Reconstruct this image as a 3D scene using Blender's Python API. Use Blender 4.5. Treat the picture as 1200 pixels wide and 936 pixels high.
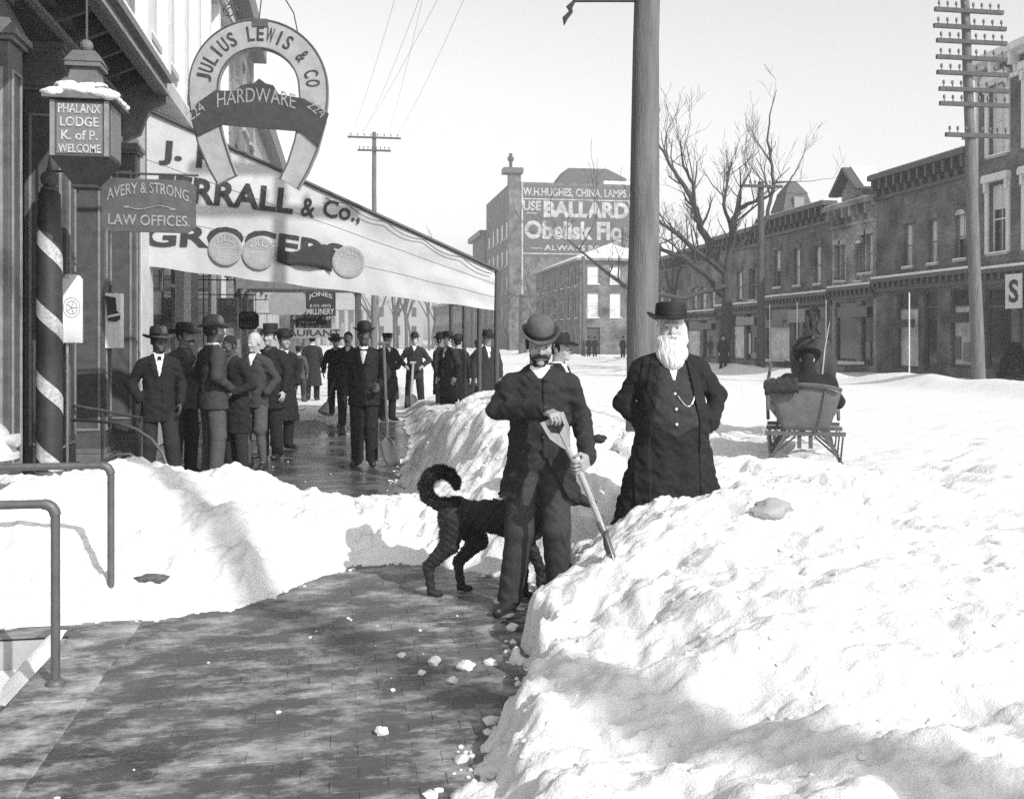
import bpy, bmesh, math, random
import numpy as np
from mathutils import Vector, Matrix
R = math.radians
random.seed(7)
for o in list(bpy.data.objects): bpy.data.objects.remove(o)
SC = bpy.context.scene
COL = SC.collection

# ---------------------------------------------------------------- camera
CAM_H = 1.62                       # eye height above the pavement
YAW = R(9.46)                      # the camera looks a little to the right of the street's axis
SA, CA = math.sin(YAW), math.cos(YAW)
cam_data = bpy.data.cameras.new('camera')
cam = bpy.data.objects.new('camera', cam_data); COL.objects.link(cam)
cam.location = (0, 0, CAM_H); cam.rotation_euler = (R(90), 0, -YAW)
cam_data.sensor_fit = 'HORIZONTAL'; cam_data.sensor_width = 36; cam_data.lens = 36
cam_data.shift_y = -70/1200
cam_data.clip_start = 0.05; cam_data.clip_end = 4000
SC.camera = cam

# ---------------------------------------------------------------- sky, sun, exposure
SUN_AZ = Vector((0.48, -0.87)); SUN_EL = R(36)
SUN_AZ.normalize()
to_sun = Vector((SUN_AZ.x*math.cos(SUN_EL), SUN_AZ.y*math.cos(SUN_EL), math.sin(SUN_EL)))
world = bpy.data.worlds.new('World'); SC.world = world; world.use_nodes = True
wn = world.node_tree; wn.nodes.clear()
sky = wn.nodes.new('ShaderNodeTexSky'); sky.sky_type = 'NISHITA'; sky.sun_disc = False
sky.sun_elevation = SUN_EL; sky.sun_rotation = math.atan2(to_sun.x, to_sun.y)
sky.air_density = 1.0; sky.dust_density = 1.0; sky.ozone_density = 1.0
bw = wn.nodes.new('ShaderNodeSeparateColor')   # the plates of the day saw blue light only: the clear sky comes out pale
bg = wn.nodes.new('ShaderNodeBackground'); bg.inputs['Strength'].default_value = 0.15
wo = wn.nodes.new('ShaderNodeOutputWorld')
wn.links.new(sky.outputs[0], bw.inputs[0]); wn.links.new(bw.outputs['Blue'], bg.inputs['Color']); wn.links.new(bg.outputs[0], wo.inputs['Surface'])
sun_data = bpy.data.lights.new('sun', 'SUN'); sun_data.energy = 3.4; sun_data.angle = R(0.55)
sun = bpy.data.objects.new('sun', sun_data); COL.objects.link(sun)
sun.rotation_euler = to_sun.to_track_quat('Z', 'Y').to_euler()
vs = SC.view_settings
vs.view_transform = 'Standard'; vs.look = 'None'; vs.gamma = 1.0; vs.exposure = 0.45; vs.use_curve_mapping = False
SC.render.engine = 'CYCLES'
SC.cycles.use_denoising = False
SC.cycles.max_bounces = 6; SC.cycles.diffuse_bounces = 3; SC.cycles.glossy_bounces = 2; SC.cycles.transparent_max_bounces = 8

# ---------------------------------------------------------------- surveying helpers
# bearings measured in the photograph (1200 px wide, horizon on row 398) turned into street coordinates:
# X across the street (right), Y along it, Z up; the camera stands over the origin.
def P(px, py, D):
    u = (px-600)/1200
    return Vector((D*(SA+u*CA), D*(CA-u*SA), CAM_H+(398-py)/1200*D))
def G(px, py, z=0.0):
    return P(px, py, (CAM_H-z)*1200/(py-398))
def onX(px, X):                    # depth at which a bearing meets the plane X
    return X/(SA+(px-600)/1200*CA)
def yX(px, X):                     # Y at which a bearing meets the plane X
    u = (px-600)/1200
    return onX(px, X)*(CA-u*SA)
def zA(py, D): return CAM_H+(398-py)/1200*D
def dep(x, y): return x*SA+y*CA

# ---------------------------------------------------------------- materials (all greys: the place as a black and white plate shows it)
MATS = {}
def nd(nt, t, **kw):
    n = nt.nodes.new(t)
    for k, v in kw.items(): setattr(n, k, v)
    return n
def mk(name, c, rough=.75, var=.25, scale=6.0, bump=.15, bscale=60.0, spec=.3, coords='Object', stretch=(1,1,1), metal=0.0, rnd=0.0, detail=5):
    m = bpy.data.materials.new(name); m.use_nodes = True
    nt = m.node_tree; b = nt.nodes['Principled BSDF']
    tc = nd(nt, 'ShaderNodeTexCoord'); mp = nd(nt, 'ShaderNodeMapping'); mp.inputs['Scale'].default_value = stretch
    nt.links.new(tc.outputs[coords], mp.inputs['Vector'])
    n1 = nd(nt, 'ShaderNodeTexNoise'); n1.inputs['Scale'].default_value = scale; n1.inputs['Detail'].default_value = detail; n1.inputs['Roughness'].default_value = .62
    nt.links.new(mp.outputs[0], n1.inputs['Vector'])
    mr = nd(nt, 'ShaderNodeMapRange'); mr.inputs[1].default_value = .25; mr.inputs[2].default_value = .75
    mr.inputs[3].default_value = c*(1-var); mr.inputs[4].default_value = c*(1+var)
    nt.links.new(n1.outputs['Fac'], mr.inputs[0])
    src = mr.outputs[0]
    if rnd:
        oi = nd(nt, 'ShaderNodeObjectInfo'); r2 = nd(nt, 'ShaderNodeMapRange'); r2.inputs[3].default_value = 1-rnd; r2.inputs[4].default_value = 1+rnd
        nt.links.new(oi.outputs['Random'], r2.inputs[0])
        mu = nd(nt, 'ShaderNodeMath', operation='MULTIPLY'); nt.links.new(src, mu.inputs[0]); nt.links.new(r2.outputs[0], mu.inputs[1]); src = mu.outputs[0]
    nt.links.new(src, b.inputs['Base Color'])
    b.inputs['Roughness'].default_value = rough; b.inputs['Metallic'].default_value = metal
    b.inputs['Specular IOR Level'].default_value = spec
    if bump:
        n2 = nd(nt, 'ShaderNodeTexNoise'); n2.inputs['Scale'].default_value = bscale; n2.inputs['Detail'].default_value = 4
        nt.links.new(mp.outputs[0], n2.inputs['Vector'])
        bp = nd(nt, 'ShaderNodeBump'); bp.inputs['Strength'].default_value = bump; bp.inputs['Distance'].default_value = .02
        nt.links.new(n2.outputs['Fac'], bp.inputs['Height']); nt.links.new(bp.outputs[0], b.inputs['Normal'])
    MATS[name] = m
    return m
def mk_brick(name, c, mortar, rough=.85, scale=1.0, wear=.55):
    m = bpy.data.materials.new(name); m.use_nodes = True
    nt = m.node_tree; b = nt.nodes['Principled BSDF']; b.inputs['Roughness'].default_value = rough; b.inputs['Specular IOR Level'].default_value = .2
    g = nd(nt, 'ShaderNodeNewGeometry'); s = nd(nt, 'ShaderNodeSeparateXYZ'); nt.links.new(g.outputs['Position'], s.inputs[0])
    ad = nd(nt, 'ShaderNodeMath', operation='ADD'); nt.links.new(s.outputs[0], ad.inputs[0]); nt.links.new(s.outputs[1], ad.inputs[1])
    cx = nd(nt, 'ShaderNodeCombineXYZ'); nt.links.new(ad.outputs[0], cx.inputs[0]); nt.links.new(s.outputs[2], cx.inputs[1])
    bt = nd(nt, 'ShaderNodeTexBrick'); bt.inputs['Scale'].default_value = scale
    bt.inputs['Brick Width'].default_value = .22; bt.inputs['Row Height'].default_value = .075; bt.inputs['Mortar Size'].default_value = .008
    bt.inputs['Color1'].default_value = (c*.8,)*3+(1,); bt.inputs['Color2'].default_value = (c*1.25,)*3+(1,); bt.inputs['Mortar'].default_value = (mortar,)*3+(1,)
    nt.links.new(cx.outputs[0], bt.inputs['Vector'])
    n1 = nd(nt, 'ShaderNodeTexNoise'); n1.inputs['Scale'].default_value = .9; n1.inputs['Detail'].default_value = 6; nt.links.new(g.outputs['Position'], n1.inputs['Vector'])
    mr = nd(nt, 'ShaderNodeMapRange'); mr.inputs[1].default_value = .3; mr.inputs[2].default_value = .7; mr.inputs[3].default_value = 1-wear; mr.inputs[4].default_value = 1+wear
    nt.links.new(n1.outputs['Fac'], mr.inputs[0])
    mx = nd(nt, 'ShaderNodeMix', data_type='RGBA', blend_type='MULTIPLY'); mx.inputs[0].default_value = 1
    nt.links.new(bt.outputs['Color'], mx.inputs[6]); nt.links.new(mr.outputs[0], mx.inputs[7])
    nt.links.new(mx.outputs[2], b.inputs['Base Color'])
    bp = nd(nt, 'ShaderNodeBump'); bp.inputs['Strength'].default_value = .5; bp.inputs['Distance'].default_value = .01
    nt.links.new(bt.outputs['Fac'], bp.inputs['Height']); bp.invert = True; nt.links.new(bp.outputs[0], b.inputs['Normal'])
    MATS[name] = m
    return m
def mk_snow(name, c=.88, dirt=.12):
    m = bpy.data.materials.new(name); m.use_nodes = True
    nt = m.node_tree; b = nt.nodes['Principled BSDF']; b.inputs['Roughness'].default_value = .6; b.inputs['Specular IOR Level'].default_value = .25
    g = nd(nt, 'ShaderNodeNewGeometry')
    n1 = nd(nt, 'ShaderNodeTexNoise'); n1.inputs['Scale'].default_value = 2.2; n1.inputs['Detail'].default_value = 9; n1.inputs['Roughness'].default_value = .68
    nt.links.new(g.outputs['Position'], n1.inputs['Vector'])
    cr = nd(nt, 'ShaderNodeValToRGB'); cr.color_ramp.elements[0].position = .3; cr.color_ramp.elements[1].position = .5
    lo = c*(1-dirt); cr.color_ramp.elements[0].color = (lo,lo,lo,1); cr.color_ramp.elements[1].color = (c,c,c,1)
    nt.links.new(n1.outputs['Fac'], cr.inputs[0])
    # specks of soot and dug-up dirt
    n3 = nd(nt, 'ShaderNodeTexNoise'); n3.inputs['Scale'].default_value = 26; n3.inputs['Detail'].default_value = 3; nt.links.new(g.outputs['Position'], n3.inputs['Vector'])
    c3 = nd(nt, 'ShaderNodeValToRGB'); c3.color_ramp.elements[0].position = .72; c3.color_ramp.elements[1].position = .8
    c3.color_ramp.elements[0].color = (1,1,1,1); c3.color_ramp.elements[1].color = (.35,.35,.35,1); nt.links.new(n3.outputs['Fac'], c3.inputs[0])
    mx = nd(nt, 'ShaderNodeMix', data_type='RGBA', blend_type='MULTIPLY'); mx.inputs[0].default_value = 1
    nt.links.new(cr.outputs[0], mx.inputs[6]); nt.links.new(c3.outputs[0], mx.inputs[7]); nt.links.new(mx.outputs[2], b.inputs['Base Color'])
    n2 = nd(nt, 'ShaderNodeTexNoise'); n2.inputs['Scale'].default_value = 38; n2.inputs['Detail'].default_value = 6; n2.inputs['Roughness'].default_value = .7; nt.links.new(g.outputs['Position'], n2.inputs['Vector'])
    bp = nd(nt, 'ShaderNodeBump'); bp.inputs['Strength'].default_value = .6; bp.inputs['Distance'].default_value = .03
    nt.links.new(n2.outputs['Fac'], bp.inputs['Height']); nt.links.new(bp.outputs[0], b.inputs['Normal'])
    MATS[name] = m
    return m
def mk_pave(name, c, wet0=.35, frost=.35, frost_scale=(1.6, .9), rnd=.12, frost_c=.62, rough=(.25,.8)):
    """paving: wet dark patches (glossy) and a trodden film of frost and slush lying in streaks"""
    m = bpy.data.materials.new(name); m.use_nodes = True
    nt = m.node_tree; b = nt.nodes['Principled BSDF']; b.inputs['Specular IOR Level'].default_value = .4
    g = nd(nt, 'ShaderNodeNewGeometry')
    oi = nd(nt, 'ShaderNodeObjectInfo'); r2 = nd(nt, 'ShaderNodeMapRange'); r2.inputs[3].default_value = 1-rnd; r2.inputs[4].default_value = 1+rnd
    nt.links.new(oi.outputs['Random'], r2.inputs[0])
    n1 = nd(nt, 'ShaderNodeTexNoise'); n1.inputs['Scale'].default_value = 1.1; n1.inputs['Detail'].default_value = 8; n1.inputs['Roughness'].default_value = .65; nt.links.new(g.outputs['Position'], n1.inputs['Vector'])
    w = nd(nt, 'ShaderNodeMapRange'); w.inputs[1].default_value = .38; w.inputs[2].default_value = .62; nt.links.new(n1.outputs['Fac'], w.inputs[0])
    col = nd(nt, 'ShaderNodeMapRange'); col.inputs[3].default_value = c*(1-wet0); col.inputs[4].default_value = c*(1+wet0); nt.links.new(w.outputs[0], col.inputs[0])
    mu = nd(nt, 'ShaderNodeMath', operation='MULTIPLY'); nt.links.new(col.outputs[0], mu.inputs[0]); nt.links.new(r2.outputs[0], mu.inputs[1])
    mp = nd(nt, 'ShaderNodeMapping'); mp.inputs['Rotation'].default_value = (0,0,R(-20)); mp.inputs['Scale'].default_value = (frost_scale[1], frost_scale[0]*2.4, 1); nt.links.new(g.outputs['Position'], mp.inputs['Vector'])
    n2 = nd(nt, 'ShaderNodeTexNoise'); n2.inputs['Scale'].default_value = 2.6; n2.inputs['Detail'].default_value = 10; n2.inputs['Roughness'].default_value = .72; nt.links.new(mp.outputs[0], n2.inputs['Vector'])
    f = nd(nt, 'ShaderNodeMapRange'); f.inputs[1].default_value = .66-frost*.34; f.inputs[2].default_value = .82-frost*.3; nt.links.new(n2.outputs['Fac'], f.inputs[0]); f.clamp = True
    mx = nd(nt, 'ShaderNodeMix', data_type='RGBA'); nt.links.new(f.outputs[0], mx.inputs[0]); nt.links.new(mu.outputs[0], mx.inputs[6]); mx.inputs[7].default_value = (frost_c,)*3+(1,)
    nt.links.new(mx.outputs[2], b.inputs['Base Color'])
    ro = nd(nt, 'ShaderNodeMapRange'); ro.inputs[3].default_value = rough[0]; ro.inputs[4].default_value = rough[1]; nt.links.new(w.outputs[0], ro.inputs[0])
    ad = nd(nt, 'ShaderNodeMath', operation='MAXIMUM'); nt.links.new(ro.outputs[0], ad.inputs[0]); nt.links.new(f.outputs[0], ad.inputs[1]); nt.links.new(ad.outputs[0], b.inputs['Roughness'])
    n4 = nd(nt, 'ShaderNodeTexNoise'); n4.inputs['Scale'].default_value = 30; n4.inputs['Detail'].default_value = 6; nt.links.new(g.outputs['Position'], n4.inputs['Vector'])
    bp = nd(nt, 'ShaderNodeBump'); bp.inputs['Strength'].default_value = .3; bp.inputs['Distance'].default_value = .01
    nt.links.new(n4.outputs['Fac'], bp.inputs['Height']); nt.links.new(bp.outputs[0], b.inputs['Normal'])
    MATS[name] = m
    return m

mk_snow('snow', .8, .10); mk_snow('snow_dirty', .8, .35)
mk_pave('paving', .075, .55, .55, (.75,1.15), .03, .36); mk_pave('slab', .085, .45, .66, (.75,1.2), .05, .42); mk_pave('walk', .075, .5, .30, (2.2,.5), 0, .7, (.06,.4))
mk('paint_dark', .075, .5, .35, 9, .2, 50, .4); mk('paint_mid', .13, .5, .3, 7, .2, 50, .4); mk('paint_trim', .22, .55, .3, 9, .15, 40)
mk('paint_light', .62, .6, .15, 5, .1, 40); mk('paint_white', .78, .6, .12, 6, .1, 60); mk('soffit', .045, .8, .3, 5)
mk('stone_light', .4, .8, .18, 2.2, .2, 25); mk('stone_grey', .36, .85, .2, 2.5, .2, 25)
mk_brick('brick_dark', .115, .17); mk_brick('brick_mid', .16, .21); mk_brick('brick_light', .25, .28); mk_brick('brick_far', .12, .15)
mk('glass', .035, .08, .3, 2, 0, 1, .6); mk('glass_pale', .55, .15, .5, 1.3, 0, 1, .5); mk('blind', .62, .7, .1, 5, .1, 30)
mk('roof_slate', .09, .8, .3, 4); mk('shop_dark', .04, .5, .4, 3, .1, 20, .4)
mk('iron', .05, .45, .3, 18, .15, 90, .5); mk('iron_light', .5, .4, .2, 12, .1, 80, .5); mk('iron_grey', .09, .45, .25, 15, .1, 80, .5)
mk('wood_pole', .13, .85, .35, 5, .5, 26, .2, stretch=(3,3,.35)); mk('wood_pole_dark', .08, .85, .35, 5, .5, 26, .2, stretch=(3,3,.35))
mk('wood_tool', .3, .6, .2, 14, .2, 50, stretch=(1,1,.3)); mk('wood_dark', .1, .7, .3, 9, .2, 50)
mk('bark', .07, .95, .35, 9, .6, 40, .1, stretch=(2,2,.6)); mk('bark_far', .1, .95, .2, 5, 0)
mk('canvas', .5, .9, .22, 1.1, .25, 9, .1, detail=9); mk('canvas_roof', .4, .9, .12, 1.6, .25, 9, .1)
mk('sign_black', .035, .55, .35, 12, .1, 60, .4); mk('sign_dark', .07, .55, .3, 12, .1, 60, .4); mk('sign_grey', .3, .6, .2, 9, .12, 60); mk('sign_mid', .17, .6, .2, 9, .12, 60)
mk('letter_dark', .045, .8, .6, 26, 0); mk('letter_light', .42, .7, .5, 30, 0); mk('letter_gold', .24, .5, .5, 30, 0); mk('letter_faded', .4, .85, .5, 1.2, 0)
mk('cloth_black', .02, .9, .35, 40, .3, 220, .15); mk('cloth_dark', .03, .9, .3, 40, .35, 220, .15); mk('cloth_mid', .05, .9, .3, 40, .4, 200, .15); mk('cloth_grey', .085, .9, .3, 40, .4, 200, .15)
mk('cloth_vest', .04, .9, .3, 50, .4, 240, .15); mk('felt', .018, .7, .3, 30, .15, 200, .25); mk('felt_grey', .05, .75, .3, 30, .15, 200, .25); mk('felt_brown', .09, .75, .3, 30, .15, 200, .25)
mk('skin', .38, .55, .14, 14, .12, 160, .35); mk('skin_shade', .28, .55, .14, 14, .12, 160, .35); mk('skin_dark', .07, .5, .2, 14, .12, 160, .4)
mk('linen', .8, .85, .06, 20, .15, 120, .1); mk('beard_white', .72, .9, .2, 30, .6, 120, .1, stretch=(4,4,.5)); mk('hair_dark', .022, .7, .3, 40, .5, 160, .2, stretch=(3,3,.6)); mk('hair_fair', .45, .8, .2, 30, .5, 150, .2)
mk('leather', .022, .4, .35, 25, .2, 120, .5); mk('fur_black', .02, .55, .6, 22, .5, 120, .35); mk('fur_grey', .05, .8, .4, 25, .5, 140, .2); mk('fur_brown', .035, .7, .35, 12, .3, 140, .3)
mk('sleigh_paint', .11, .5, .25, 8, .1, 60, .4); mk('blade', .2, .4, .4, 14, .15, 60, .5, metal=.6); mk('straw', .4, .8, .3, 40, .3, 90); mk('chain', .6, .3, .1, 20, 0, 1, .6, metal=.7); mk('eye_white', .3, .2, .05, 3, 0); mk('shrub', .02, .9, .4, 8, 0)
# ---------------------------------------------------------------- object helpers
WO = {}                            # world position of each parent's origin, so that parts are modelled in street coordinates
def put(name, me, mat, parent=None, smooth=False, local=False):
    o = bpy.data.objects.new(name, me); COL.objects.link(o)
    if mat is not None and not me.materials: me.materials.append(MATS[mat] if isinstance(mat, str) else mat)
    if smooth: me.polygons.foreach_set('use_smooth', [True]*len(me.polygons))
    if parent is not None:
        o.parent = parent
        if not local: o.location = -WO.get(parent.name, Vector((0,0,0)))
    WO[o.name] = Vector((0,0,0))
    return o
def mesh_np(name, V, F):
    me = bpy.data.meshes.new(name)
    V = np.asarray(V, dtype=np.float32); F = np.asarray(F, dtype=np.int32)
    me.vertices.add(len(V)); me.vertices.foreach_set('co', V.ravel())
    n = F.shape[1]
    me.loops.add(F.size); me.loops.foreach_set('vertex_index', F.ravel())
    me.polygons.add(len(F)); me.polygons.foreach_set('loop_start', np.arange(0, F.size, n, dtype=np.int32))
    me.polygons.foreach_set('loop_total', np.full(len(F), n, dtype=np.int32))
    me.update(calc_edges=True); me.validate()
    return me
def tag(o, label, cat, group=None, kind=None):
    if label: o['label'] = label
    if cat: o['category'] = cat
    if group: o['group'] = group
    if kind: o['kind'] = kind
    return o
def thing(name, label, cat, loc=(0,0,0), rotz=0.0, group=None):
    o = bpy.data.objects.new(name, None); COL.objects.link(o); o.empty_display_size = .2
    o.location = loc; o.rotation_euler = (0,0,rotz); tag(o, label, cat, group)
    WO[o.name] = Vector(loc)
    return o
def structure(name, me, mat, smooth=False):
    o = put(name, me, mat, None, smooth); o['kind'] = 'structure'; return o
def copy_tree(o, parent=None):
    c = o.copy(); COL.objects.link(c)
    if parent is not None: c.parent = parent
    WO[c.name] = Vector(c.location) if parent is None else Vector((0,0,0))
    for ch in o.children: copy_tree(ch, c)
    return c
class MB:
    def __init__(s): s.v = []; s.f = []
    def add(s, vs, fs):
        n = len(s.v); s.v += [tuple(v) for v in vs]; s.f += [tuple(i+n for i in f) for f in fs]; return s
    def box(s, x0, x1, y0, y1, z0, z1):
        return s.add([(x0,y0,z0),(x1,y0,z0),(x1,y1,z0),(x0,y1,z0),(x0,y0,z1),(x1,y0,z1),(x1,y1,z1),(x0,y1,z1)],
                     [(3,2,1,0),(4,5,6,7),(0,1,5,4),(1,2,6,5),(2,3,7,6),(3,0,4,7)])
    def taper(s, c0, h0, c1, h1):      # frustum between two horizontal rectangles (centre, half sizes)
        v = []
        for c, h in ((c0,h0),(c1,h1)):
            for sx, sy in ((-1,-1),(1,-1),(1,1),(-1,1)): v.append((c[0]+sx*h[0], c[1]+sy*h[1], c[2]))
        return s.add(v, [(3,2,1,0),(4,5,6,7),(0,1,5,4),(1,2,6,5),(2,3,7,6),(3,0,4,7)])
    def bar(s, a, b, w, h=None, up=(0,0,1)):
        a, b = Vector(a), Vector(b); d = (b-a).normalized(); h = w if h is None else h
        u = Vector(up)
        if abs(d.dot(u)) > .98: u = Vector((0,1,0))
        x = d.cross(u).normalized(); y = x.cross(d)
        v = [p+x*sx*w/2+y*sy*h/2 for p in (a,b) for sx, sy in ((-1,-1),(1,-1),(1,1),(-1,1))]
        return s.add(v, [(3,2,1,0),(4,5,6,7),(0,1,5,4),(1,2,6,5),(2,3,7,6),(3,0,4,7)])
    def tube(s, pts, rad, n=8, cap=True):
        pts = [Vector(p) for p in pts]
        rad = [rad]*len(pts) if isinstance(rad, (int, float)) else list(rad)
        ref = None; base = len(s.v); vs = []
        for i, p in enumerate(pts):
            d = (pts[min(i+1, len(pts)-1)]-pts[max(i-1, 0)])
            d = d.normalized() if d.length > 1e-9 else Vector((0,0,1))
            if ref is None: ref = d.orthogonal().normalized()
            ref = (ref-d*ref.dot(d)); ref = ref.normalized() if ref.length > 1e-6 else d.orthogonal().normalized()
            q = d.cross(ref)
            for k in range(n):
                a = 2*math.pi*k/n; vs.append(p+(ref*math.cos(a)+q*math.sin(a))*rad[i])
        fs = [(i*n+k, i*n+(k+1) % n, (i+1)*n+(k+1) % n, (i+1)*n+k) for i in range(len(pts)-1) for k in range(n)]
        if cap: fs += [tuple(range(n-1, -1, -1)), tuple((len(pts)-1)*n+k for k in range(n))]
        return s.add(vs, fs)
    def lathe(s, prof, c=(0,0,0), n=20, sx=1, sy=1, M=None):
        vs = []
        for r, z in prof:
            for k in range(n):
                a = 2*math.pi*k/n; p = Vector((r*math.cos(a)*sx, r*math.sin(a)*sy, z))
                if M is not None: p = M @ p
                vs.append(p+Vector(c))
        fs = [(i*n+k, i*n+(k+1) % n, (i+1)*n+(k+1) % n, (i+1)*n+k) for i in range(len(prof)-1) for k in range(n)]
        fs += [tuple(range(n-1, -1, -1)), tuple((len(prof)-1)*n+k for k in range(n))]
        return s.add(vs, fs)
    def prism(s, poly, o, u, v, w):    # polygon in the (u,v) plane at o, extruded along w
        o, u, v, w = Vector(o), Vector(u), Vector(v), Vector(w); n = len(poly)
        a = [o+u*p[0]+v*p[1] for p in poly]; b = [p+w for p in a]
        return s.add(a+b, [tuple(range(n))]+[tuple(range(2*n-1, n-1, -1))]+[(i, n+i, n+(i+1) % n, (i+1) % n) for i in range(n)])
    def ball(s, c, r, n=10):
        r = (r,r,r) if isinstance(r, (int,float)) else r
        prof = [(max(math.sin(math.pi*i/n), .02), -math.cos(math.pi*i/n)) for i in range(n+1)]
        c = Vector(c)
        return s.lathe(prof, c, n+2, M=Matrix.Diagonal(Vector(r)))
    def build(s, name, mat, parent=None, smooth=False, local=False, bevel=0.0):
        me = bpy.data.meshes.new(name); me.from_pydata(s.v, [], s.f); me.validate()
        bm = bmesh.new(); bm.from_mesh(me); bmesh.ops.recalc_face_normals(bm, faces=bm.faces[:])
        if bevel: bmesh.ops.bevel(bm, geom=bm.edges[:], offset=bevel, segments=1, affect='EDGES', clamp_overlap=True)
        bm.to_mesh(me); bm.free()
        o = put(name, me, mat, parent, smooth, local)
        if smooth: me.set_sharp_from_angle(angle=R(50))
        return o
def B(name, mat, parent, *boxes, bevel=0.0):
    m = MB()
    for b in boxes: m.box(*b)
    return m.build(name, mat, parent, bevel=bevel)

# ---------------------------------------------------------------- lettering (the built-in font, turned into flat raised meshes)
_TXT = {}
def glyphs(body, offset=0.0, extrude=0.01):
    k = (body, offset, extrude)
    if k not in _TXT:
        c = bpy.data.curves.new('t', 'FONT'); c.body = body; c.offset = offset; c.extrude = extrude; c.resolution_u = 3
        o = bpy.data.objects.new('t', c); COL.objects.link(o)
        me = bpy.data.meshes.new_from_object(o)
        V = [v.co.copy() for v in me.vertices]; F = [tuple(p.vertices) for p in me.polygons]
        bpy.data.objects.remove(o); bpy.data.curves.remove(c); bpy.data.meshes.remove(me)
        _TXT[k] = (V, F)
    return _TXT[k]
def lettering(mb, body, o, u, v, w, h, offset=.015, depth=.006, curve=None, caps_h=None):
    """text scaled to w x h, its lower left corner at o, along u, up v; raised along u x v"""
    V, F = glyphs(body, offset)
    x0 = min(p.x for p in V); x1 = max(p.x for p in V); y0 = min(p.y for p in V); y1 = max(p.y for p in V)
    o, u, v = Vector(o), Vector(u).normalized(), Vector(v).normalized(); n = u.cross(v)
    out = []
    for p in V:
        a = (p.x-x0)/(x1-x0); b = (p.y-y0)/(y1-y0)
        dy = curve*4*a*(1-a) if curve else 0
        out.append(o+u*a*w+v*(b*h+dy)+n*(depth if p.z > 0 else -.002))
    mb.add(out, F); return mb

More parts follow.
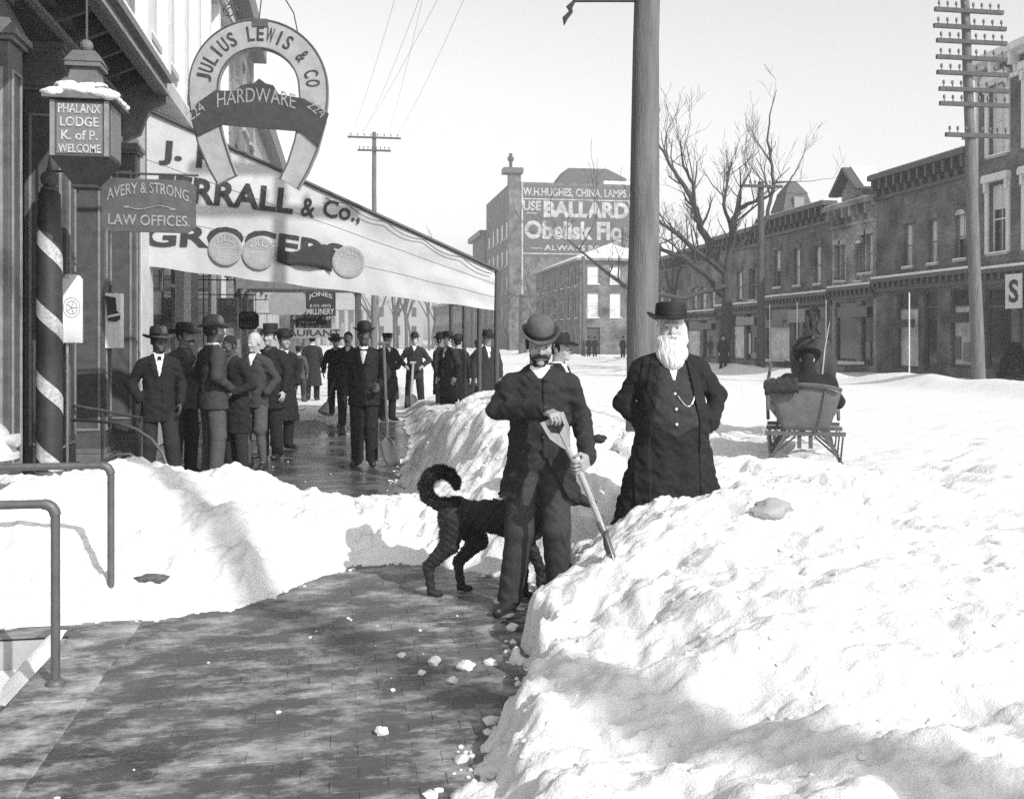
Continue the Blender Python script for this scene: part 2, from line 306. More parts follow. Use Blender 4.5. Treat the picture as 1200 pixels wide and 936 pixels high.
# ---------------------------------------------------------------- implicit surfaces for bodies, clothes and animals
class Fld:
    def __init__(s, lo, hi, h):
        s.h = h; s.lo = np.array(lo, float); s.n = np.ceil((np.array(hi)-s.lo)/h).astype(int)+1
        s.f = np.full(tuple(s.n), .5, np.float32)
        s.ax = [s.lo[i]+h*np.arange(s.n[i]) for i in range(3)]
    def reg(s, lo, hi, m):
        a = np.clip(np.floor((np.array(lo)-m-s.lo)/s.h).astype(int), 0, s.n); b = np.clip(np.ceil((np.array(hi)+m-s.lo)/s.h).astype(int)+1, 0, s.n)
        sl = tuple(slice(int(a[i]), int(b[i])) for i in range(3))
        X = s.ax[0][sl[0]][:,None,None]; Y = s.ax[1][sl[1]][None,:,None]; Z = s.ax[2][sl[2]][None,None,:]
        return sl, X, Y, Z
    def comb(s, sl, d, k, op):
        a = s.f[sl]; d = d.astype(np.float32)
        if a.size == 0: return
        if op == '-':
            d = -d
            if k > 0:
                hh = np.clip(.5-.5*(d-a)/k*-1, 0, 1); hh = np.clip(.5+.5*(d-a)/k, 0, 1); s.f[sl] = a+(d-a)*hh+k*hh*(1-hh)
            else: s.f[sl] = np.maximum(a, d)
        else:
            if k > 0:
                hh = np.clip(.5+.5*(a-d)/k, 0, 1); s.f[sl] = a+(d-a)*hh-k*hh*(1-hh)
            else: s.f[sl] = np.minimum(a, d)
    def cap(s, a, b, ra, rb=None, k=.0, op='+', sq=None):
        rb = ra if rb is None else rb
        a = np.array(a, float); b = np.array(b, float); r = max(ra, rb)
        sl, X, Y, Z = s.reg(np.minimum(a,b)-r, np.maximum(a,b)+r, k+3*s.h)
        d = b-a; L = max(float(d@d), 1e-9)
        t = np.clip(((X-a[0])*d[0]+(Y-a[1])*d[1]+(Z-a[2])*d[2])/L, 0, 1)
        q = np.sqrt((X-a[0]-t*d[0])**2+(Y-a[1]-t*d[1])**2+(Z-a[2]-t*d[2])**2)-(ra+(rb-ra)*t)
        s.comb(sl, q, k, op); return s
    def chain(s, pts, rad, k=.01, op='+'):
        for i in range(len(pts)-1): s.cap(pts[i], pts[i+1], rad[i], rad[i+1], k, op)
        return s
    def ell(s, c, r, k=.0, op='+', M=None):
        c = np.array(c, float); r = np.array(r, float); m = float(r.max())
        sl, X, Y, Z = s.reg(c-m, c+m, k+3*s.h)
        x, y, z = X-c[0], Y-c[1], Z-c[2]
        if M is not None:
            M = np.array(M); x, y, z = (M[0,0]*x+M[1,0]*y+M[2,0]*z), (M[0,1]*x+M[1,1]*y+M[2,1]*z), (M[0,2]*x+M[1,2]*y+M[2,2]*z)
        k0 = np.sqrt((x/r[0])**2+(y/r[1])**2+(z/r[2])**2); k1 = np.sqrt((x/r[0]**2)**2+(y/r[1]**2)**2+(z/r[2]**2)**2)+1e-6
        s.comb(sl, k0*(k0-1)/k1, k, op); return s
    def loft(s, rings, k=.0, op='+', pw=2.0, wave=None):
        """stack of ellipses (z, cx, cy, rx, ry), pw>2 squares them off, wave(theta, z) ripples the radius"""
        rings = sorted(rings); A = np.array(rings)
        z0, z1 = A[0,0], A[-1,0]
        lo = (np.min(A[:,1]-A[:,3]), np.min(A[:,2]-A[:,4]), z0); hi = (np.max(A[:,1]+A[:,3]), np.max(A[:,2]+A[:,4]), z1)
        sl, X, Y, Z = s.reg(lo, hi, k+3*s.h+.02)
        zz = Z.ravel(); zi = np.linspace(z0, z1, 160)
        P_ = [np.interp(zi, A[:,0], A[:,i]) for i in range(1,5)]
        ker = np.ones(13)/13
        P_ = [np.convolve(np.pad(p, 6, mode='edge'), ker, 'valid') for p in P_]
        cx, cy, rx, ry = [np.interp(zz, zi, p)[None,None,:] for p in P_]
        x, y = (X-cx), (Y-cy)
        q = ((np.abs(x)/rx)**pw+(np.abs(y)/ry)**pw)**(1/pw)
        if wave is not None: q = q/(1+wave(np.arctan2(y/ry, x/rx), Z))
        d = (q-1)*np.minimum(rx, ry)
        d = np.maximum(d, np.maximum(z0-Z, Z-z1))
        s.comb(sl, d, k, op); return s
    def plane(s, p, n):                # keep the side the normal points away from
        n = np.array(n, float); n /= np.linalg.norm(n)
        X = s.ax[0][:,None,None]; Y = s.ax[1][None,:,None]; Z = s.ax[2][None,None,:]
        s.f = np.maximum(s.f, ((X-p[0])*n[0]+(Y-p[1])*n[1]+(Z-p[2])*n[2]).astype(np.float32)); return s
    def grid(s): return s.ax[0][:,None,None], s.ax[1][None,:,None], s.ax[2][None,None,:]
    def copy(s):
        c = Fld.__new__(Fld); c.h = s.h; c.lo = s.lo; c.n = s.n; c.ax = s.ax; c.f = s.f.copy(); return c
    def front(s, x, z, back=False):    # y of the surface met coming from the front (or the back) at (x, z)
        i = int(round((x-s.lo[0])/s.h)); k = int(round((z-s.lo[2])/s.h))
        c = s.f[min(max(i,0),s.n[0]-1), :, min(max(k,0),s.n[2]-1)]
        idx = np.where(c < 0)[0]
        if len(idx) == 0: return None
        return s.ax[1][idx[-1]] if back else s.ax[1][idx[0]]-s.h*.3
    def mesh(s, name, scale=1.0):
        f = s.f; n = s.n; h = s.h
        f[0]=np.maximum(f[0],.01); f[-1]=np.maximum(f[-1],.01); f[:,0]=np.maximum(f[:,0],.01); f[:,-1]=np.maximum(f[:,-1],.01); f[:,:,0]=np.maximum(f[:,:,0],.01); f[:,:,-1]=np.maximum(f[:,:,-1],.01)
        neg = f < 0
        cn = n-1; ids = []; pos = []; quads = []
        def cell(I): return (I[:,0]*cn[1]+I[:,1])*cn[2]+I[:,2]
        for a in range(3):
            s0 = [slice(None)]*3; s1 = [slice(None)]*3; s0[a] = slice(0,-1); s1[a] = slice(1,None)
            m = neg[tuple(s0)] != neg[tuple(s1)]
            E = np.argwhere(m)
            if len(E) == 0: continue
            f0 = f[tuple(s0)][m]; f1 = f[tuple(s1)][m]
            t = f0/(f0-f1); p = E.astype(float); p[:,a] += t
            b, c = (a+1) % 3, (a+2) % 3
            offs = []
            for ob, oc in ((0,0),(1,0),(1,1),(0,1)):
                I = E.copy(); I[:,b] -= ob; I[:,c] -= oc; offs.append(cell(I))
            for o_ in offs: ids.append(o_); pos.append(p)
            Q = np.stack(offs, 1); flip = f0 > 0
            Q[flip] = Q[flip][:, ::-1]
            quads.append(Q)
        if not ids: return bpy.data.meshes.new(name)
        ids = np.concatenate(ids); pos = np.concatenate(pos); quads = np.concatenate(quads)
        un, inv = np.unique(ids, return_inverse=True)
        cnt = np.bincount(inv)
        V = np.stack([np.bincount(inv, weights=pos[:,i])/cnt for i in range(3)], 1)
        F = np.searchsorted(un, quads)
        V = (V*h+s.lo)*scale
        return mesh_np(name, V, F)
def rotz(a): return np.array([[math.cos(a),-math.sin(a),0],[math.sin(a),math.cos(a),0],[0,0,1]])
def rotx(a): return np.array([[1,0,0],[0,math.cos(a),-math.sin(a)],[0,math.sin(a),math.cos(a)]])
def roty(a): return np.array([[math.cos(a),0,math.sin(a)],[0,1,0],[-math.sin(a),0,math.cos(a)]])

# ---------------------------------------------------------------- noise for terrain
def vnoise(x, y, seed=0):
    xi = np.floor(x).astype(np.int64); yi = np.floor(y).astype(np.int64); xf = x-xi; yf = y-yi
    def hsh(a, b):
        v = (a*374761393+b*668265263+seed*982451653) & 0xffffffff
        v = ((v ^ (v >> 13))*1274126177) & 0xffffffff
        return ((v ^ (v >> 16)) & 0xffff)/65535.0
    u = xf*xf*xf*(xf*(xf*6-15)+10); v = yf*yf*yf*(yf*(yf*6-15)+10)
    return (hsh(xi,yi)*(1-u)+hsh(xi+1,yi)*u)*(1-v)+(hsh(xi,yi+1)*(1-u)+hsh(xi+1,yi+1)*u)*v
def fbm(x, y, oct=5, seed=0, gain=.5):
    a = 1.0; t = 0; s = 0
    for i in range(oct):
        t = t+a*(vnoise(x*2**i+17.3*i, y*2**i-9.1*i, seed+i)-.5); s += a; a *= gain
    return t/s*2
def billow(x, y, oct=4, seed=0):
    a = 1.0; t = 0; s = 0
    for i in range(oct):
        t = t+a*np.abs(vnoise(x*2**i+5.3*i, y*2**i+3.7*i, seed+i)*2-1); s += a; a *= .5
    return 1-t/s*2
def clods(x, y, seed=0):
    """rounded lumps with sharp valleys between them: 1 on a lump's top, 0 in the joints; each lump has its own height"""
    xi = np.floor(x); yi = np.floor(y); best = np.full(np.shape(x), -9.0)
    for i in (-1,0,1):
        for j in (-1,0,1):
            cx, cy = xi+i, yi+j
            jx = vnoise(cx*7.13+.5, cy*3.71+.5, seed); jy = vnoise(cx*5.37+.5, cy*8.93+.5, seed+1); hh = vnoise(cx*2.91+.5, cy*6.17+.5, seed+2)
            tx = vnoise(cx*9.71+.5, cy*1.93+.5, seed+3)-.5; ty = vnoise(cx*1.37+.5, cy*7.77+.5, seed+4)-.5
            dx = x-cx-jx; dy = y-cy-jy; rd = (np.abs(dx)**2.6+np.abs(dy+.3*dx)**2.6)**(1/2.6)
            best = np.maximum(best, np.minimum((.25+.75*hh)+1.5*tx*dx+1.5*ty*dy, 1.9*(1-1.35*rd)))
    return np.clip(best, -.2, 1.1)
def sst(x, a, b):
    t = np.clip((x-a)/(b-a), 0, 1); return t*t*(3-2*t)
# ================================================================ THE SETTING
XL = -2.75                         # left building line
XK = 2.25                          # left kerb
XR = 24.5                          # right building line
# ---- ground: one sheet to the horizon, snowed over
structure('ground', mesh_np('ground', [(-1500,-600,-.17),(1500,-600,-.17),(1500,2400,-.17),(-1500,2400,-.17)], [(0,1,2,3)]), 'snow')

# ---- the shovelled and ploughed snow, a height field over street and pavement
def hsnow(X, Y):
    wob = fbm(X*1.7, Y*1.7, 4, 11)*.16
    e = np.interp(Y, [0,3.4,4.1,4.4,5.0,5.5,5.8,6.4,7.0,8,9.6,10.5,13,16,22,30,60], [.15,.30,.50,.80,.90,1.02,1.25,1.3,1.15,.9,.72,.6,.72,1.0,1.25,1.2,1.0])
    ed = .10*fbm(X*5.1, Y*5.1, 4, 111)+.04*fbm(X*15, Y*15, 3, 112)
    d = X-e-ed*np.clip(1.3-Y/14, .2, 1)-wob*np.interp(Y, [0,8,14], [.9,.8,.6])
    steep = np.interp(Y, [0,3.5,4.2,5.6,6.3,7,9,60], [.55,.5,.11,.10,.25,.4,.5,.7])
    pg = np.interp(Y, [3.4,4.2,6.6,8], [.3,.58,.62,.2])     # share of the height gained slowly behind the cut edge
    prof = (1-pg)*sst(d, 0, 1*steep)+pg*sst(d, 0, 1.25)
    level = .40+.10*fbm(X*.55, Y*.55, 4, 3)
    level = np.where(Y < 8, level+.06*np.exp(-((X-2.6)/1.2)**2), level)
    # height of the pile right in front of the digging man and of the bearded man
    front = np.interp(Y, [0,3,4.2,5.2,5.9,6.3,7.5,9,14,20,60], [.34,.34,.44,.46,.42,.40,.34,.34,.30,.22,.18])
    street = prof*(level*np.interp(X, [0,3,8,19,30], [.95,1,.85,.55,.4])*front/.40)
    street = street+prof*.22*np.exp(-(((X-1.98)/.8)**2+((Y-5.78)/.42)**2))
    street = street+.17*np.exp(-(((X-1.74)/.32)**2+((Y-5.98)/.22)**2))
    street = street+.13*np.exp(-(((X-1.52)/.28)**2+((Y-5.42)/.3)**2))*prof
    # ridge thrown up along the kerb
    rh = np.interp(Y, [6.6,8,9.3,10.4,11.8,13,14.5,17,25], [0,.22,.52,.68,.68,.5,.26,.16,.05])
    rx = np.interp(Y, [7,9,11,14,25], [1.7,1.55,1.62,1.9,2.2])
    ridge = rh*np.exp(-np.abs((X-rx)/.78)**2.4)*sst(d, -.05, .5)
    far = .34*np.exp(-((X-17.9)/.8)**2)*sst(Y, 14, 22)*(1+.6*fbm(X*.8, Y*.35, 3, 21))
    h = street+ridge+far
    # bank left lying across the pavement
    yn = np.interp(X, [-3,-1.2,-.6,-.2,.12,.72,1.1,1.5], [6.02,6.08,6.25,6.9,7.4,7.2,6.8,6.3])+wob*.5+ed*np.interp(X, [-2,-1.2,-.4], [.2,.4,1.1])
    bh = np.interp(X, [-3,-2.2,-1.7,-1.2,-.8,-.35,.1,.6,1.2], [.52,.55,.57,.52,.42,.24,.15,.24,.4])*(1+.25*fbm(X*1.3, Y*1.3, 3, 31))
    bank = bh*sst(Y, yn, yn+np.interp(X, [-3,-1.1,-.4], [1.7,1.5,.8]))*(1-sst(Y, 8.9+.2*wob, 9.75+.8*wob))
    h = np.maximum(h, bank)+.35*np.minimum(h, bank)
    # thin trodden snow farther along the pavement
    thin = -.05+.075*sst(Y, 13.5, 24)+.05*fbm(X*1.1, Y*.5, 5, 41)
    h = np.where((Y > 10) & (X < e+.3), np.maximum(h, thin*(1-sst(X, 1.5, 2.5))), h)
    # clods, hollows and crumbs
    m = sst(h, .02, .16); dist = np.clip(1.2-Y/40, .15, 1)
    kb = np.exp(-np.clip(d-.2, 0, 9)/1.4)
    h = h+m*dist*(.085*billow(X*1.55, Y*1.55, 3, 51)*(.4+.4*kb)+(.018+.032*kb)*fbm(X*4.3, Y*4.3, 4, 61)+.022*billow(X*9, Y*9, 3, 71))
    wx = X+.10*fbm(X*3, Y*3, 3, 91); wy = Y+.10*fbm(X*3+9, Y*3-4, 3, 92)
    patch = sst(fbm(X*.9, Y*.9, 3, 93), -.25, .2); near = np.clip(1.35-Y/14, 0, 1)*sst(X, -1.2, .6); kerb = np.exp(-np.clip(d-.1, 0, 9)/1.6)
    cl = np.maximum(near*m*(.07+.93*kerb), .4*m*sst(X, -3, -2)*(1-sst(X, -.6, .2))*(1-sst(Y, 9, 11)))
    h = h+cl*((.15*clods(wx*3.3, wy*3.3, 95)-.05)*(.35+.65*patch)+.06*clods(wx*7.5, wy*7.5, 98)*(.45+.55*patch)+.02*clods(wx*17, wy*17, 101))
    # dug-out hollows in the near pile
    for cx, cy, r, dp in ((1.0,3.45,.33,.20),(1.5,3.5,.26,.15),(1.28,4.05,.2,.1),(.95,2.9,.3,.16),(2.0,3.2,.3,.13),(2.6,3.3,.25,.10),(2.35,4.6,.16,.06),(3.4,6.2,.2,.08),(1.62,5.1,.13,.09),(2.0,6.9,.3,.12),(3.0,8.6,.25,.12)):
        h = h-m*dp*np.exp(-(((X-cx)/r)**2+((Y-cy)/(r*.8))**2))
    # footprints trodden across the street snow
    for (x0, y0, x1, y1, n_) in ((3.0,3.0,4.3,9.6,13),(5.8,5.0,3.3,7.2,7),(2.6,7.4,4.4,10.2,7),(6.4,7.5,9.5,16,14),(1.9,8.6,2.6,9.6,3)):
        L_ = math.hypot(x1-x0, y1-y0); ux, uy = (x1-x0)/L_, (y1-y0)/L_
        for k_ in range(n_):
            f_ = (k_+.5)/n_; s_ = .1 if k_ % 2 else -.1; px_0 = x0+(x1-x0)*f_-uy*s_; py_0 = y0+(y1-y0)*f_+ux*s_
            a_ = (X-px_0)*ux+(Y-py_0)*uy; b_ = -(X-px_0)*uy+(Y-py_0)*ux
            h = h-m*.085*np.exp(-((a_/.16)**4+(b_/.075)**4))+m*.02*np.exp(-(((a_+.2)/.09)**2+(b_/.12)**2))
    # runner tracks and hoof prints where the sleigh stands
    for tx in (4.62, 5.28): h = h-.05*m*np.exp(-((X-tx-.02*(Y-11))/.07)**2)*sst(Y, 5.5, 7)*(1-sst(Y, 20, 24))
    h = h-.16*np.exp(-(((X-4.8)/.9)**2+((Y-9.9)/1.5)**2))*m
    return np.where(h > .005, h, -.07)
def axis(a, b, fine, f0, f1, grow):
    out = [f0]
    while out[-1] < f1: out.append(out[-1]+fine)
    st = fine
    while out[-1] < b: st *= 1+grow; out.append(out[-1]+st)
    st = fine; left = [f0]
    while left[-1] > a: st *= 1+grow; left.append(left[-1]-st)
    return np.array(left[:0:-1]+out)
xs = axis(-2.9, 90, .018, -2.75, 4.0, .024); ys = axis(1.0, 230, .018, 2.4, 8.0, .0088)
GX, GY = np.meshgrid(xs, ys, indexing='ij')
GZ = hsnow(GX, GY)
nx, ny = GX.shape
idx = np.arange(nx*ny).reshape(nx, ny)
q = np.stack([idx[:-1,:-1], idx[1:,:-1], idx[1:,1:], idx[:-1,1:]], -1).reshape(-1, 4)
zf = GZ.ravel()
q = q[zf[q].max(1) > -.03]
used = np.unique(q); mapn = np.zeros(nx*ny, np.int64); mapn[used] = np.arange(len(used))
structure('snow', mesh_np('snow', np.stack([GX.ravel()[used], GY.ravel()[used], zf[used]], 1), mapn[q]), 'snow', smooth=True)
def hz(x, y): return float(hsnow(np.array([[x]]), np.array([[y]]))[0,0])
def floor_z(x, y): return max(hz(x, y), 0.0)

# ---- pavement: a bed with a cellar well in it, brick paving, a stone border
WX0, WX1, WY0, WY1 = -2.62, -1.47, 4.85, 5.92
m = MB()
for x0, x1, y0, y1 in ((XL-.2,XK,-4,WY0),(XL-.2,WX0,WY0,WY1),(WX1,XK,WY0,WY1),(XL-.2,XK,WY1,9.2)):
    m.add([(x0,y0,-.0018),(x1,y0,-.0018),(x1,y1,-.0018),(x0,y1,-.0018)], [(0,1,2,3)])
sidewalk = m.build('sidewalk', 'paving'); sidewalk['kind'] = 'structure'
structure('wet_pavement', mesh_np('wet_pavement', [(XL-.2,9.2,-.012),(XK,9.2,-.012),(XK,75,-.012),(XL-.2,75,-.012)], [(0,1,2,3)]), 'walk')
rb = random.Random(3)
def brick_mesh(i):
    L, W = .212, .104
    return L, W
BL, BW = .214, .107
var = []
for i in range(5):
    mb = MB(); l, w = BL-.0014, BW-.0014; e = .0016
    c = [(-l/2,-w/2),(l/2,-w/2),(l/2,w/2),(-l/2,w/2)]
    v = [(x,y,-.03) for x, y in c]+[(x+rb.uniform(-.001,.001),y,-.0022) for x, y in c]+[(x*(1-2*e/l), y*(1-2*e/w), rb.uniform(-.001,.0022)) for x, y in c]
    mb.add(v, [(0,1,5,4),(1,2,6,5),(2,3,7,6),(3,0,4,7),(4,5,9,8),(5,6,10,9),(6,7,11,10),(7,4,8,11),(8,9,10,11)])
    me = bpy.data.meshes.new('brick'); me.from_pydata(mb.v, [], mb.f); me.materials.append(MATS['paving']); var.append(me)
spots = []
row = 0; y = 2.7
while y < 7.6:
    x = -1.115+(BL/2 if row % 2 == 0 else 0.0)+.001
    while x < 1.45:
        if hz(x, y) < .03 and (row % 2 == 0 or x > -1.1):
            u = (x*CA-y*SA)/dep(x,y)*1200+600; D = dep(x,y)
            spots.append((x, y, u > -20 and CAM_H/D*1200+398 < 950))
        x += BL
    y += BW; row += 1
vis = sorted([s for s in spots if s[2]], key=lambda s: s[1])
rest = [s for s in spots if not s[2]]
mb = MB()
for k, (x, y, _) in enumerate(vis+rest):
    z = rb.uniform(-.001,.001)
    if k < 300:
        o = bpy.data.objects.new('brick', rb.choice(var)); COL.objects.link(o); o.parent = sidewalk
        o.location = (x, y, z); o.rotation_euler = (rb.uniform(-.012,.012), rb.uniform(-.008,.008), rb.uniform(-.008,.008))
    else:
        me = rb.choice(var); n = len(mb.v)
        mb.v += [(v.co.x+x, v.co.y+y, v.co.z+z) for v in me.vertices]; mb.f += [tuple(i+n for i in p.vertices) for p in me.polygons]
if mb.v:
    o = mb.build('brick_paving', 'paving', sidewalk); o['kind'] = 'stuff'
def slab(x0, x1, y0, y1, top=.006):
    g = .006; e = .004; z = top+rb.uniform(-.003,.003)
    mb = MB(); c = [(x0+g,y0+g),(x1-g,y0+g),(x1-g,y1-g),(x0+g,y1-g)]; i = [(x0+g+e,y0+g+e),(x1-g-e,y0+g+e),(x1-g-e,y1-g-e),(x0+g+e,y1-g-e)]
    mb.add([(x,y,-.05) for x,y in c]+[(x,y,z-.006) for x,y in c]+[(x,y,z) for x,y in i], [(0,1,5,4),(1,2,6,5),(2,3,7,6),(3,0,4,7),(4,5,9,8),(5,6,10,9),(6,7,11,10),(7,4,8,11),(8,9,10,11)])
    return mb.build('stone_slab', 'slab', sidewalk)
for y0, y1 in ((2.2,3.15),(3.15,4.02),(4.02,4.85),(4.85,5.5),(5.5,6.3)): slab(-1.465, -1.125, y0, y1)
for y0, y1 in ((2.2,3.3),(3.3,4.1),(4.1,4.845)): slab(-2.1, -1.47, y0, y1); slab(-2.7, -2.105, y0+.2, y1)
# ---- cellar well with its stone lining and the snow that slid into it
well = thing('cellar_well', 'stone lined cellar opening in the pavement half filled with drifted snow', 'cellar opening', (WX0, WY0, -.9))
for nm, b in (('lining_wall', (WX0-.18,WX0,WY0-.02,WY1+.02,-.9,-.014)), ('lining_wall', (WX1,WX1+.002,WY0,WY1,-.9,-.014)), ('lining_wall', (WX0,WX1,WY1,WY1+.15,-.9,-.014)), ('lining_wall', (WX0,WX1,WY0-.15,WY0,-.9,-.014))):
    B(nm, 'stone_grey', well, b)
sx, sy = np.meshgrid(np.linspace(WX0+.005, WX1-.005, 50), np.linspace(WY0+.005, WY1-.005, 46), indexing='ij')
sz = -.34+.27*sst(sx, -1.95+.35*(sy-5.4), -1.52)+.1*sst(sy, 5.4, 5.9)+.04*fbm(sx*3, sy*3, 4, 9)
i2 = np.arange(sx.size).reshape(sx.shape)
q2 = np.stack([i2[:-1,:-1], i2[1:,:-1], i2[1:,1:], i2[:-1,1:]], -1).reshape(-1,4)
put('drifted_snow', mesh_np('drifted_snow', np.stack([sx.ravel(), sy.ravel(), sz.ravel()], 1), q2), 'snow', well, smooth=True)

# ---- pipe rails at the two ends of the cellar well
def rail(name, label, post, zr, grp, x_end=-3.0, r=.021):
    t = thing(name, label, 'railing', (post[0], post[1], 0), group=grp)
    x, y = post; c = .055
    pts = [(x,y,-.25),(x,y,zr-c)]+[(x-c+c*math.cos(a), y, zr-c+c*math.sin(a)) for a in (R(22),R(45),R(68))]+[(x-c,y,zr),(x_end,y,zr)]
    m = MB(); m.tube(pts[:2], r, 12); m.build('post', 'iron_grey', t, True)
    m = MB(); m.tube(pts[1:6], r*1.22, 12); m.build('elbow', 'iron_grey', t, True)
    m = MB(); m.tube(pts[5:], r, 12); m.build('handrail', 'iron_grey', t, True)
    m = MB(); m.lathe([(r*1.2,-.004),(r*2.1,.0),(r*2.1,.015),(r*1.25,.03)], (x,y,0.004), 14); m.build('flange', 'iron_grey', t, True)
p1 = G(65, 803); rail('pipe_railing', 'bent iron pipe rail at the cellar opening, its post base bare on the pavement', (p1.x, p1.y), zA(590, dep(p1.x,p1.y)), 'pipe rails of the cellar opening')
p2 = G(130, 712); rail('pipe_railing', 'bent iron pipe rail whose post stands deep in the snow bank', (p2.x, p2.y), zA(545, dep(p2.x,p2.y)), 'pipe rails of the cellar opening', -2.74)
# ================================================================ LEFT SIDE: the near shop front
shop = thing('corner_shop', 'dark painted wooden shop front with pilasters beside the barber pole', 'building', (XL, 10.5, 0))
XB = -3.02                         # plane of the shop windows
XPIL = -2.62                       # face of the pilasters
pil_y = [8.75, 10.5, 12.1, 13.85]
for y in pil_y:
    w = .34 if y < 13 else .3
    p = B('pilaster', 'paint_dark', shop, (XB,XPIL,y,y+w,.34,4.02), bevel=.012)
    B('plinth', 'paint_mid', p, (XB,XPIL+.05,y-.05,y+w+.05,.0,.34), bevel=.012)
    B('plinth_moulding', 'paint_mid', p, (XB,XPIL+.03,y-.03,y+w+.03,.345,.40))
    # raised panel borders on the face turned to the street and on the side turned down the street
    for (a0,a1,z0,z1) in ((y+.05,y+.075,.6,3.8),(y+w-.075,y+w-.05,.6,3.8),(y+.075,y+w-.075,.6,.625),(y+.075,y+w-.075,3.775,3.8)):
        B('panel_moulding', 'paint_trim', p, (XPIL,XPIL+.014,a0,a1,z0,z1))
    for (a0,a1,z0,z1) in ((XB+.05,XB+.075,.6,3.8),(XPIL-.075,XPIL-.05,.6,3.8),(XB+.075,XPIL-.075,.6,.625),(XB+.075,XPIL-.075,3.775,3.8)):
        B('panel_moulding', 'paint_trim', p, (a0,a1,y-.014,y,z0,z1))
    # capital: mouldings, then a hipped block narrowing to the beam
    m = MB(); cx, cy = (XB+XPIL)/2, y+w/2; hx, hy = (XPIL-XB)/2, w/2
    m.box(XB,XPIL+.03,y-.03,y+w+.03,4.02,4.06); m.box(XB,XPIL+.06,y-.06,y+w+.06,4.06,4.11)
    m.taper((cx,cy,4.11),(hx+.045,hy+.045),(cx-.04,cy,4.40),(hx-.06,hy-.04))
    m.box(XB,XPIL-.06,y+.02,y+w-.02,4.40,4.44); m.box(XB,XPIL-.03,y-.01,y+w+.01,4.44,4.50)
    m.build('capital', 'paint_mid', p)
# windows, stallboards and doors between the pilasters
for i in range(len(pil_y)-1):
    y0, y1 = pil_y[i]+.34, pil_y[i+1]
    if i == 1:                     # the entrance: a panelled door
        d = B('door', 'paint_mid', shop, (XB-.08,XB-.03,y0+.12,y1-.12,.12,2.5))
        B('door_panel', 'paint_dark', d, (XB-.03,XB-.015,y0+.25,y1-.25,.3,1.1)); B('door_pane', 'glass', d, (XB-.03,XB-.018,y0+.25,y1-.25,1.25,2.35))
        B('door_step', 'stone_grey', shop, (XB-.1,XPIL-.02,y0,y1,0,.12)); B('transom_pane', 'glass', shop, (XB-.07,XB-.05,y0+.1,y1-.1,2.62,3.5))
        B('door_frame', 'paint_dark', shop, (XB-.12,XB,y0,y0+.1,.12,4.0),(XB-.12,XB,y1-.1,y1,.12,4.0),(XB-.12,XB,y0+.1,y1-.1,2.52,2.6),(XB-.12,XB,y0+.1,y1-.1,3.55,4.0))
    else:
        s = B('stallboard', 'paint_mid', shop, (XB-.14,XB-.02,y0,y1,.0,.72))
        B('stallboard_panel', 'paint_dark', s, (XB-.02,XB-.005,y0+.1,y1-.1,.12,.6))
        f = B('window_frame', 'paint_trim', shop, (XB-.12,XB-.03,y0,y0+.07,.72,4.0),(XB-.12,XB-.03,y1-.07,y1,.72,4.0),(XB-.12,XB-.03,y0+.07,y1-.07,.72,.8),(XB-.12,XB-.03,y0+.07,y1-.07,2.9,2.98),(XB-.12,XB-.03,y0+.07,y1-.07,3.9,4.0))
        B('shop_pane', 'glass', shop, (XB-.09,XB-.075,y0+.07,y1-.07,.8,2.9)); B('transom_pane', 'glass', shop, (XB-.09,XB-.075,y0+.07,y1-.07,2.98,3.9))
B('back_wall', 'soffit', shop, (-9,XB-.3,5.0,14.3,0,9.5)); B('side_wall', 'brick_dark', shop, (-9,XB,5.0,8.7,0,4.45))
# beam, frieze and the projecting canopy cornice over the pavement
B('beam', 'paint_dark', shop, (XB-.3,-2.66,8.0,14.2,4.5,4.72)); B('beam_moulding', 'paint_trim', shop, (-2.66,-2.60,8.0,14.2,4.52,4.56)); B('beam_moulding', 'paint_mid', shop, (-2.66,-2.57,8.0,14.2,4.66,4.72))
B('soffit_board', 'soffit', shop, (-2.66,-2.12,8.0,12.85,4.80,4.83))
cor = B('canopy_cornice', 'paint_mid', shop, (-2.2,-2.1,7.5,12.9,4.56,4.76)); B('cornice_moulding', 'paint_trim', cor, (-2.1,-2.05,7.5,12.92,4.56,4.60)); B('cornice_moulding', 'paint_mid', cor, (-2.1,-2.02,7.5,12.92,4.72,4.80))
B('cornice_snow', 'snow', cor, (-2.6,-2.06,8.2,12.7,4.835,4.90))
for k in range(7):
    y = 8.6+k*.68
    m = MB(); m.prism([(0,0),(.5,.0),(.5,-.05),(.12,-.22),(0,-.26)], (-2.62,y,4.795), (1,0,0), (0,0,1), (0,.07,0)); m.build('bracket', 'paint_dark', shop)
m = MB(); m.prism([(0,0),(.5,0),(.5,-.3),(.3,-.42),(.2,-.7),(.0,-.8)], (-2.6,12.95,4.8), (1,0,0), (0,0,1), (0,.09,0)); m.build('end_bracket', 'paint_mid', shop)
B('frieze_wall', 'brick_mid', shop, (XB-.3,-2.72,5.0,14.3,4.72,9.5))
for k in range(3):
    y = 9.1+k*1.8
    w_ = B('upper_window', 'paint_trim', shop, (-2.72,-2.66,y-.06,y+.96,5.5,5.56),(-2.72,-2.66,y-.06,y,5.56,7.6),(-2.72,-2.66,y+.9,y+.96,5.56,7.6),(-2.72,-2.66,y-.06,y+.96,7.6,7.7))
    B('window_pane', 'glass', w_, (-2.718,-2.70,y,y+.9,5.56,7.6))

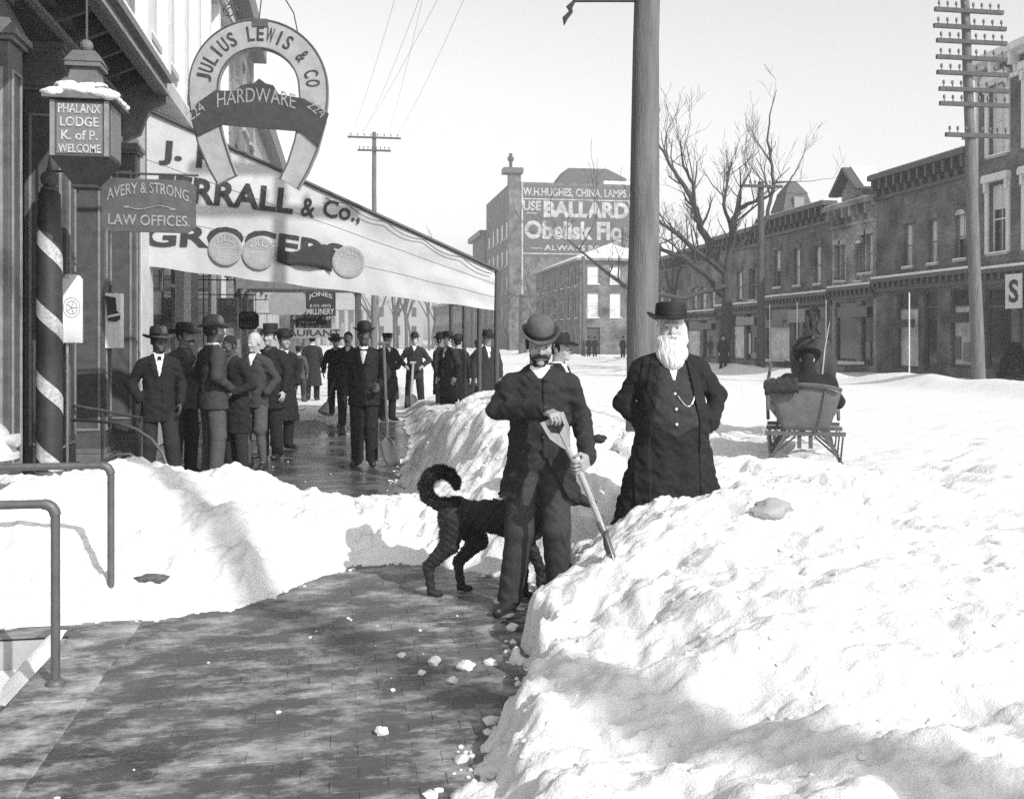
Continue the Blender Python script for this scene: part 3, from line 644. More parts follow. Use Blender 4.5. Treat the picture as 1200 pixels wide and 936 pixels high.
# ---- left side beyond: tall pale building, then darker blocks up the street
def wall_openings(mb, axis, plane, a0, a1, z0, z1, ops, depth, sgn):
    """wall sheet on X=plane (axis 'x') or Y=plane ('y') with openings (a0,a1,z0,z1); reveals go back by depth"""
    A = sorted({a0, a1, *[o[0] for o in ops], *[o[1] for o in ops]}); Z = sorted({z0, z1, *[o[2] for o in ops], *[o[3] for o in ops]})
    def pt(a, z, d=0): return (plane+sgn*d, a, z) if axis == 'x' else (a, plane+sgn*d, z)
    for i in range(len(A)-1):
        for j in range(len(Z)-1):
            ca, cz = (A[i]+A[i+1])/2, (Z[j]+Z[j+1])/2
            if any(o[0] < ca < o[1] and o[2] < cz < o[3] for o in ops): continue
            mb.add([pt(A[i],Z[j]),pt(A[i+1],Z[j]),pt(A[i+1],Z[j+1]),pt(A[i],Z[j+1])], [(0,1,2,3)])
    for o in ops:
        c = [(o[0],o[2]),(o[1],o[2]),(o[1],o[3]),(o[0],o[3])]
        for k in range(4):
            p, q_ = c[k], c[(k+1) % 4]
            mb.add([pt(*p),pt(*q_),pt(*q_,depth),pt(*p,depth)], [(0,1,2,3)])
def bx(axis, plane, sgn, a0, a1, d0, d1, z0, z1):
    """box spanning a0..a1 along the wall and d0..d1 outwards (negative = into the wall)"""
    p, q_ = sorted((plane-sgn*d0, plane-sgn*d1))
    return (p,q_,a0,a1,z0,z1) if axis == 'x' else (a0,a1,p,q_,z0,z1)
def window(parent, axis, plane, sgn, a0, a1, z0, z1, depth=.16, frame='paint_light', glass='glass', sash=True, sill='stone_grey', snow=True, bars=1, blind=0.0):
    """sash window in an opening; sgn = +1 when the building lies on the + side of the wall plane"""
    t = .055; F = lambda *b: bx(axis, plane, sgn, *b)
    zm = (z0+z1)/2
    bs = [F(a0,a0+t,-depth-.02,-depth+.05,z0,z1),F(a1-t,a1,-depth-.02,-depth+.05,z0,z1),F(a0+t,a1-t,-depth-.02,-depth+.05,z0,z0+t),F(a0+t,a1-t,-depth-.02,-depth+.05,z1-t,z1)]
    if sash: bs.append(F(a0+t,a1-t,-depth-.02,-depth+.04,zm-.03,zm+.03))
    w = B('window', frame, parent, *bs)
    for k in range(bars):
        if bars > 1 or True:
            am = a0+(a1-a0)*(k+1)/(bars+1)
            B('glazing_bar', frame, w, F(am-.012,am+.012,-depth-.005,-depth+.025,z0+t,zm-.03), F(am-.012,am+.012,-depth-.005,-depth+.025,zm+.03,z1-t))
    B('pane', glass, w, F(a0+t,a1-t,-depth-.012,-depth-.002,z0+t,zm-.03)); B('pane', glass, w, F(a0+t,a1-t,-depth-.012,-depth-.002,zm+.03,z1-t))
    if blind: B('blind', 'blind', w, F(a0+t,a1-t,-depth+.004,-depth+.0045,z1-t-(z1-z0-2*t)*blind,z1-t))
    if sill:
        s = B('sill', sill, w, F(a0-.08,a1+.08,-depth,.09,z0-.09,z0+.004))
        if snow: B('sill_snow', 'snow', s, F(a0-.04,a1+.04,-depth+.05,.085,z0+.006,z0+.055))
    return w
# near pale block above the awning
Y0, Y1 = 14.35, 25.0
blk = thing('pale_block', 'tall pale stone fronted building behind the horseshoe sign', 'building', (XL, Y0, 0))
m = MB(); ops = []
for k in range(6):
    y = 15.05+k*1.65
    for z0, z1 in ((6.0,8.3),(9.6,11.9),(13.0,15.0)): ops.append((y,y+.95,z0,z1))
wall_openings(m, 'x', XL, Y0, Y1, 0, 17, ops, .22, -1); m.build('wall', 'stone_light', blk)
for (a0,a1,z0,z1) in ops: window(blk, 'x', XL, -1, a0, a1, z0, z1, .18, 'paint_light', 'glass_pale' if random.random() < .5 else 'glass', bars=1, blind=random.choice((0,.4,.6)))
for k in range(7):
    y = 14.5+k*1.65; B('pilaster', 'paint_light', blk, (XL,XL+.16,y,y+.3,5.4,16.2)); B('capital', 'stone_light', blk, (XL,XL+.26,y-.06,y+.36,16.2,16.5))
c = B('cornice', 'stone_light', blk, (XL,XL+.5,Y0-.1,Y1+.1,16.5,17.2)); B('cornice_snow', 'snow', c, (XL,XL+.45,Y0,Y1,17.2,17.3))
for z in (5.15, 8.85, 12.3):
    c = B('string_course', 'stone_light', blk, (XL,XL+.30,Y0,Y1,z,z+.22)); B('ledge_snow', 'snow', c, (XL+.02,XL+.28,Y0+.1,Y1-.1,z+.222,z+.28))
B('flank_wall', 'stone_grey', blk, (-10,XL-.3,Y0-.05,Y0+.1,9.5,17)); B('core', 'soffit', blk, (-10,XL-.4,Y0+.1,Y1,0,16.9))
# ground floor of the pale block under the awning: pale boarded front with dark shop openings
for k in range(11):
    y = 14.6+k*.95
    if k in (1,2,6,7):
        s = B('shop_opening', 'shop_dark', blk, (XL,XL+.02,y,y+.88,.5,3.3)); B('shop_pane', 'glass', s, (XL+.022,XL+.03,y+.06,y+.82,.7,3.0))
    else: B('front_board', 'paint_trim' if k % 2 else 'paint_light', blk, (XL,XL+.06,y,y+.9,.1,3.8))
# further blocks on the left
prev = Y1
LB = [('brick_block', 'narrow dark brick building next to the pale stone one', 33.5, 10.8, 'brick_mid', 4), ('grey_block', 'lower grey rendered building farther along the awninged pavement', 47, 9.0, 'stone_grey', 6), ('brick_row', 'long dark brick row that closes the left side of the street', 95, 8.0, 'brick_dark', 14)]
for nm, lab, ye, zt, mt, n in LB:
    b = thing(nm, lab, 'building', (XL, prev, 0)); m = MB(); ops = []
    wdt = (ye-prev)/n
    for k in range(n):
        a = prev+wdt*(k+.5)
        for z0 in ((4.9,) if zt < 8.5 else (4.9, 7.6) if zt > 10 else (5.0,)): ops.append((a-.5,a+.5,z0,z0+1.9))
        ops.append((a-wdt*.4,a+wdt*.4,.5,3.3))
    wall_openings(m, 'x', XL, prev, ye, 0, zt, ops, .2, -1); m.build('wall', mt, b)
    for (a0,a1,z0,z1) in ops:
        if z0 > 1: window(b, 'x', XL, -1, a0, a1, z0, z1, .16, 'paint_light', 'glass', bars=0, snow=False)
        else: B('shop_pane', 'glass', b, (XL-.2,XL-.17,a0,a1,z0,z1))
    c = B('cornice', 'paint_mid', b, (XL-.1,XL+.4,prev+.02,ye-.02,zt-.4,zt+.25)); B('cornice_snow', 'snow', c, (XL,XL+.38,prev+.1,ye-.1,zt+.252,zt+.33))
    B('core', 'soffit', b, (-12,XL-.3,prev,ye,0,zt))
    prev = ye
# light wooden shed roofs (awnings) farther along, seen edge on under the big canvas
for y0, y1, z, nm, lab in ((27.5,33,3.1,'plank_awning','flat plank awning on thin posts beyond the grocer canvas'),):
    a = thing(nm, lab, 'awning', (0, y0, 0))
    for k in range(8): B('plank', 'wood_dark', a, (XL+.02,.55,y0+k*.68,y0+k*.68+.62,z,z+.05))
    B('fascia', 'paint_mid', a, (XL+.02,.58,y0-.06,y0,z-.15,z+.12)); B('roof_snow', 'snow', a, (XL+.1,.5,y0+.1,y1-.1,z+.052,z+.12))
    for y in (y0+.1, y1-.3): B('post', 'wood_pole_dark', a, (.42,.52,y,y+.1,0,z))
# ================================================================ LEFT SIDE: signs, lantern, barber pole, awning
FX = Vector((1,0,0)); FZ = Vector((0,0,1))
# ---- barber pole
bp = P(58, 398, 9.0); bp.z = 0
t = thing('barber_pole', 'tall striped barber pole with a ball finial standing before the shop front', 'barber pole', bp)
m = MB(); m.lathe([(.17,0),(.17,.34),(.15,.36),(.13,.44),(.125,.47)], bp, 20); m.build('base', 'wood_dark', t, True)
m = MB(); m.lathe([(.108,.46),(.108,2.0),(.1,2.6),(.092,2.9),(.07,2.93)], bp, 28); m.build('shaft', 'sign_black', t, True)
m = MB(); N = 150; vs_ = []
for i in range(N+1):
    th = i*2*math.pi/30+1.2; z = 2.86-.62*i/30
    for dz in (-.15, 0.0):
        zz = min(max(z+dz, .47), 2.9); r = np.interp(zz, [.46,2.0,2.6,2.9], [.108,.108,.1,.092])+.004
        vs_.append((bp.x+r*math.cos(th), bp.y+r*math.sin(th), zz))
m.add(vs_, [(2*i,2*i+1,2*i+3,2*i+2) for i in range(N)]); m.build('white_stripe', 'letter_light', t, True)
m = MB(); m.lathe([(.07,2.92),(.075,2.95),(.04,2.97)], bp, 16); m.ball(bp+Vector((0,0,3.03)), .075, 12); m.lathe([(.02,3.09),(.03,3.11),(.012,3.16),(.004,3.24)], bp, 10); m.build('finial', 'wood_dark', t, True)
# ---- board on a thin post with a round emblem
c = P(83.5, 363, 9.75); b0 = P(78, 398, 9.75); b0.z = 0
t = thing('post_sign', 'narrow white signboard with a faint round emblem on a thin pale post', 'sign', b0)
m = MB(); m.tube([b0+Vector((0,.02,.0)), b0+Vector((0,.02,1.7))], .014, 8); m.build('post', 'iron_light', t, True)
bd = B('board', 'paint_white', t, (c.x-.1,c.x+.1,c.y-.03,c.y+.03,zA(402,9.75),zA(326,9.75)), bevel=.006)
m = MB()
for r in (.05,.075): m.tube([(c.x+.012+r*math.cos(a), c.y-.032, c.z+.02+1.25*r*math.sin(a)) for a in np.linspace(0, 2*math.pi, 25)], .003, 5)
for k in range(5): a = k*1.257; m.tube([(c.x+.012, c.y-.033, c.z+.02), (c.x+.012+.045*math.cos(a), c.y-.033, c.z+.02+.055*math.sin(a))], .003, 5)
m.build('emblem', 'sign_grey', bd)
m = MB(); m.ball((c.x,c.y,zA(326,9.75)+.01), (.09,.04,.03), 8); m.build('snow_cap', 'snow', bd, True)
m = MB(); m.tube([(b0.x,b0.y+.02,.62),(b0.x-.05,b0.y-.02,.58),(b0.x-.1,b0.y-.03,.63),(b0.x-.11,b0.y-.02,.7)], .01, 6); m.build('hook', 'iron_light', t, True)
# ---- white case with a black stocking shape on the second pilaster
c = P(131, 376, 11.6)
t = thing('stocking_sign', 'white display case with a black stocking shape fixed to a pilaster', 'sign', (c.x, c.y, zA(408,11.6)))
B('case', 'sign_black', t, (c.x-.2,c.x-.112,c.y-.06,c.y+.08,zA(410,11.6),zA(345,11.6))); bd = B('board', 'paint_white', t, (c.x-.11,c.x+.115,c.y-.07,c.y+.08,zA(408,11.6),zA(344,11.6)), bevel=.005)
m = MB(); k = 11.6/1200
m.prism([(x*k,-y*k) for x,y in ((-8,-29),(3,-27),(4,-12),(8,-8),(8,-2),(3,1),(-5,0),(-6,-10))], (c.x+.03,c.y-.071,c.z), FX, FZ, (0,-.02,0)); s_ = m.build('stocking', 'sign_black', t)
m = MB(); m.prism([(x*k,-y*k) for x,y in ((-5.5,-6),(7.5,-9),(8,-6.5),(-5.5,-3.5))], (c.x+.03,c.y-.0915,c.z), FX, FZ, (0,-.002,0)); m.build('stocking_band', 'paint_white', s_)
B('hanger', 'iron', t, (c.x-.03,c.x+.0,c.y-.02,c.y+.02,zA(344,11.6),zA(334,11.6)), (c.x-.03,XPIL-.02,c.y-.02,c.y+.02,zA(334,11.6),zA(331,11.6)))
# ---- lodge lantern
D = 8.6; c = P(101.5, 158, D); zt, zb = zA(124,D), zA(190,D)
t = thing('lodge_lantern', 'square hanging lantern with lodge lettering and snow on its roof', 'lantern', (c.x, c.y, zb-.2))
h = .232
body = B('lantern_box', 'sign_dark', t, (c.x-h,c.x+h,c.y-h,c.y+h,zb,zt), bevel=.012)
for sx in (-1,1): B('corner_strip', 'paint_trim', body, (c.x+sx*(h-.022)-.018,c.x+sx*(h-.022)+.018,c.y-h-.012,c.y-h-.001,zb+.01,zt-.01))
for nm, (x0,x1,y0,y1) in (('front_panel',(c.x-h+.055,c.x+h-.055,c.y-h-.006,c.y-h-.0005)),('side_panel',(c.x+h+.0005,c.x+h+.006,c.y-h+.05,c.y+h-.05))): B(nm, 'sign_mid', body, (x0,x1,y0,y1,zb+.03,zt-.03))
for s_, y0, hh, w in (('PHALANX',zt-.115,.075,.33),('LODGE',zt-.225,.08,.30),('K. of P.',zt-.335,.08,.28),('WELCOME',zb+.035,.07,.33)): lettering(MB(), s_, (c.x-w/2, c.y-h-.0075, y0), FX, FZ, w, hh, .022).build('lettering', 'letter_light', body)
m = MB(); m.taper((c.x,c.y,zb-.20),(.09,.09),(c.x,c.y,zb-.002),(h-.01,h-.01)); m.box(c.x-.1,c.x+.1,c.y-.1,c.y+.1,zb-.225,zb-.2); m.build('lower_funnel', 'sign_black', t)
m = MB(); m.box(c.x-h-.05,c.x+h+.05,c.y-h-.05,c.y+h+.05,zt+.002,zt+.03); m.taper((c.x,c.y,zt+.03),(h+.04,h+.04),(c.x,c.y,zt+.2),(.14,.14)); m.taper((c.x,c.y,zt+.2),(.12,.12),(c.x,c.y,zt+.30),(.1,.1)); m.box(c.x-.14,c.x+.14,c.y-.14,c.y+.14,zt+.30,zt+.34)
m.taper((c.x,c.y,zt+.34),(.15,.15),(c.x,c.y,zt+.44),(.09,.09)); m.ball((c.x,c.y,zt+.5), .055, 8); rf = m.build('lantern_roof', 'paint_mid', t)
m = MB(); rr = random.Random(5)
for k in range(26):
    a = rr.uniform(-1,1); f = rr.uniform(0,.75); m.ball((c.x+a*(h+.02)*(1-f*.5)+.0, c.y-(h+.03)*(1-f*.55), zt+.035+f*.13), (rr.uniform(.05,.1), .05, rr.uniform(.025,.045)), 6)
    if k % 2: m.ball((c.x+(h+.03)*(1-f*.55), c.y+a*(h-.02), zt+.035+f*.13), (.05, rr.uniform(.05,.1), .03), 6)
m.build('roof_snow', 'snow', rf, True)
m = MB(); m.tube([(c.x,c.y,zt+.54),(c.x,c.y,4.78)], .012, 8); m.tube([(c.x,c.y,4.775),(-2.6,c.y+.2,4.79)], .016, 8); m.build('hanging_rod', 'iron', t, True)
# ---- law office sign
D = 9.4; c = P(175, 241, D); hw, hh = .41, .243
t = thing('law_office_sign', 'dark hanging board with clipped corners and law office lettering', 'sign', (c.x, c.y, c.z-hh))
M_ = Matrix.Rotation(R(6), 3, 'Z'); U = M_ @ FX; Nn = M_ @ Vector((0,-1,0))
k = .075; m = MB(); m.prism([(-hw+k,-hh),(hw-k,-hh),(hw,-hh+k*.7),(hw,hh-k*.7),(hw-k,hh),(-hw+k,hh),(-hw,hh-k*.7),(-hw,-hh+k*.7)], c, U, FZ, -Nn*.035)
bd = m.build('board', 'sign_dark', t)
e = Nn*.002
lettering(MB(), 'AVERY & STRONG.', c+U*-.365+FZ*.035+e, U, FZ, .73, .105, .014, curve=.075).build('lettering', 'letter_gold', bd); lettering(MB(), 'LAW OFFICES.', c+U*-.355+FZ*-.185+e, U, FZ, .71, .10, .016).build('lettering', 'letter_gold', bd)
m = MB(); m.tube([c+U*x+FZ*(-.02+.018*math.sin(x*17))+Nn*.006 for x in np.linspace(-.2,.2,25)], .005, 5); m.ball(c+U*-.2+FZ*-.02+Nn*.006, (.03,.006,.012), 6); m.ball(c+U*.2+FZ*-.03+Nn*.006, (.03,.006,.012), 6); m.build('flourish', 'letter_gold', bd)
m = MB(); zr = c.z+hh+.05; m.tube([(XPIL,c.y,zr),(c.x+hw+.02,c.y+.04,zr)], .011, 7)
for x in (-.28,.28): m.tube([c+U*x+FZ*(hh-.01)-Nn*.016, c+U*x+FZ*(hh+.05)-Nn*.016], .006, 6)
m.build('hanging_rod', 'iron', t, True)
# ---- horseshoe sign
D = 9.5; k = D/1200; c = P(303, 103, D)
t = thing('horseshoe_sign', 'huge grey horseshoe trade sign for a hardware store hung over the pavement', 'sign', (c.x, c.y, c.z-.95))
M_ = Matrix.Rotation(R(-5), 3, 'Z'); U = M_ @ FX; Nn = M_ @ Vector((0,-1,0))
outer = [(81*math.cos(a), 81*math.sin(a)) for a in np.linspace(math.pi, 0, 33)]; inner = [(46*math.cos(a), 46*math.sin(a)) for a in np.linspace(math.pi, 0, 33)]
lo_ = [(-48,-114),(-58,-96),(-70,-68),(-78,-36),(-81,-12)]; li_ = [(-25,-102),(-32,-84),(-40,-58),(-46,-34),(-47,-12)]
ro_ = [(81,-12),(78,-38),(69,-72),(58,-98),(46,-119)]; ri_ = [(47,-12),(46,-34),(41,-60),(33,-86),(24,-105)]
O_ = lo_+outer+ro_; I_ = li_+inner+ri_; n = len(O_)
def hs(p, d=0.0): return c+U*(p[0]*k)+FZ*(p[1]*k)+Nn*d
m = MB(); T = .075
m.add([hs(p) for p in O_]+[hs(p) for p in I_]+[hs(p,-T) for p in O_]+[hs(p,-T) for p in I_],
      [(i,i+1,n+i+1,n+i) for i in range(n-1)]+[(2*n+i+1,2*n+i,3*n+i,3*n+i+1) for i in range(n-1)]+[(i+1,i,2*n+i,2*n+i+1) for i in range(n-1)]+[(n+i,n+i+1,3*n+i+1,3*n+i) for i in range(n-1)]+[(0,n,3*n,2*n),(n-1,3*n-1,4*n-1,2*n-1)])
shoe = m.build('horseshoe', 'sign_grey', t)
for pts in (O_, I_):
    m = MB(); s_ = .985 if pts is O_ else 1.02; m.tube([hs((p[0]*s_,p[1]*s_), .004) for p in pts], .008, 6); m.build('rim_moulding', 'sign_dark', shoe, True)
m = MB(); m.prism([(-9,70),(9,70),(9,79),(-9,79)], hs((2,1.5),.001), U*k, FZ*k, Nn*.012); m.build('top_clip', 'sign_dark', shoe)
m = MB(); txt = 'JULIUS LEWIS & CO'; ang = np.linspace(R(170), R(6), len(txt))
for ch, a in zip(txt, ang):
    if ch == ' ': m.build('lettering', 'letter_dark', shoe); m = MB(); continue
    r = 55*k; e1 = U*math.sin(a)-FZ*math.cos(a); e2 = U*math.cos(a)+FZ*math.sin(a); w = (8 if ch != 'I' else 2.6)*k*(1.15 if ch == 'W' else 1)
    lettering(m, ch, c+e2*r-e1*(w/2)+Nn*.002, e1, e2, w, 17*k, .01)
m.build('lettering', 'letter_dark', shoe)
pl = [(65,545),(100,478),(185,415),(292,416),(310,388),(345,380),(372,378),(400,352),(432,376),(470,385),(495,428),(620,448),(742,520),(692,685),(606,612),(210,585),(98,642)]
pl = [(x/4.25+210-303, 103-(y/4.25+10)) for x, y in pl]
m = MB(); m.prism(pl, c+Nn*.003, U*k, FZ*k, Nn*.02); plate = m.build('name_plate', 'sign_black', t)
e = Nn*.0235
lettering(MB(), 'HARDWARE', c+U*(-47*k)+FZ*(-25*k)+e, U, FZ, 90*k, 17*k, .0, curve=7*k).build('lettering', 'letter_gold', plate)
a = R(38); lettering(MB(), '224', c+U*(-77*k)+FZ*(-41*k)+e, U*math.cos(a)+FZ*math.sin(a), FZ*math.cos(a)-U*math.sin(a), 22*k, 11*k, 0).build('lettering', 'letter_gold', plate); lettering(MB(), '224', c+U*(56*k)+FZ*(-22*k)+e, U*math.cos(a)-FZ*math.sin(a), FZ*math.cos(a)+U*math.sin(a), 22*k, 11*k, 0).build('lettering', 'letter_gold', plate)
m = MB(); m.prism([(0,0),(4,2),(2,5),(0,9),(-2,5),(-4,2)], c+U*(10*k)+FZ*(-47*k)+Nn*.003, U*k, FZ*k, Nn*.01); m.build('pendant', 'sign_black', plate)
m = MB(); zr = 5.02
m.tube([hs((-30,76),-.03), (c.x-.5,c.y,zr)], .006, 6); m.tube([hs((45,66),-.03), hs((40,90),-.03), (c.x+.1,c.y,zr)], .006, 6); m.tube([hs((0,81),-.03), (c.x+.05,c.y,zr)], .006, 6)
m.tube([(-2.7,c.y,zr),(c.x+.75,c.y,zr)], .02, 8)
m.tube([hs((-34+9*math.cos(q_)*(1-q_/14), 90+9*math.sin(q_)*(1-q_/14)),-.03) for q_ in np.linspace(0,11,40)], .006, 5); m.tube([(c.x-.5,c.y,zr),hs((-34,98),-.03)], .006, 5)
m.build('hanger', 'iron', t, True)

# ---- grocer's awning: end curtain with lettering, roof, posts
YA = 15.2
def AW(px, py):
    u = (px-600)/1200; Dq = YA/(CA-u*SA); return P(px, py, Dq)
tl, tr, bl_, br_ = AW(172,128), AW(580,318), AW(166,312), AW(579,363)
tl.x = bl_.x = XL+.02
awn = thing('grocer_awning', 'large pale canvas awning of a grocer with lettered end curtain on iron posts', 'awning', (0, YA, 0))
def cur(a, b):                    # point on the end curtain, a across, b up
    top = tl.lerp(tr, a); bot = bl_.lerp(br_, a); p = bot.lerp(top, b)
    bot_wave = .008*math.sin(a*37)*(1-b)
    p.z += bot_wave
    p.y = YA+.012*math.sin(a*11+b*2)*(1-b*.6)+.006*math.sin(a*27-b*5)+.006*math.sin(a*6+b*14)+.005*math.sin(a*60+b*9)*(1-b)
    return p
def cur_y(x, z):
    a = min(max((x-tl.x)/(tr.x-tl.x), 0), 1); zt_ = tl.z+(tr.z-tl.z)*a; zb_ = bl_.z+(br_.z-bl_.z)*a
    return cur(a, min(max((z-zb_)/(zt_-zb_), 0), 1)).y
m = MB(); NA, NB = 90, 34
m.add([cur(i/NA, j/NB) for i in range(NA+1) for j in range(NB+1)], [(i*(NB+1)+j,(i+1)*(NB+1)+j,(i+1)*(NB+1)+j+1,i*(NB+1)+j+1) for i in range(NA) for j in range(NB)])
curtain = m.build('end_curtain', 'canvas', awn, True)
def on_curtain(mb, proud=.012):
    mb.v = [(x, cur_y(x, z)-proud-(.006 if (y < YA-.003) else 0), z) for x, y, z in mb.v]; return mb
def let_px(mb, s, x0, y0, x1, y1, hpx, off=.03, curve=None):     # text whose baseline runs from bearing (x0,y0) to (x1,y1)
    a, b = AW(x0,y0), AW(x1,y1); d = b-a; u = d.normalized(); v = FZ-u*u.dot(FZ); v.normalize()
    lettering(mb, s, a, u, v, d.length, hpx*15/1200, off, curve=curve); return mb
for ar in (('J.', 186, 193, 213, 195.5, 28, .03), ('R.', 230, 197, 262, 200, 28, .03), ('FERRALL', 184, 233, 343, 251, 29, .03), ('&', 352, 253, 368, 255.5, 22, .015), ('Co.,', 377, 257, 421, 264, 24, .015), ('GROCERS', 168, 290, 404, 313, 25, .03, .10)): on_curtain(let_px(MB(), *ar)).build('lettering', 'letter_dark', curtain)
m = MB()
for f in (.34, .68): m.tube([Vector((p.x, p.y-.004, p.z)) for p in (cur(i/60, f) for i in range(61))], .004, 4)
m.build('seam', 'sign_grey', curtain)
m = MB(); m.tube([tl+Vector((-.05,-.02,.02)), tr+Vector((.04,-.02,.02))], .028, 8); m.build('end_rafter', 'iron', awn, True)
m = MB(); m.tube([tl.lerp(tr,f)+Vector((0,-.06,-.03-.06*abs(math.sin(f*28)))) for f in np.linspace(.5,.99,60)], .007, 5); m.build('lacing', 'iron', awn, True)
YE = 21.6
m = MB(); NR = 40
def rfp(i, j): 
    a, b = i/NR, j/12; p = tl.lerp(tr, a); return Vector((p.x, YA+.03+(YE-YA)*b, p.z+.05-.05*math.sin(math.pi*((b*3) % 1))-.04*math.sin(math.pi*a)))
m.add([rfp(i,j) for i in range(NR+1) for j in range(13)], [(i*13+j,(i+1)*13+j,(i+1)*13+j+1,i*13+j+1) for i in range(NR) for j in range(12)]); m.build('canvas_roof', 'canvas_roof', awn, True)
for px in (582, 561, 543.5, 528):
    y = yX(px, tr.x+.02) if px != 582 else YA+.02
    m = MB(); m.tube([(tr.x+.03,y,-.1),(tr.x+.03,y,tr.z)], .042, 10); m.build('post', 'iron', awn, True)
    if px != 582:
        m = MB(); m.tube([(XL+.05,y,tl.z-.02),(tr.x+.03,y,tr.z-.02)], .022, 8); m.build('rafter', 'iron', awn, True)
m = MB(); m.tube([(tr.x+.03,YA,tr.z-.01),(tr.x+.03,YE,tr.z-.01)], .025, 8); m.build('front_rail', 'iron', awn, True)
m = MB(); m.add([Vector((tr.x+.0, YA+.05+(YE-YA-.1)*i/40, (tr.z-.02 if j else tr.z-.34+.03*math.sin(i*1.3)))) for i in range(41) for j in range(2)], [(2*i,2*i+1,2*i+3,2*i+2) for i in range(40)]); m.build('valance', 'canvas', awn, True)
# round plates and a dark cloth hung before the curtain
for (px, py), lab in (((264.5,292), 'round embossed tin plate hung on the awning under the letters, beside its twin'), ((303.5,297), 'round embossed tin plate touching the dark draped cloth on the awning'), ((408.5,307), 'lone round embossed tin plate right of the dark draped cloth')):
    p = AW(px, py); y = cur_y(p.x, p.z)-.03
    t = thing('tin_plate', lab, 'sign', (p.x, y, p.z-.24), group='round plates on the awning')
    Mx = Matrix.Rotation(R(90), 3, 'X')
    m = MB(); m.lathe([(.235,-.02),(.238,.0),(.225,.008),(.205,.003),(.02,.003)], (p.x,y,p.z), 32, M=Mx); d_ = m.build('disc', 'sign_grey', t, True)
    m = MB(); lettering(m, 'OLD', (p.x-.12,y-.005,p.z+.06), FX, FZ, .24, .075, .0, curve=.05)
    for q_ in range(30): a = R(q_*12); m.ball((p.x+.192*math.cos(a), y-.006, p.z+.192*math.sin(a)), .009, 5)
    for q_ in range(5): m.box(p.x-.12+.02*(q_%2), p.x+.12-.03*(q_%3), y-.006, y-.002, p.z+.01-q_*.032, p.z+.02-q_*.032)
    m.build('lettering', 'letter_faded', d_)
m = MB(); ptsT = [(326,289),(336,297),(350,294),(366,288),(380,287),(390,289)]; ptsB = [(325,307),(338,311),(352,311),(366,313),(380,316),(389,319)]
for i in range(6):
    for j in range(5):
        a = AW(*ptsT[i]); b = AW(*ptsB[i]); p = a.lerp(b, j/4); p.y = cur_y(p.x, p.z)-.05-.05*math.sin(i*1.9+j*.8); m.v.append(tuple(p))
m.f = [(i*5+j,(i+1)*5+j,(i+1)*5+j+1,i*5+j+1) for i in range(5) for j in range(4)]
o = m.build('dark_cloth', 'cloth_mid', None, True); tag(o, 'dark cloth draped between two round plates on the awning', 'cloth')
md = o.modifiers.new('s', 'SOLIDIFY'); md.thickness = .01

# ---- shop signs hanging under and beyond the awning
def hang_sign(name, label, x0, y0, x1, y1, D, mat, texts=(), lmat='letter_light', th=.04, border=None, round_=0.0):
    a, b = P(x0,y1,D), P(x1,y0,D); cz = (a+b)/2; w, hgt = (b-a).xy.length, b.z-a.z
    U = Vector((CA,-SA,0)); Nn = Vector((-SA,-CA,0))
    t = thing(name, label, 'sign', (cz.x, cz.y, a.z))
    e = round_ if round_ else .003
    m = MB(); m.prism([(-w/2+e,-hgt/2),(w/2-e,-hgt/2),(w/2,-hgt/2+e),(w/2,hgt/2-e),(w/2-e,hgt/2),(-w/2+e,hgt/2),(-w/2,hgt/2-e),(-w/2,-hgt/2+e)], cz, U, FZ, -Nn*th)
    bd = m.build('board', mat, t)
    if border:
        for (u0,u1,v0,v1) in ((-w/2,w/2,hgt/2-.03,hgt/2),(-w/2,w/2,-hgt/2,-hgt/2+.03),(-w/2,-w/2+.03,-hgt/2+.03,hgt/2-.03),(w/2-.03,w/2,-hgt/2+.03,hgt/2-.03)):
            m = MB(); m.prism([(u0,v0),(u1,v0),(u1,v1),(u0,v1)], cz+Nn*.001, U, FZ, Nn*.012); m.build('border', border, bd)
    if texts:
        for s, fx, fy, fw, fh, cv in texts: lettering(MB(), s, cz+U*(fx*w-fw*w/2)+FZ*(fy*hgt)+Nn*.002, U, FZ, fw*w, fh*hgt, .015, curve=(cv*hgt if cv else None)).build('lettering', lmat, bd)
    m = MB()
    for s in (-1,1): m.tube([cz+U*(s*w*.36)+FZ*(hgt/2-.01)-Nn*th/2, cz+U*(s*w*.36)+FZ*(hgt/2+.35)-Nn*th/2], .008, 5)
    m.tube([cz+U*(-w*.36)+FZ*(hgt/2+.35)-Nn*th/2, Vector((XL, cz.y, cz.z+hgt/2+.35))], .012, 5); m.tube([cz+U*(-w*.36)+FZ*(hgt/2+.35)-Nn*th/2, cz+U*(w*.36)+FZ*(hgt/2+.35)-Nn*th/2], .012, 5)
    m.build('hanger', 'iron', t)
    return t
hang_sign('number_sign', 'small white sign reading H-16 at the shop wall under the awning', 169, 316, 190, 341, 15.6, 'paint_white', [('H-16',0,-.4,.8,.5,0)], 'letter_dark')
hang_sign('crescent_sign', 'upright bordered sign with CRESCENT lettering above the bowler hat', 254, 349, 279, 385, 20, 'sign_grey', [('CRESCENT',0,.2,.82,.17,.06),('BEER',.1,-.46,.6,.14,0)], 'paint_white', border='paint_light')
hang_sign('dark_sign', 'small dark sign with clipped corners next to the CRESCENT sign', 278, 365, 303, 386, 21.5, 'sign_black', [('SHOES',0,.1,.7,.22,.1),('MILLER',0,-.36,.76,.26,0)], 'letter_gold', round_=.08)
hang_sign('blank_sign', 'pale rounded signboard left blank beside the millinery sign', 315, 343, 358, 369, 24, 'sign_grey', round_=.08)
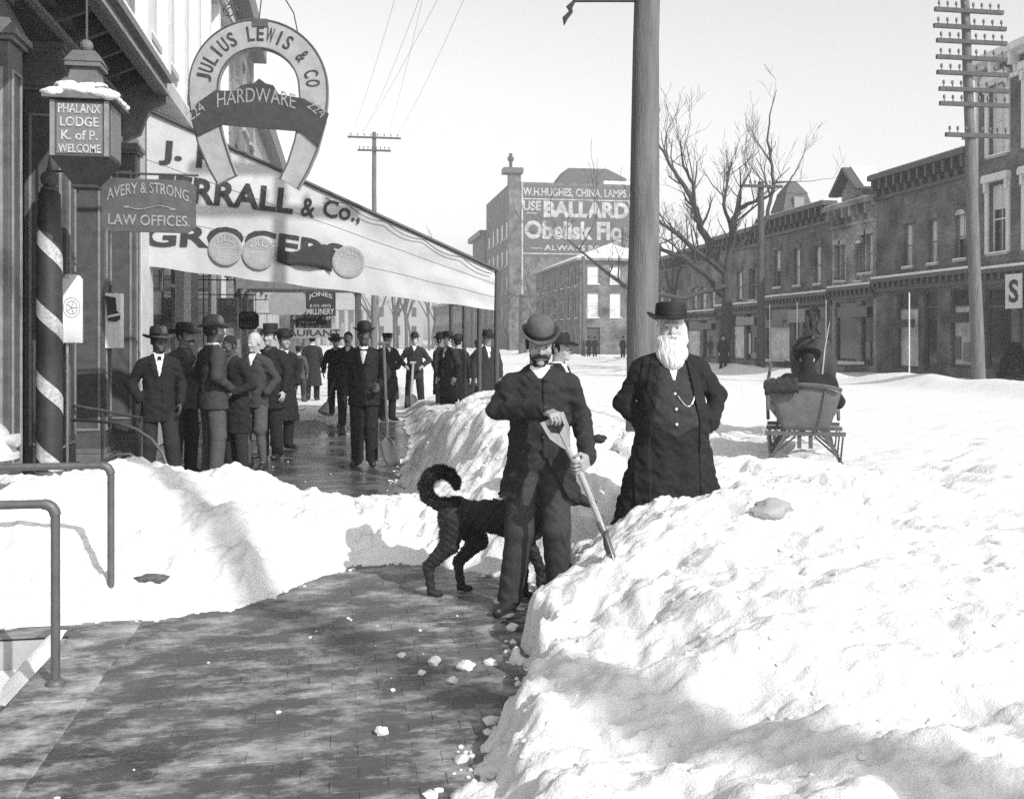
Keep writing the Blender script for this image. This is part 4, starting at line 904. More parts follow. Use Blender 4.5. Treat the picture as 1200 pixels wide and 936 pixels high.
hang_sign('millinery_sign', 'dark sign with JONES MILLINERY in white letters', 358, 342, 393, 370, 24.3, 'sign_black', [('JONES',0,.14,.8,.24,.12),('& CO. HATS',0,-.14,.7,.12,0),('MILLINERY',0,-.44,.92,.24,0)], 'letter_light')
hang_sign('laundry_sign', 'dark sign reading OAK CITY STEAM LAUNDRY above the restaurant board', 340, 368.5, 388, 385.5, 24.7, 'sign_black', [('OAK CITY',-.12,.16,.62,.2,.12),('187',.4,.12,.2,.24,0),('STEAM',-.08,-.14,.4,.17,0),('LAUNDRY',0,-.46,.8,.24,0)], 'letter_light')
hang_sign('restaurant_sign', 'long pale board with RESTAURANT in dark capitals across the pavement', 298, 384.5, 402, 396, 24.5, 'sign_grey', [('RESTAURANT',.02,-.32,.9,.68,0)], 'letter_dark')

# ---- curved stair rails by the shop door
t = thing('stair_railing', 'curved iron stair rails sweeping out from the shop doorway', 'railing', P(140, 560, 9.6)*Vector((1,1,0)) if False else Vector((P(140,560,9.6).x, P(140,560,9.6).y, 0)))
for pts in ([(72,473,10.2),(120,481,10.0),(166,490,9.9)], [(80,492,10.1),(110,493,9.9),(138,496,9.7),(160,503,9.6),(178,515,9.5),(190,530,9.45),(197,550,9.4),(200,585,9.4)], [(104,572,9.5),(112,552,9.5),(122,540,9.5),(136,533,9.5),(152,532,9.5),(165,540,9.5),(173,555,9.5),(176,580,9.5)]):
    m = MB(); q_ = [P(*p) for p in pts]
    m.tube(q_, .016, 8); m.build('handrail', 'iron_grey', t, True)
for px, py, D in ((120,481,10.0),(166,490,9.9)):
    p = P(px,py,D); m = MB(); m.tube([(p.x,p.y,0),p], .013, 8); m.build('baluster', 'iron', t, True)
# ---- pale hydrant at the railing
p = P(-24, 398, 6.6); t = thing('hydrant', 'pale iron hydrant with a domed cap beside the pipe rails', 'hydrant', (p.x, p.y, 0)); b = Vector((p.x,p.y,0))
m = MB(); m.lathe([(.19,0),(.19,.06),(.12,.09),(.105,.5),(.11,.8),(.15,.84)], b, 20); m.build('barrel', 'iron', t, True)
m = MB(); m.lathe([(.15,.84),(.235,.85),(.235,.885),(.215,.9),(.2,.96),(.16,1.04),(.1,1.1),(.05,1.13),(.02,1.14)], b, 24); m.build('cap', 'iron_light', t, True)
m = MB(); m.tube([b+Vector((.17,-.05,.98)), b+Vector((.25,-.06,.975))], [.03,.045], 10); m.build('nozzle', 'iron_light', t, True)

# ================================================================ poles and wires
def pole(name, label, x, y, zt, r0, r1, arms=(), lean=(0,0), mat='wood_pole', group='utility poles along the street', yawd=0, pin=True, kind='pole'):
    z0 = floor_z(x,y)-.3
    t = thing(name, label, 'utility pole', (x, y, z0), group=group)
    ax = lambda z: Vector((x+lean[0]*z, y+lean[1]*z, z))
    rr = random.Random(int(x*100)); n = 14
    m = MB(); m.tube([ax(z)+Vector((rr.uniform(-.008,.008), rr.uniform(-.008,.008), 0)) for z in np.linspace(z0, zt, n)], [r0+(r1-r0)*i/(n-1)+rr.uniform(-.004,.004) for i in range(n)], 14); m.build('shaft', mat, t, True)
    d = Matrix.Rotation(R(yawd), 3, 'Z') @ FX; nn = d.cross(FZ)
    for z, w0, w1 in arms:
        p = ax(z)-nn*(-r1-.05)*1
        m = MB(); m.bar(p-d*w0, p+d*w1, .10, .12); a = m.build('crossarm', 'wood_pole_dark', t)
        if pin:
            for i in range(8):
                f = -w0+(w0+w1)*(i+.5)/8
                if abs(f) < .12: continue
                m = MB(); m.tube([p+d*f+FZ*.06, p+d*f+FZ*.15], .018, 5); m.lathe([(.03,.15),(.045,.17),(.04,.24),(.015,.26)], p+d*f, 6); m.build('insulator', 'iron_grey', a)
    return t
D = 9.0; q0 = P(753, 398, D); q1 = P(758.5, 10, D)
slope = ((q1.x-q0.x)/(q1.z-q0.z), (q1.y-q0.y)/(q1.z-q0.z)); bx0 = q0.x-slope[0]*q0.z; by0 = q0.y-slope[1]*q0.z
bigpole = pole('utility_pole', 'thick weathered wooden pole standing behind the white bearded man', bx0, by0, 10.6, .15, .07, [(9.0,1.2,1.2),(9.6,1.2,1.2),(10.2,1.2,1.2)], slope)
m = MB(); pa = P(672, -2, D); pb = P(745, -2, D); m.bar(pa, pb, .05, .06); m.build('bracket_arm', 'wood_pole_dark', bigpole)
m = MB(); m.tube([P(674,0,D), P(667,9,D), P(669,14,D), P(662,22,D), P(661,30,D)], [.012,.03,.02,.025,.004], 6); m.build('torn_cord', 'sign_black', bigpole, True)
pole('utility_pole', 'tall unseen pole set behind the camera to throw its long shadow over the bricks', 2.28+.483*12, 1.55-.876*12, 17.5, .22, .14, [(17.0,1.1,1.1)])  # out of view, set back and heightened to cast a soft shadow band
xf, D = 2.2, 70; pf = P(438.5, 398, 68)
farpole = pole('utility_pole', 'distant pole with two crossarms rising above the canvas awning', pf.x, pf.y, zA(155,68), .22, .13, [(zA(162,68),1.75,1.75),(zA(177,68),1.1,1.1)])
pr = G(1147.5, 462, .0); dr = dep(pr.x, pr.y); tr_ = P(1130.5, -10, dr+.01)
prb = P(1147.5, 462, dr); ztop = zA(-40, dr); ln = ((tr_.x-prb.x)/(tr_.z-prb.z), (tr_.y-prb.y)/(tr_.z-prb.z))
k = dr/1200
pole('utility_pole', 'tall telegraph pole with many crossarms before the three storey brick building', prb.x, prb.y, ztop, .2, .11, [(zA(y,dr),(1133-a)*k,(b-1133)*k) for y,a,b in ((15,1090,1177),(34,1088,1180),(51,1091,1180),(70,1090,1180),(88,1090,1181),(107,1092,1181),(124,1092,1181),(160,1098,1180))], ln, 'wood_pole')
pm = P(891.5, 398, 46); pole('utility_pole', 'slim pole with one crossarm before the dark brick shops', pm.x, pm.y, zA(213,46), .2, .13, [(zA(219,46),.95,.95)], mat='wood_pole_dark')
pm = P(613, 398, 100); pole('utility_pole', 'pale distant pole with a short crossarm below the painted flour advertisement', pm.x, pm.y, zA(345,100), .45, .4, [(zA(347,100),1.6,2.6)], pin=False)
pm = P(683.5, 398, 88); pole('utility_pole', 'thin distant pole before the hip roofed corner building', pm.x, pm.y, zA(300,88), .2, .15, [], pin=False)
# wires
def wire(p, q, sag, r, lab, grp='telegraph wires overhead'):
    p, q = Vector(p), Vector(q); m = MB(); m.tube([p.lerp(q, f)-FZ*sag*4*f*(1-f) for f in np.linspace(0,1,30)], r, 4)
    o = m.build('wire', 'iron_grey'); tag(o, lab, 'wire', grp)
W = 'thin telegraph wire strung from the distant pole above the awning to the thick pole'
for dx, z2, dx2 in ((-1.5,9.0,-1.0),(-.8,9.0,-.4),(.9,9.6,-.9),(1.5,9.6,.5),(-.9,10.2,.9)):
    wire((pf.x+dx, pf.y, zA(162,68)+.25), (bx0+slope[0]*z2+dx2, by0, z2+.25), .6, .006, W)
# ================================================================ RIGHT SIDE OF THE STREET
def rz(py, px): return zA(py, onX(px, XR))
def right_building(name, label, y0, y1, zt, wall, wins, zbelt, shop, nb=10, pier='paint_dark', cornice='paint_dark', depth=10, hoods=False, sills='stone_grey', posts=(), belt_snow=True, shop_light=False, snowtop=True):
    """facade on X=XR from y0 to y1; wins = [(y0,y1,z0,z1,arched)]; shop = [(y0,y1,z0,z1,kind)]"""
    b = thing(name, label, 'building', (XR, (y0+y1)/2, 0))
    ops = [w[:4] for w in wins]+[s[:4] for s in shop]
    m = MB(); wall_openings(m, 'x', XR, y0, y1, 0, zt, ops, .24, 1)
    m.add([(XR,y0,0),(XR+depth,y0,0),(XR+depth,y0,zt),(XR,y0,zt)], [(0,1,2,3)]); m.add([(XR,y1,0),(XR+depth,y1,0),(XR+depth,y1,zt),(XR,y1,zt)], [(0,1,2,3)]); m.build('wall', wall, b)
    r = B('roof', 'roof_slate', b, (XR+.3,XR+depth,y0+.02,y1-.02,zt-.5,zt-.35)); B('roof_snow', 'snow', r, (XR+.4,XR+depth-.1,y0+.1,y1-.1,zt-.348,zt-.2))
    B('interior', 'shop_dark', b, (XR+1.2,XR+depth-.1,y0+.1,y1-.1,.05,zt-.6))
    for w in wins:
        arched = w[4] if len(w) > 4 else 0
        o = window(b, 'x', XR, 1, *w[:4], .2, 'paint_light' if hoods else 'paint_trim', 'glass_pale' if random.random() < .6 else 'glass', bars=1, blind=random.choice((0,.35,.55,.9)), sill=sills)
        if hoods:
            B('window_hood', 'paint_light', o, (XR-.22,XR-.002,w[0]-.25,w[1]+.25,w[3]+.12,w[3]+.34)); B('window_hood_snow', 'snow', o, (XR-.2,XR-.01,w[0]-.22,w[1]+.22,w[3]+.342,w[3]+.40))
            for q_ in (w[0]-.2, w[1]+.02): B('surround', 'paint_light', o, (XR-.08,XR-.002,q_,q_+.18,w[2]-.02,w[3]+.12)); B('hood_bracket', 'paint_light', o, (XR-.17,XR-.081,q_+.02,q_+.16,w[3]-.25,w[3]+.12))
        elif arched:
            n = 10; rr_ = (w[1]-w[0])/2; cy = (w[0]+w[1])/2
            for i in range(n):
                a0, a1 = math.pi*i/n, math.pi*(i+.92)/n
                m = MB(); m.prism([(rr_*math.cos(a0),rr_*.6*math.sin(a0)),((rr_+.2)*math.cos(a0),(rr_*.6+.2)*math.sin(a0)),((rr_+.2)*math.cos(a1),(rr_*.6+.2)*math.sin(a1)),(rr_*math.cos(a1),rr_*.6*math.sin(a1))], (XR-.003,cy,w[3]-.05), (0,1,0), FZ, (-.06,0,0)); m.build('arch_stone', wall, o)
            m = MB(); m.prism([(rr_*math.cos(a), rr_*.6*math.sin(a)) for a in np.linspace(0, math.pi, 14)], (XR-.004,cy,w[3]-.05), (0,1,0), FZ, (-.012,0,0)); m.build('fanlight', 'glass_pale', o)
        else: B('lintel', 'stone_grey' if wall == 'brick_light' else wall, o, (XR-.06,XR-.002,w[0]-.12,w[1]+.12,w[3]+.005,w[3]+.25))
    for s in shop:
        f = B('shop_frame', pier, b, (XR+.1,XR+.2,s[0],s[0]+.1,s[2],s[3]),(XR+.1,XR+.2,s[1]-.1,s[1],s[2],s[3]),(XR+.1,XR+.2,s[0]+.1,s[1]-.1,s[2],s[2]+.12),(XR+.1,XR+.2,s[0]+.1,s[1]-.1,s[3]-.75,s[3]-.68),(XR+.1,XR+.2,s[0]+.1,s[1]-.1,s[3]-.08,s[3]))
        B('shop_pane', 'glass_pale' if s[4] == 'pale' else 'glass', f, (XR+.15,XR+.165,s[0]+.1,s[1]-.1,s[2]+.12,s[3]-.75)); B('transom_pane', 'glass', f, (XR+.15,XR+.165,s[0]+.1,s[1]-.1,s[3]-.68,s[3]-.08))
    # belt cornice over the shops with dentils and snow
    bl = B('belt_cornice', pier, b, (XR-.32,XR-.002,y0+.02,y1-.02,zbelt-.12,zbelt+.06),(XR-.16,XR-.002,y0+.02,y1-.02,zbelt-.55,zbelt-.122))
    n = max(6, int((y1-y0)/.42))
    for i in range(n):
        y = y0+.1+(y1-y0-.3)*i/(n-1); B('dentil', pier, bl, (XR-.28,XR-.161,y,y+.14,zbelt-.36,zbelt-.122))
    if belt_snow: B('belt_snow', 'snow', bl, (XR-.32,XR-.01,y0+.05,y1-.05,zbelt+.062,zbelt+.16))
    # roof cornice with brackets
    cn = B('roof_cornice', cornice, b, (XR-.5,XR+.3,y0+.02,y1-.02,zt-.12,zt+.12),(XR-.14,XR-.002,y0+.02,y1-.02,zt-1.0,zt-.85),(XR-.2,XR-.002,y0+.02,y1-.02,zt-.28,zt-.122))
    for i in range(nb):
        y = y0+.25+(y1-y0-.65)*i/(nb-1); B('cornice_bracket', cornice, cn, (XR-.42,XR-.201,y,y+.15,zt-.6,zt-.122), (XR-.2,XR-.002,y,y+.15,zt-.85,zt-.281))
    if snowtop: B('cornice_snow', 'snow', cn, (XR-.45,XR+.25,y0+.1,y1-.1,zt+.122,zt+.17))
    for y in posts:
        m = MB(); m.tube([(XR-4.4,y,-.1),(XR-4.4,y,3.3)], .026, 8); m.build('awning_post', 'paint_light', b, True)
    if len(posts) > 9: m = MB(); m.tube([(XR-4.4,posts[0],3.25),(XR-4.4,posts[-1],3.25)], .03, 6); m.build('awning_rail', 'iron_grey', b, True)
    return b
def wy(px): return yX(px, XR)
def W4(pa, pb, yt, yb, arch=0):     # a window from its bearings
    a, b = wy(pb), wy(pa); pm_ = (pa+pb)/2
    return (a, b, rz(yb,pm_), rz(yt,pm_), arch)
ya = wy(1143)
wins = [(y,y+1.05,8.6,11.3) for y in (28.2,30.4,32.5,34.65)]+[(y,y+1.05,4.9,7.5) for y in (28.2,30.4,32.5,34.65)]
A_ = right_building('three_storey_building', 'three storey brick building with white window hoods at the street corner', 26.8, ya, 12.3, 'brick_dark', wins, 4.25, [(27.2,29.6,.5,3.6,'pale'),(30.0,32.2,.4,3.6,'dark'),(32.6,34.0,.4,3.6,'pale'),(34.4,36.0,.5,3.6,'dark')], 9, 'paint_dark', 'paint_light', hoods=True, posts=(33.9,))
B('quoin_strip', 'paint_light', A_, (XR-.05,XR-.002,ya-.22,ya-.08,4.5,11.9))
m = MB(); s_ = B('shop_sign', 'paint_light', A_, (XR-.5,XR-.45,33.15,34.05,2.75,4.0)); lettering(m, 'S', (XR-.502,33.85,2.95), (0,-1,0), FZ, .55, .85, .03); m.build('lettering', 'letter_dark', s_)
yb = wy(1027)
Bb = right_building('dark_brick_store', 'broad dark brick store with an arched upper window and pale shop panes', ya, yb, 9.05, 'brick_dark', [W4(1059,1070,262,313),W4(1088,1099,257,309),W4(1119,1132,250,304,1)], 4.35,
    [(wy(1076),wy(1051),.35,3.7,'pale'),(wy(1098),wy(1082),.3,3.7,'dark'),(wy(1140),wy(1114),.5,3.7,'pale')], 12, posts=(wy(1081),wy(1041)))
ch = B('chimney', 'brick_dark', Bb, (XR+1.6,XR+2.4,ya+2.2,ya+3.1,9.0,10.1)); B('chimney_cap', 'stone_grey', ch, (XR+1.5,XR+2.5,ya+2.1,ya+3.2,10.1,10.25))
yc = wy(975)
Cc = right_building('gabled_store', 'narrow light brick store with a central roof gable and triple windows', yb, yc, 8.15, 'brick_light', [W4(978,984,287,330),W4(985,991,287,330),W4(1002,1010,284,330,1),W4(1019,1024.5,286,326),W4(1025.5,1027,286,326)][:3]+[(yb+.35,yb+.95,4.75,6.6),(yb+1.05,yb+1.65,4.75,6.6)], 4.15, [(yb+.3,yb+1.5,.4,3.5,'dark'),(yb+1.8,yc-.3,.4,3.5,'dark')], 6, cornice='brick_light', posts=(wy(1003),))
ym = (yb+yc)/2
m = MB(); m.prism([(-1.05,0),(1.05,0),(1.05,.55),(0,1.45),(-1.05,.55)], (XR-.06,ym,8.3), (0,1,0), FZ, (1.2,0,0)); g_ = m.build('gable', 'brick_light', Cc)
for s in (-1,1):
    m = MB(); m.bar((XR-.35,ym+s*1.35,8.72),(XR-.35,ym,9.9), .14, .5, (1,0,0)); m.bar((XR+.5,ym+s*1.35,8.74),(XR+.5,ym,9.92), 1.5, .1); m.build('gable_roof', 'paint_dark', g_)
    m = MB(); m.bar((XR+.5,ym+s*1.3,8.86),(XR+.5,ym,10.03), 1.3, .07); m.build('gable_snow', 'snow', g_)
yd = wy(895)
Dd = right_building('brick_store', 'dark brick store with three tall upper windows next to the gabled one', yc, yd, 8.55, 'brick_dark', [W4(907,915,293,337),W4(930,938,291,335),W4(954,962.5,288,333)], 4.0, [(yc+.4,yc+2.2,.35,3.4,'dark'),(yc+2.6,yc+4.4,.35,3.4,'dark'),(yc+5,yd-.4,.35,3.4,'pale')], 12)
ye = wy(842)
Ee = right_building('brick_store', 'brick store behind the bare tree with snow on its belt cornice', yd, ye, 8.2, 'brick_mid', [W4(848,854,322,352),W4(863,869.5,318,355),W4(878,885,315,352)], 3.75, [(yd+.5,yd+2.6,.35,3.2,'dark'),(yd+3,yd+5,.35,3.2,'pale'),(yd+5.4,ye-.4,.35,3.2,'dark')], 10)
yf = wy(800)
Ff = right_building('brick_store', 'low brick store with close set windows just right of the bearded man', ye, yf, 7.9, 'brick_mid', [W4(811,817,338,370),W4(821,828,336,369),W4(832,838,334,366)], 3.5, [(ye+.5,ye+3,.35,3,'dark'),(ye+3.5,yf-.5,.35,3,'pale')], 9)
yg = wy(768)
Gg = right_building('brick_store', 'last brick store of the near row before the side street', yf, yg, 7.8, 'brick_dark', [W4(772,777,340,366),W4(781,786,340,366),W4(790,795,339,366)], 3.4, [(yf+.5,yf+2.6,.35,3,'dark'),(yf+3,yg-.4,.35,3,'dark')], 8)
m = MB(); lettering(m, 'P. T. WOOD & CO', (XR-.17,ye+5.6,2.98), (0,-1,0), FZ, 4.2, .34, .02); m.build('lettering', 'letter_faded', Ff)
for bld, (ya_, yb_, za_, zb_), mt in ((Dd, (yc+2.5,yc+4.6,2.55,3.25), 'sign_grey'), (Dd, (yc+5.2,yc+7.6,2.3,2.75), 'sign_mid'), (Ee, (yd+.8,yd+3.6,2.5,3.0), 'sign_grey'), (Bb, (wy(1078),wy(1048),2.15,2.5), 'sign_black'), (Bb, (wy(1142),wy(1110),2.3,2.7), 'sign_black'), (Cc, (yb+.4,yb+3.2,2.7,3.2), 'sign_mid'), (Ff, (ye+.6,ye+3.4,2.3,2.75), 'sign_mid')):
    B('shop_signboard', mt, bld, (XR-.3,XR-.24,ya_,yb_,za_,zb_))
for bld, ya_, yb_, zz_ in ((Dd, yc+.5, yc+2.6, .5), (Cc, yb+.5, yb+3.0, .45), (Dd, yc+4.8, yc+6.2, .4)):
    w_ = B('display_bench', 'wood_dark', bld, (XR-1.3,XR-.3,ya_,yb_,zz_-.08,zz_), (XR-1.2,XR-1.1,ya_+.1,ya_+.2,0,zz_-.08), (XR-1.2,XR-1.1,yb_-.2,yb_-.1,0,zz_-.08)); B('bench_snow', 'snow', w_, (XR-1.28,XR-.32,ya_+.03,yb_-.03,zz_+.002,zz_+.14))
for bld, a_, n_ in ((Bb, wy(1138), 3), (Cc, yb+.5, 2), (Dd, yc+.6, 4), (Ee, yd+.7, 3), (A_, 30.2, 3)):
    for k in range(n_): y = a_+.25+k*.62; B('window_display', ('paint_trim','paint_mid','blind')[k % 3], bld, (XR+.10,XR+.135,y,y+.42,.75+.1*(k%2),1.5+.25*((k*7)%3)))
# roof turret behind
tw = P(928, 398, 70); zb_, zt_ = zA(254,70), zA(214,70)
t = thing('roof_turret', 'small dark mansard turret rising behind the brick stores', 'turret', (tw.x, tw.y, zb_-2))
m = MB(); m.box(tw.x-.95,tw.x+.95,tw.y-.95,tw.y+.95,zb_-8.2,zb_+.3); m.build('base', 'brick_dark', t)
m = MB(); m.taper((tw.x,tw.y,zb_+.3),(1.1,1.1),(tw.x,tw.y,zb_+1.5),(.75,.75)); m.taper((tw.x,tw.y,zb_+1.5),(.8,.8),(tw.x,tw.y,zt_),(.25,.25)); m.build('mansard_roof', 'roof_slate', t)
B('dormer', 'paint_trim', t, (tw.x-.35,tw.x+.35,tw.y-1.15,tw.y-.7,zb_+.4,zb_+1.2))
# ---- hip roofed corner building beyond the side street
y0, y1, x0, x1, ze = wy(680), wy(628), XR, XR+16, 10.1
H_ = thing('hip_roof_building', 'brick corner building with a snow covered hip roof', 'building', (XR, y0, 0))
m = MB(); sideops = []; frontops = []
n = 7
for i in range(n):
    a = y0+(y1-y0)*(i+.5)/n
    for z0_, z1_ in ((3.9,6.3),(7.3,9.3)): sideops.append((a-.6,a+.6,z0_,z1_))
for cx in (25.9, 28.3, 31.5, 34.5):
    for z0_, z1_ in ((3.9,6.5),(7.4,9.3)): frontops.append((cx-.62,cx+.62,z0_,z1_))
wall_openings(m, 'x', x0, y0, y1, 0, ze, sideops, .25, 1); wall_openings(m, 'y', y0, x0, x1, 0, ze, frontops+[(25.2,26.6,.1,2.9)], .25, 1); m.build('wall', 'brick_far', H_)
for o in sideops: window(H_, 'x', x0, 1, *o, .2, 'paint_light', 'glass', bars=0)
for o in frontops: window(H_, 'y', y0, 1, *o, .2, 'paint_light', 'glass_pale', bars=1, blind=.4)
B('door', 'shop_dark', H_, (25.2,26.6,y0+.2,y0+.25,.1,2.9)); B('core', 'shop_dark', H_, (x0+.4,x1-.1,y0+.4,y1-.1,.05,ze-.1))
m = MB(); e = .5; m.add([(x0-e,y0-e,ze),(x1+e,y0-e,ze),(x1+e,y1+e,ze),(x0-e,y1+e,ze),(x0+6,y0+6,ze+2.6),(x1-6,y0+6,ze+2.6),(x1-6,y1-6,ze+2.6),(x0+6,y1-6,ze+2.6)], [(0,1,5,4),(1,2,6,5),(2,3,7,6),(3,0,4,7),(4,5,6,7)]); r_ = m.build('roof', 'snow', H_)
B('eaves', 'paint_trim', H_, (x0-e-.05,x1+e,y0-e-.05,y1+e,ze-.25,ze-.02)); B('chimney', 'brick_dark', r_, (x0+5.5,x0+6.7,y0+3,y0+4,ze+1.2,ze+3.6))
# ---- the tall building with the painted advertisement
y0 = wy(599); x1 = 44.0; ze = zA(212, 149)
T_ = thing('advertisement_building', 'tall brick building with a huge flour advertisement painted on its end wall', 'building', (XR, y0, 0))
B('wall', 'brick_far', T_, (XR,x1,y0,y0+26,0,ze)); B('corner_pier', 'brick_far', T_, (XR-.35,XR+1.4,y0-.35,y0+1.2,0,ze+1.2)); B('pier_cap', 'paint_dark', T_, (XR-1.2,XR+1.7,y0-.8,y0+1.6,ze+1.2,ze+2.0))
m = MB(); m.tube([(XR,y0+.4,ze+2.0),(XR,y0+.4,ze+4.2)], .25, 6); m.ball((XR,y0+.4,ze+3.4), .5, 6); m.build('finial', 'iron', T_); m = MB(); m.prism([(-6,0),(5,0),(5,1.2),(2,2.6),(-4,2.6)], (XR+13,y0+2,ze), FX, FZ, (0,6,0)); m.build('roof_housing', 'roof_slate', T_)
B('downpipe', 'letter_faded', T_, (XR+1.5,XR+1.75,y0-.2,y0-.01,4,ze)); B('parapet_snow', 'snow', T_, (XR+14,x1,y0+.1,y0+1.5,ze+.002,ze+.5))
pn = B('painted_panel', 'sign_dark', T_, (XR+1.8,x1-.4,y0-.03,y0-.002,zA(300,149),ze-.35))
def bal(px):
    u = (px-600)/1200; return (y0/(CA-u*SA))*(SA+u*CA)
for s, a, b, yb_, hp, of in (("W.H.HUGHES, CHINA, LAMPS &c.",613,748,230.5,11,.02),('USE',613,634,246.5,11.5,.03),("BALLARD'S",637,752,254,20,.05),('Obelisk Flour',614.5,752,280,22,.04),('— ALWAYS READY —',622,742,293,6.5,.02)):
    xa, xb = bal(a), bal(b); lettering(MB(), s, (xa,y0-.032,zA(yb_,150)), FX, FZ, xb-xa, hp*150/1200, of, depth=.03).build('painted_lettering', 'letter_faded', pn)
for zz in (zA(233.5,150), zA(297.5,150)): B('painted_line', 'letter_faded', pn, (bal(612),bal(752),y0-.06,y0-.031,zz,zz+.16))
B('painted_line', 'letter_faded', pn, (bal(617),bal(630),y0-.06,y0-.031,zA(250,150),zA(249,150)))
for k in range(5):
    for z in (4.5,8.6,12.7,16.8):
        y = y0+3+k*4.6; w_ = B('window', 'glass', T_, (XR-.03,XR-.002,y,y+1.5,z,z+2.4)); B('sill', 'stone_grey', w_, (XR-.25,XR-.031,y-.15,y+1.65,z-.25,z-.01))
yq = y0+26.1
L_ = thing('far_brick_building', 'lower brick building adjoining the painted advertisement building', 'building', (XR, yq, 0)); zq = zA(272,170)
B('wall', 'brick_far', L_, (XR-.3,XR+14,yq,yq+16,0,zq)); B('cornice', 'paint_dark', L_, (XR-1.2,XR+14.2,yq-.3,yq+16.2,zq,zq+.9))
for k in range(4):
    for z in (4.5,8.6,12.7): y = yq+1.2+k*3.7; B('window', 'glass', L_, (XR-.33,XR-.302,y,y+1.5,z,z+2.3))
M__ = thing('far_row', 'long low row of distant shops toward the end of the street', 'building', (XR, yq+17, 0)); B('wall', 'brick_far', M__, (XR-.5,XR+10,yq+17,yq+95,0,9.5)); B('cornice', 'paint_trim', M__, (XR-1.2,XR+10,yq+16.9,yq+95.1,9.5,10.2))
for k in range(20): B('window', 'glass', M__, (XR-.53,XR-.502,yq+19+k*3.7,yq+20.4+k*3.7,5,7.4))
# side of the side street, behind the pole and tree
S_ = thing('side_street_house', 'brick house with a snowy roof in the side street', 'house', (34, 100, 0)); B('wall', 'brick_far', S_, (43,60,100,120,0,10)); m = MB(); m.add([(42.5,99.5,10),(60,99.5,10),(60,120,10),(42.5,120,10),(42.5,110,14),(60,110,14)], [(0,1,5,4),(2,3,4,5),(3,0,4),(1,2,5)]); m.build('roof', 'snow', S_)
for k in range(4):
    for z in (3,6.6): B('window', 'glass_pale', S_, (45+k*3.6,46.2+k*3.6,99.96,99.998,z,z+2))
# statehouse closing the street
C_ = thing('statehouse', 'pale stone statehouse seen through bare trees at the street end', 'building', (0, 330, 0))
B('wall', 'stone_grey', C_, (-26,26,330,350,0,15)); B('pediment_block', 'stone_grey', C_, (-11,11,325,330,11,14))
for k in range(8): m = MB(); m.tube([(-10+k*2.86,326,0),(-10+k*2.86,326,11)], .7, 10); m.build('column', 'stone_grey', C_, True)
m = MB(); m.lathe([(7,15),(7,19),(6.5,21),(5,23.5),(2.5,25),(.5,25.6)], (0,340,0), 20); m.build('dome', 'stone_grey', C_, True)
for k in range(10):
    for z in (3,9): B('window', 'glass', C_, (-24.5+k*5.2 if k < 3 or k > 6 else 40,-23+k*5.2 if k < 3 or k > 6 else 40.01,329.9,329.99,z,z+3))

# ================================================================ TREES (bare, winter)
def grow(mb, p, d, L, r, lvl, rnd, n=5, twig=.006, up=.12):
    pts = [p]; rad = [r]; k = 4
    for i in range(k):
        d = (d+Vector((rnd.uniform(-1,1), rnd.uniform(-1,1), rnd.uniform(-.6,1)))*.22+FZ*up*.3).normalized(); p = p+d*(L/k); pts.append(p); rad.append(max(r*(1-.55*(i+1)/k), twig))
    mb.tube(pts, rad, n if lvl > 1 else 3, cap=False)
    if lvl > 0:
        m_ = 3
        for j in range(m_):
            i = rnd.randint(1, k); q_ = pts[i]
            nd_ = (d+Vector((rnd.uniform(-1,1), rnd.uniform(-1,1), rnd.uniform(-.3,.9)))*.95).normalized()
            grow(mb, q_, nd_, L*rnd.uniform(.45,.72), max(rad[i]*.62, twig), lvl-1, rnd, n, twig, up)
def limb_tree(name, label, base, trunk, limbs, seed, mat='bark', group='bare street trees', lvl=2, twig=.008, sprout=2):
    rnd = random.Random(seed); t = thing(name, label, 'tree', base, group=group)
    m = MB(); m.tube([p for p, r in trunk], [r for p, r in trunk], 12); m.build('trunk', mat, t, True)
    m = MB()
    for lb in limbs:
        pts = [Vector(p) for p, r in lb]; rad = [r for p, r in lb]
        # smooth out with small wanderings
        P2, R2 = [], []
        for i in range(len(pts)-1):
            for f in (0,.33,.66):
                P2.append(pts[i].lerp(pts[i+1], f)+Vector((rnd.uniform(-1,1),rnd.uniform(-1,1),rnd.uniform(-1,1)))*rad[i]*.5*(f > 0)); R2.append(rad[i]+(rad[i+1]-rad[i])*f)
        P2.append(pts[-1]); R2.append(rad[-1])
        m.tube(P2, R2, 8)
        for i in range(2, len(P2)):
            for _ in range(sprout):
                if rnd.random() < .46:
                    d = (P2[i]-P2[i-1]).normalized(); d = (d+Vector((rnd.uniform(-1,1),rnd.uniform(-1,1),rnd.uniform(-.4,1)))*.9).normalized()
                    grow(m, P2[i], d, rnd.uniform(1.0,2.4), R2[i]*.5, lvl, rnd, 5, twig)
    m.build('crown', mat, t, True)
    return t
D = 50; q_ = lambda x, y, dd=0: P(x, y, D+dd)
tb = q_(850, 440); tb.z = 0
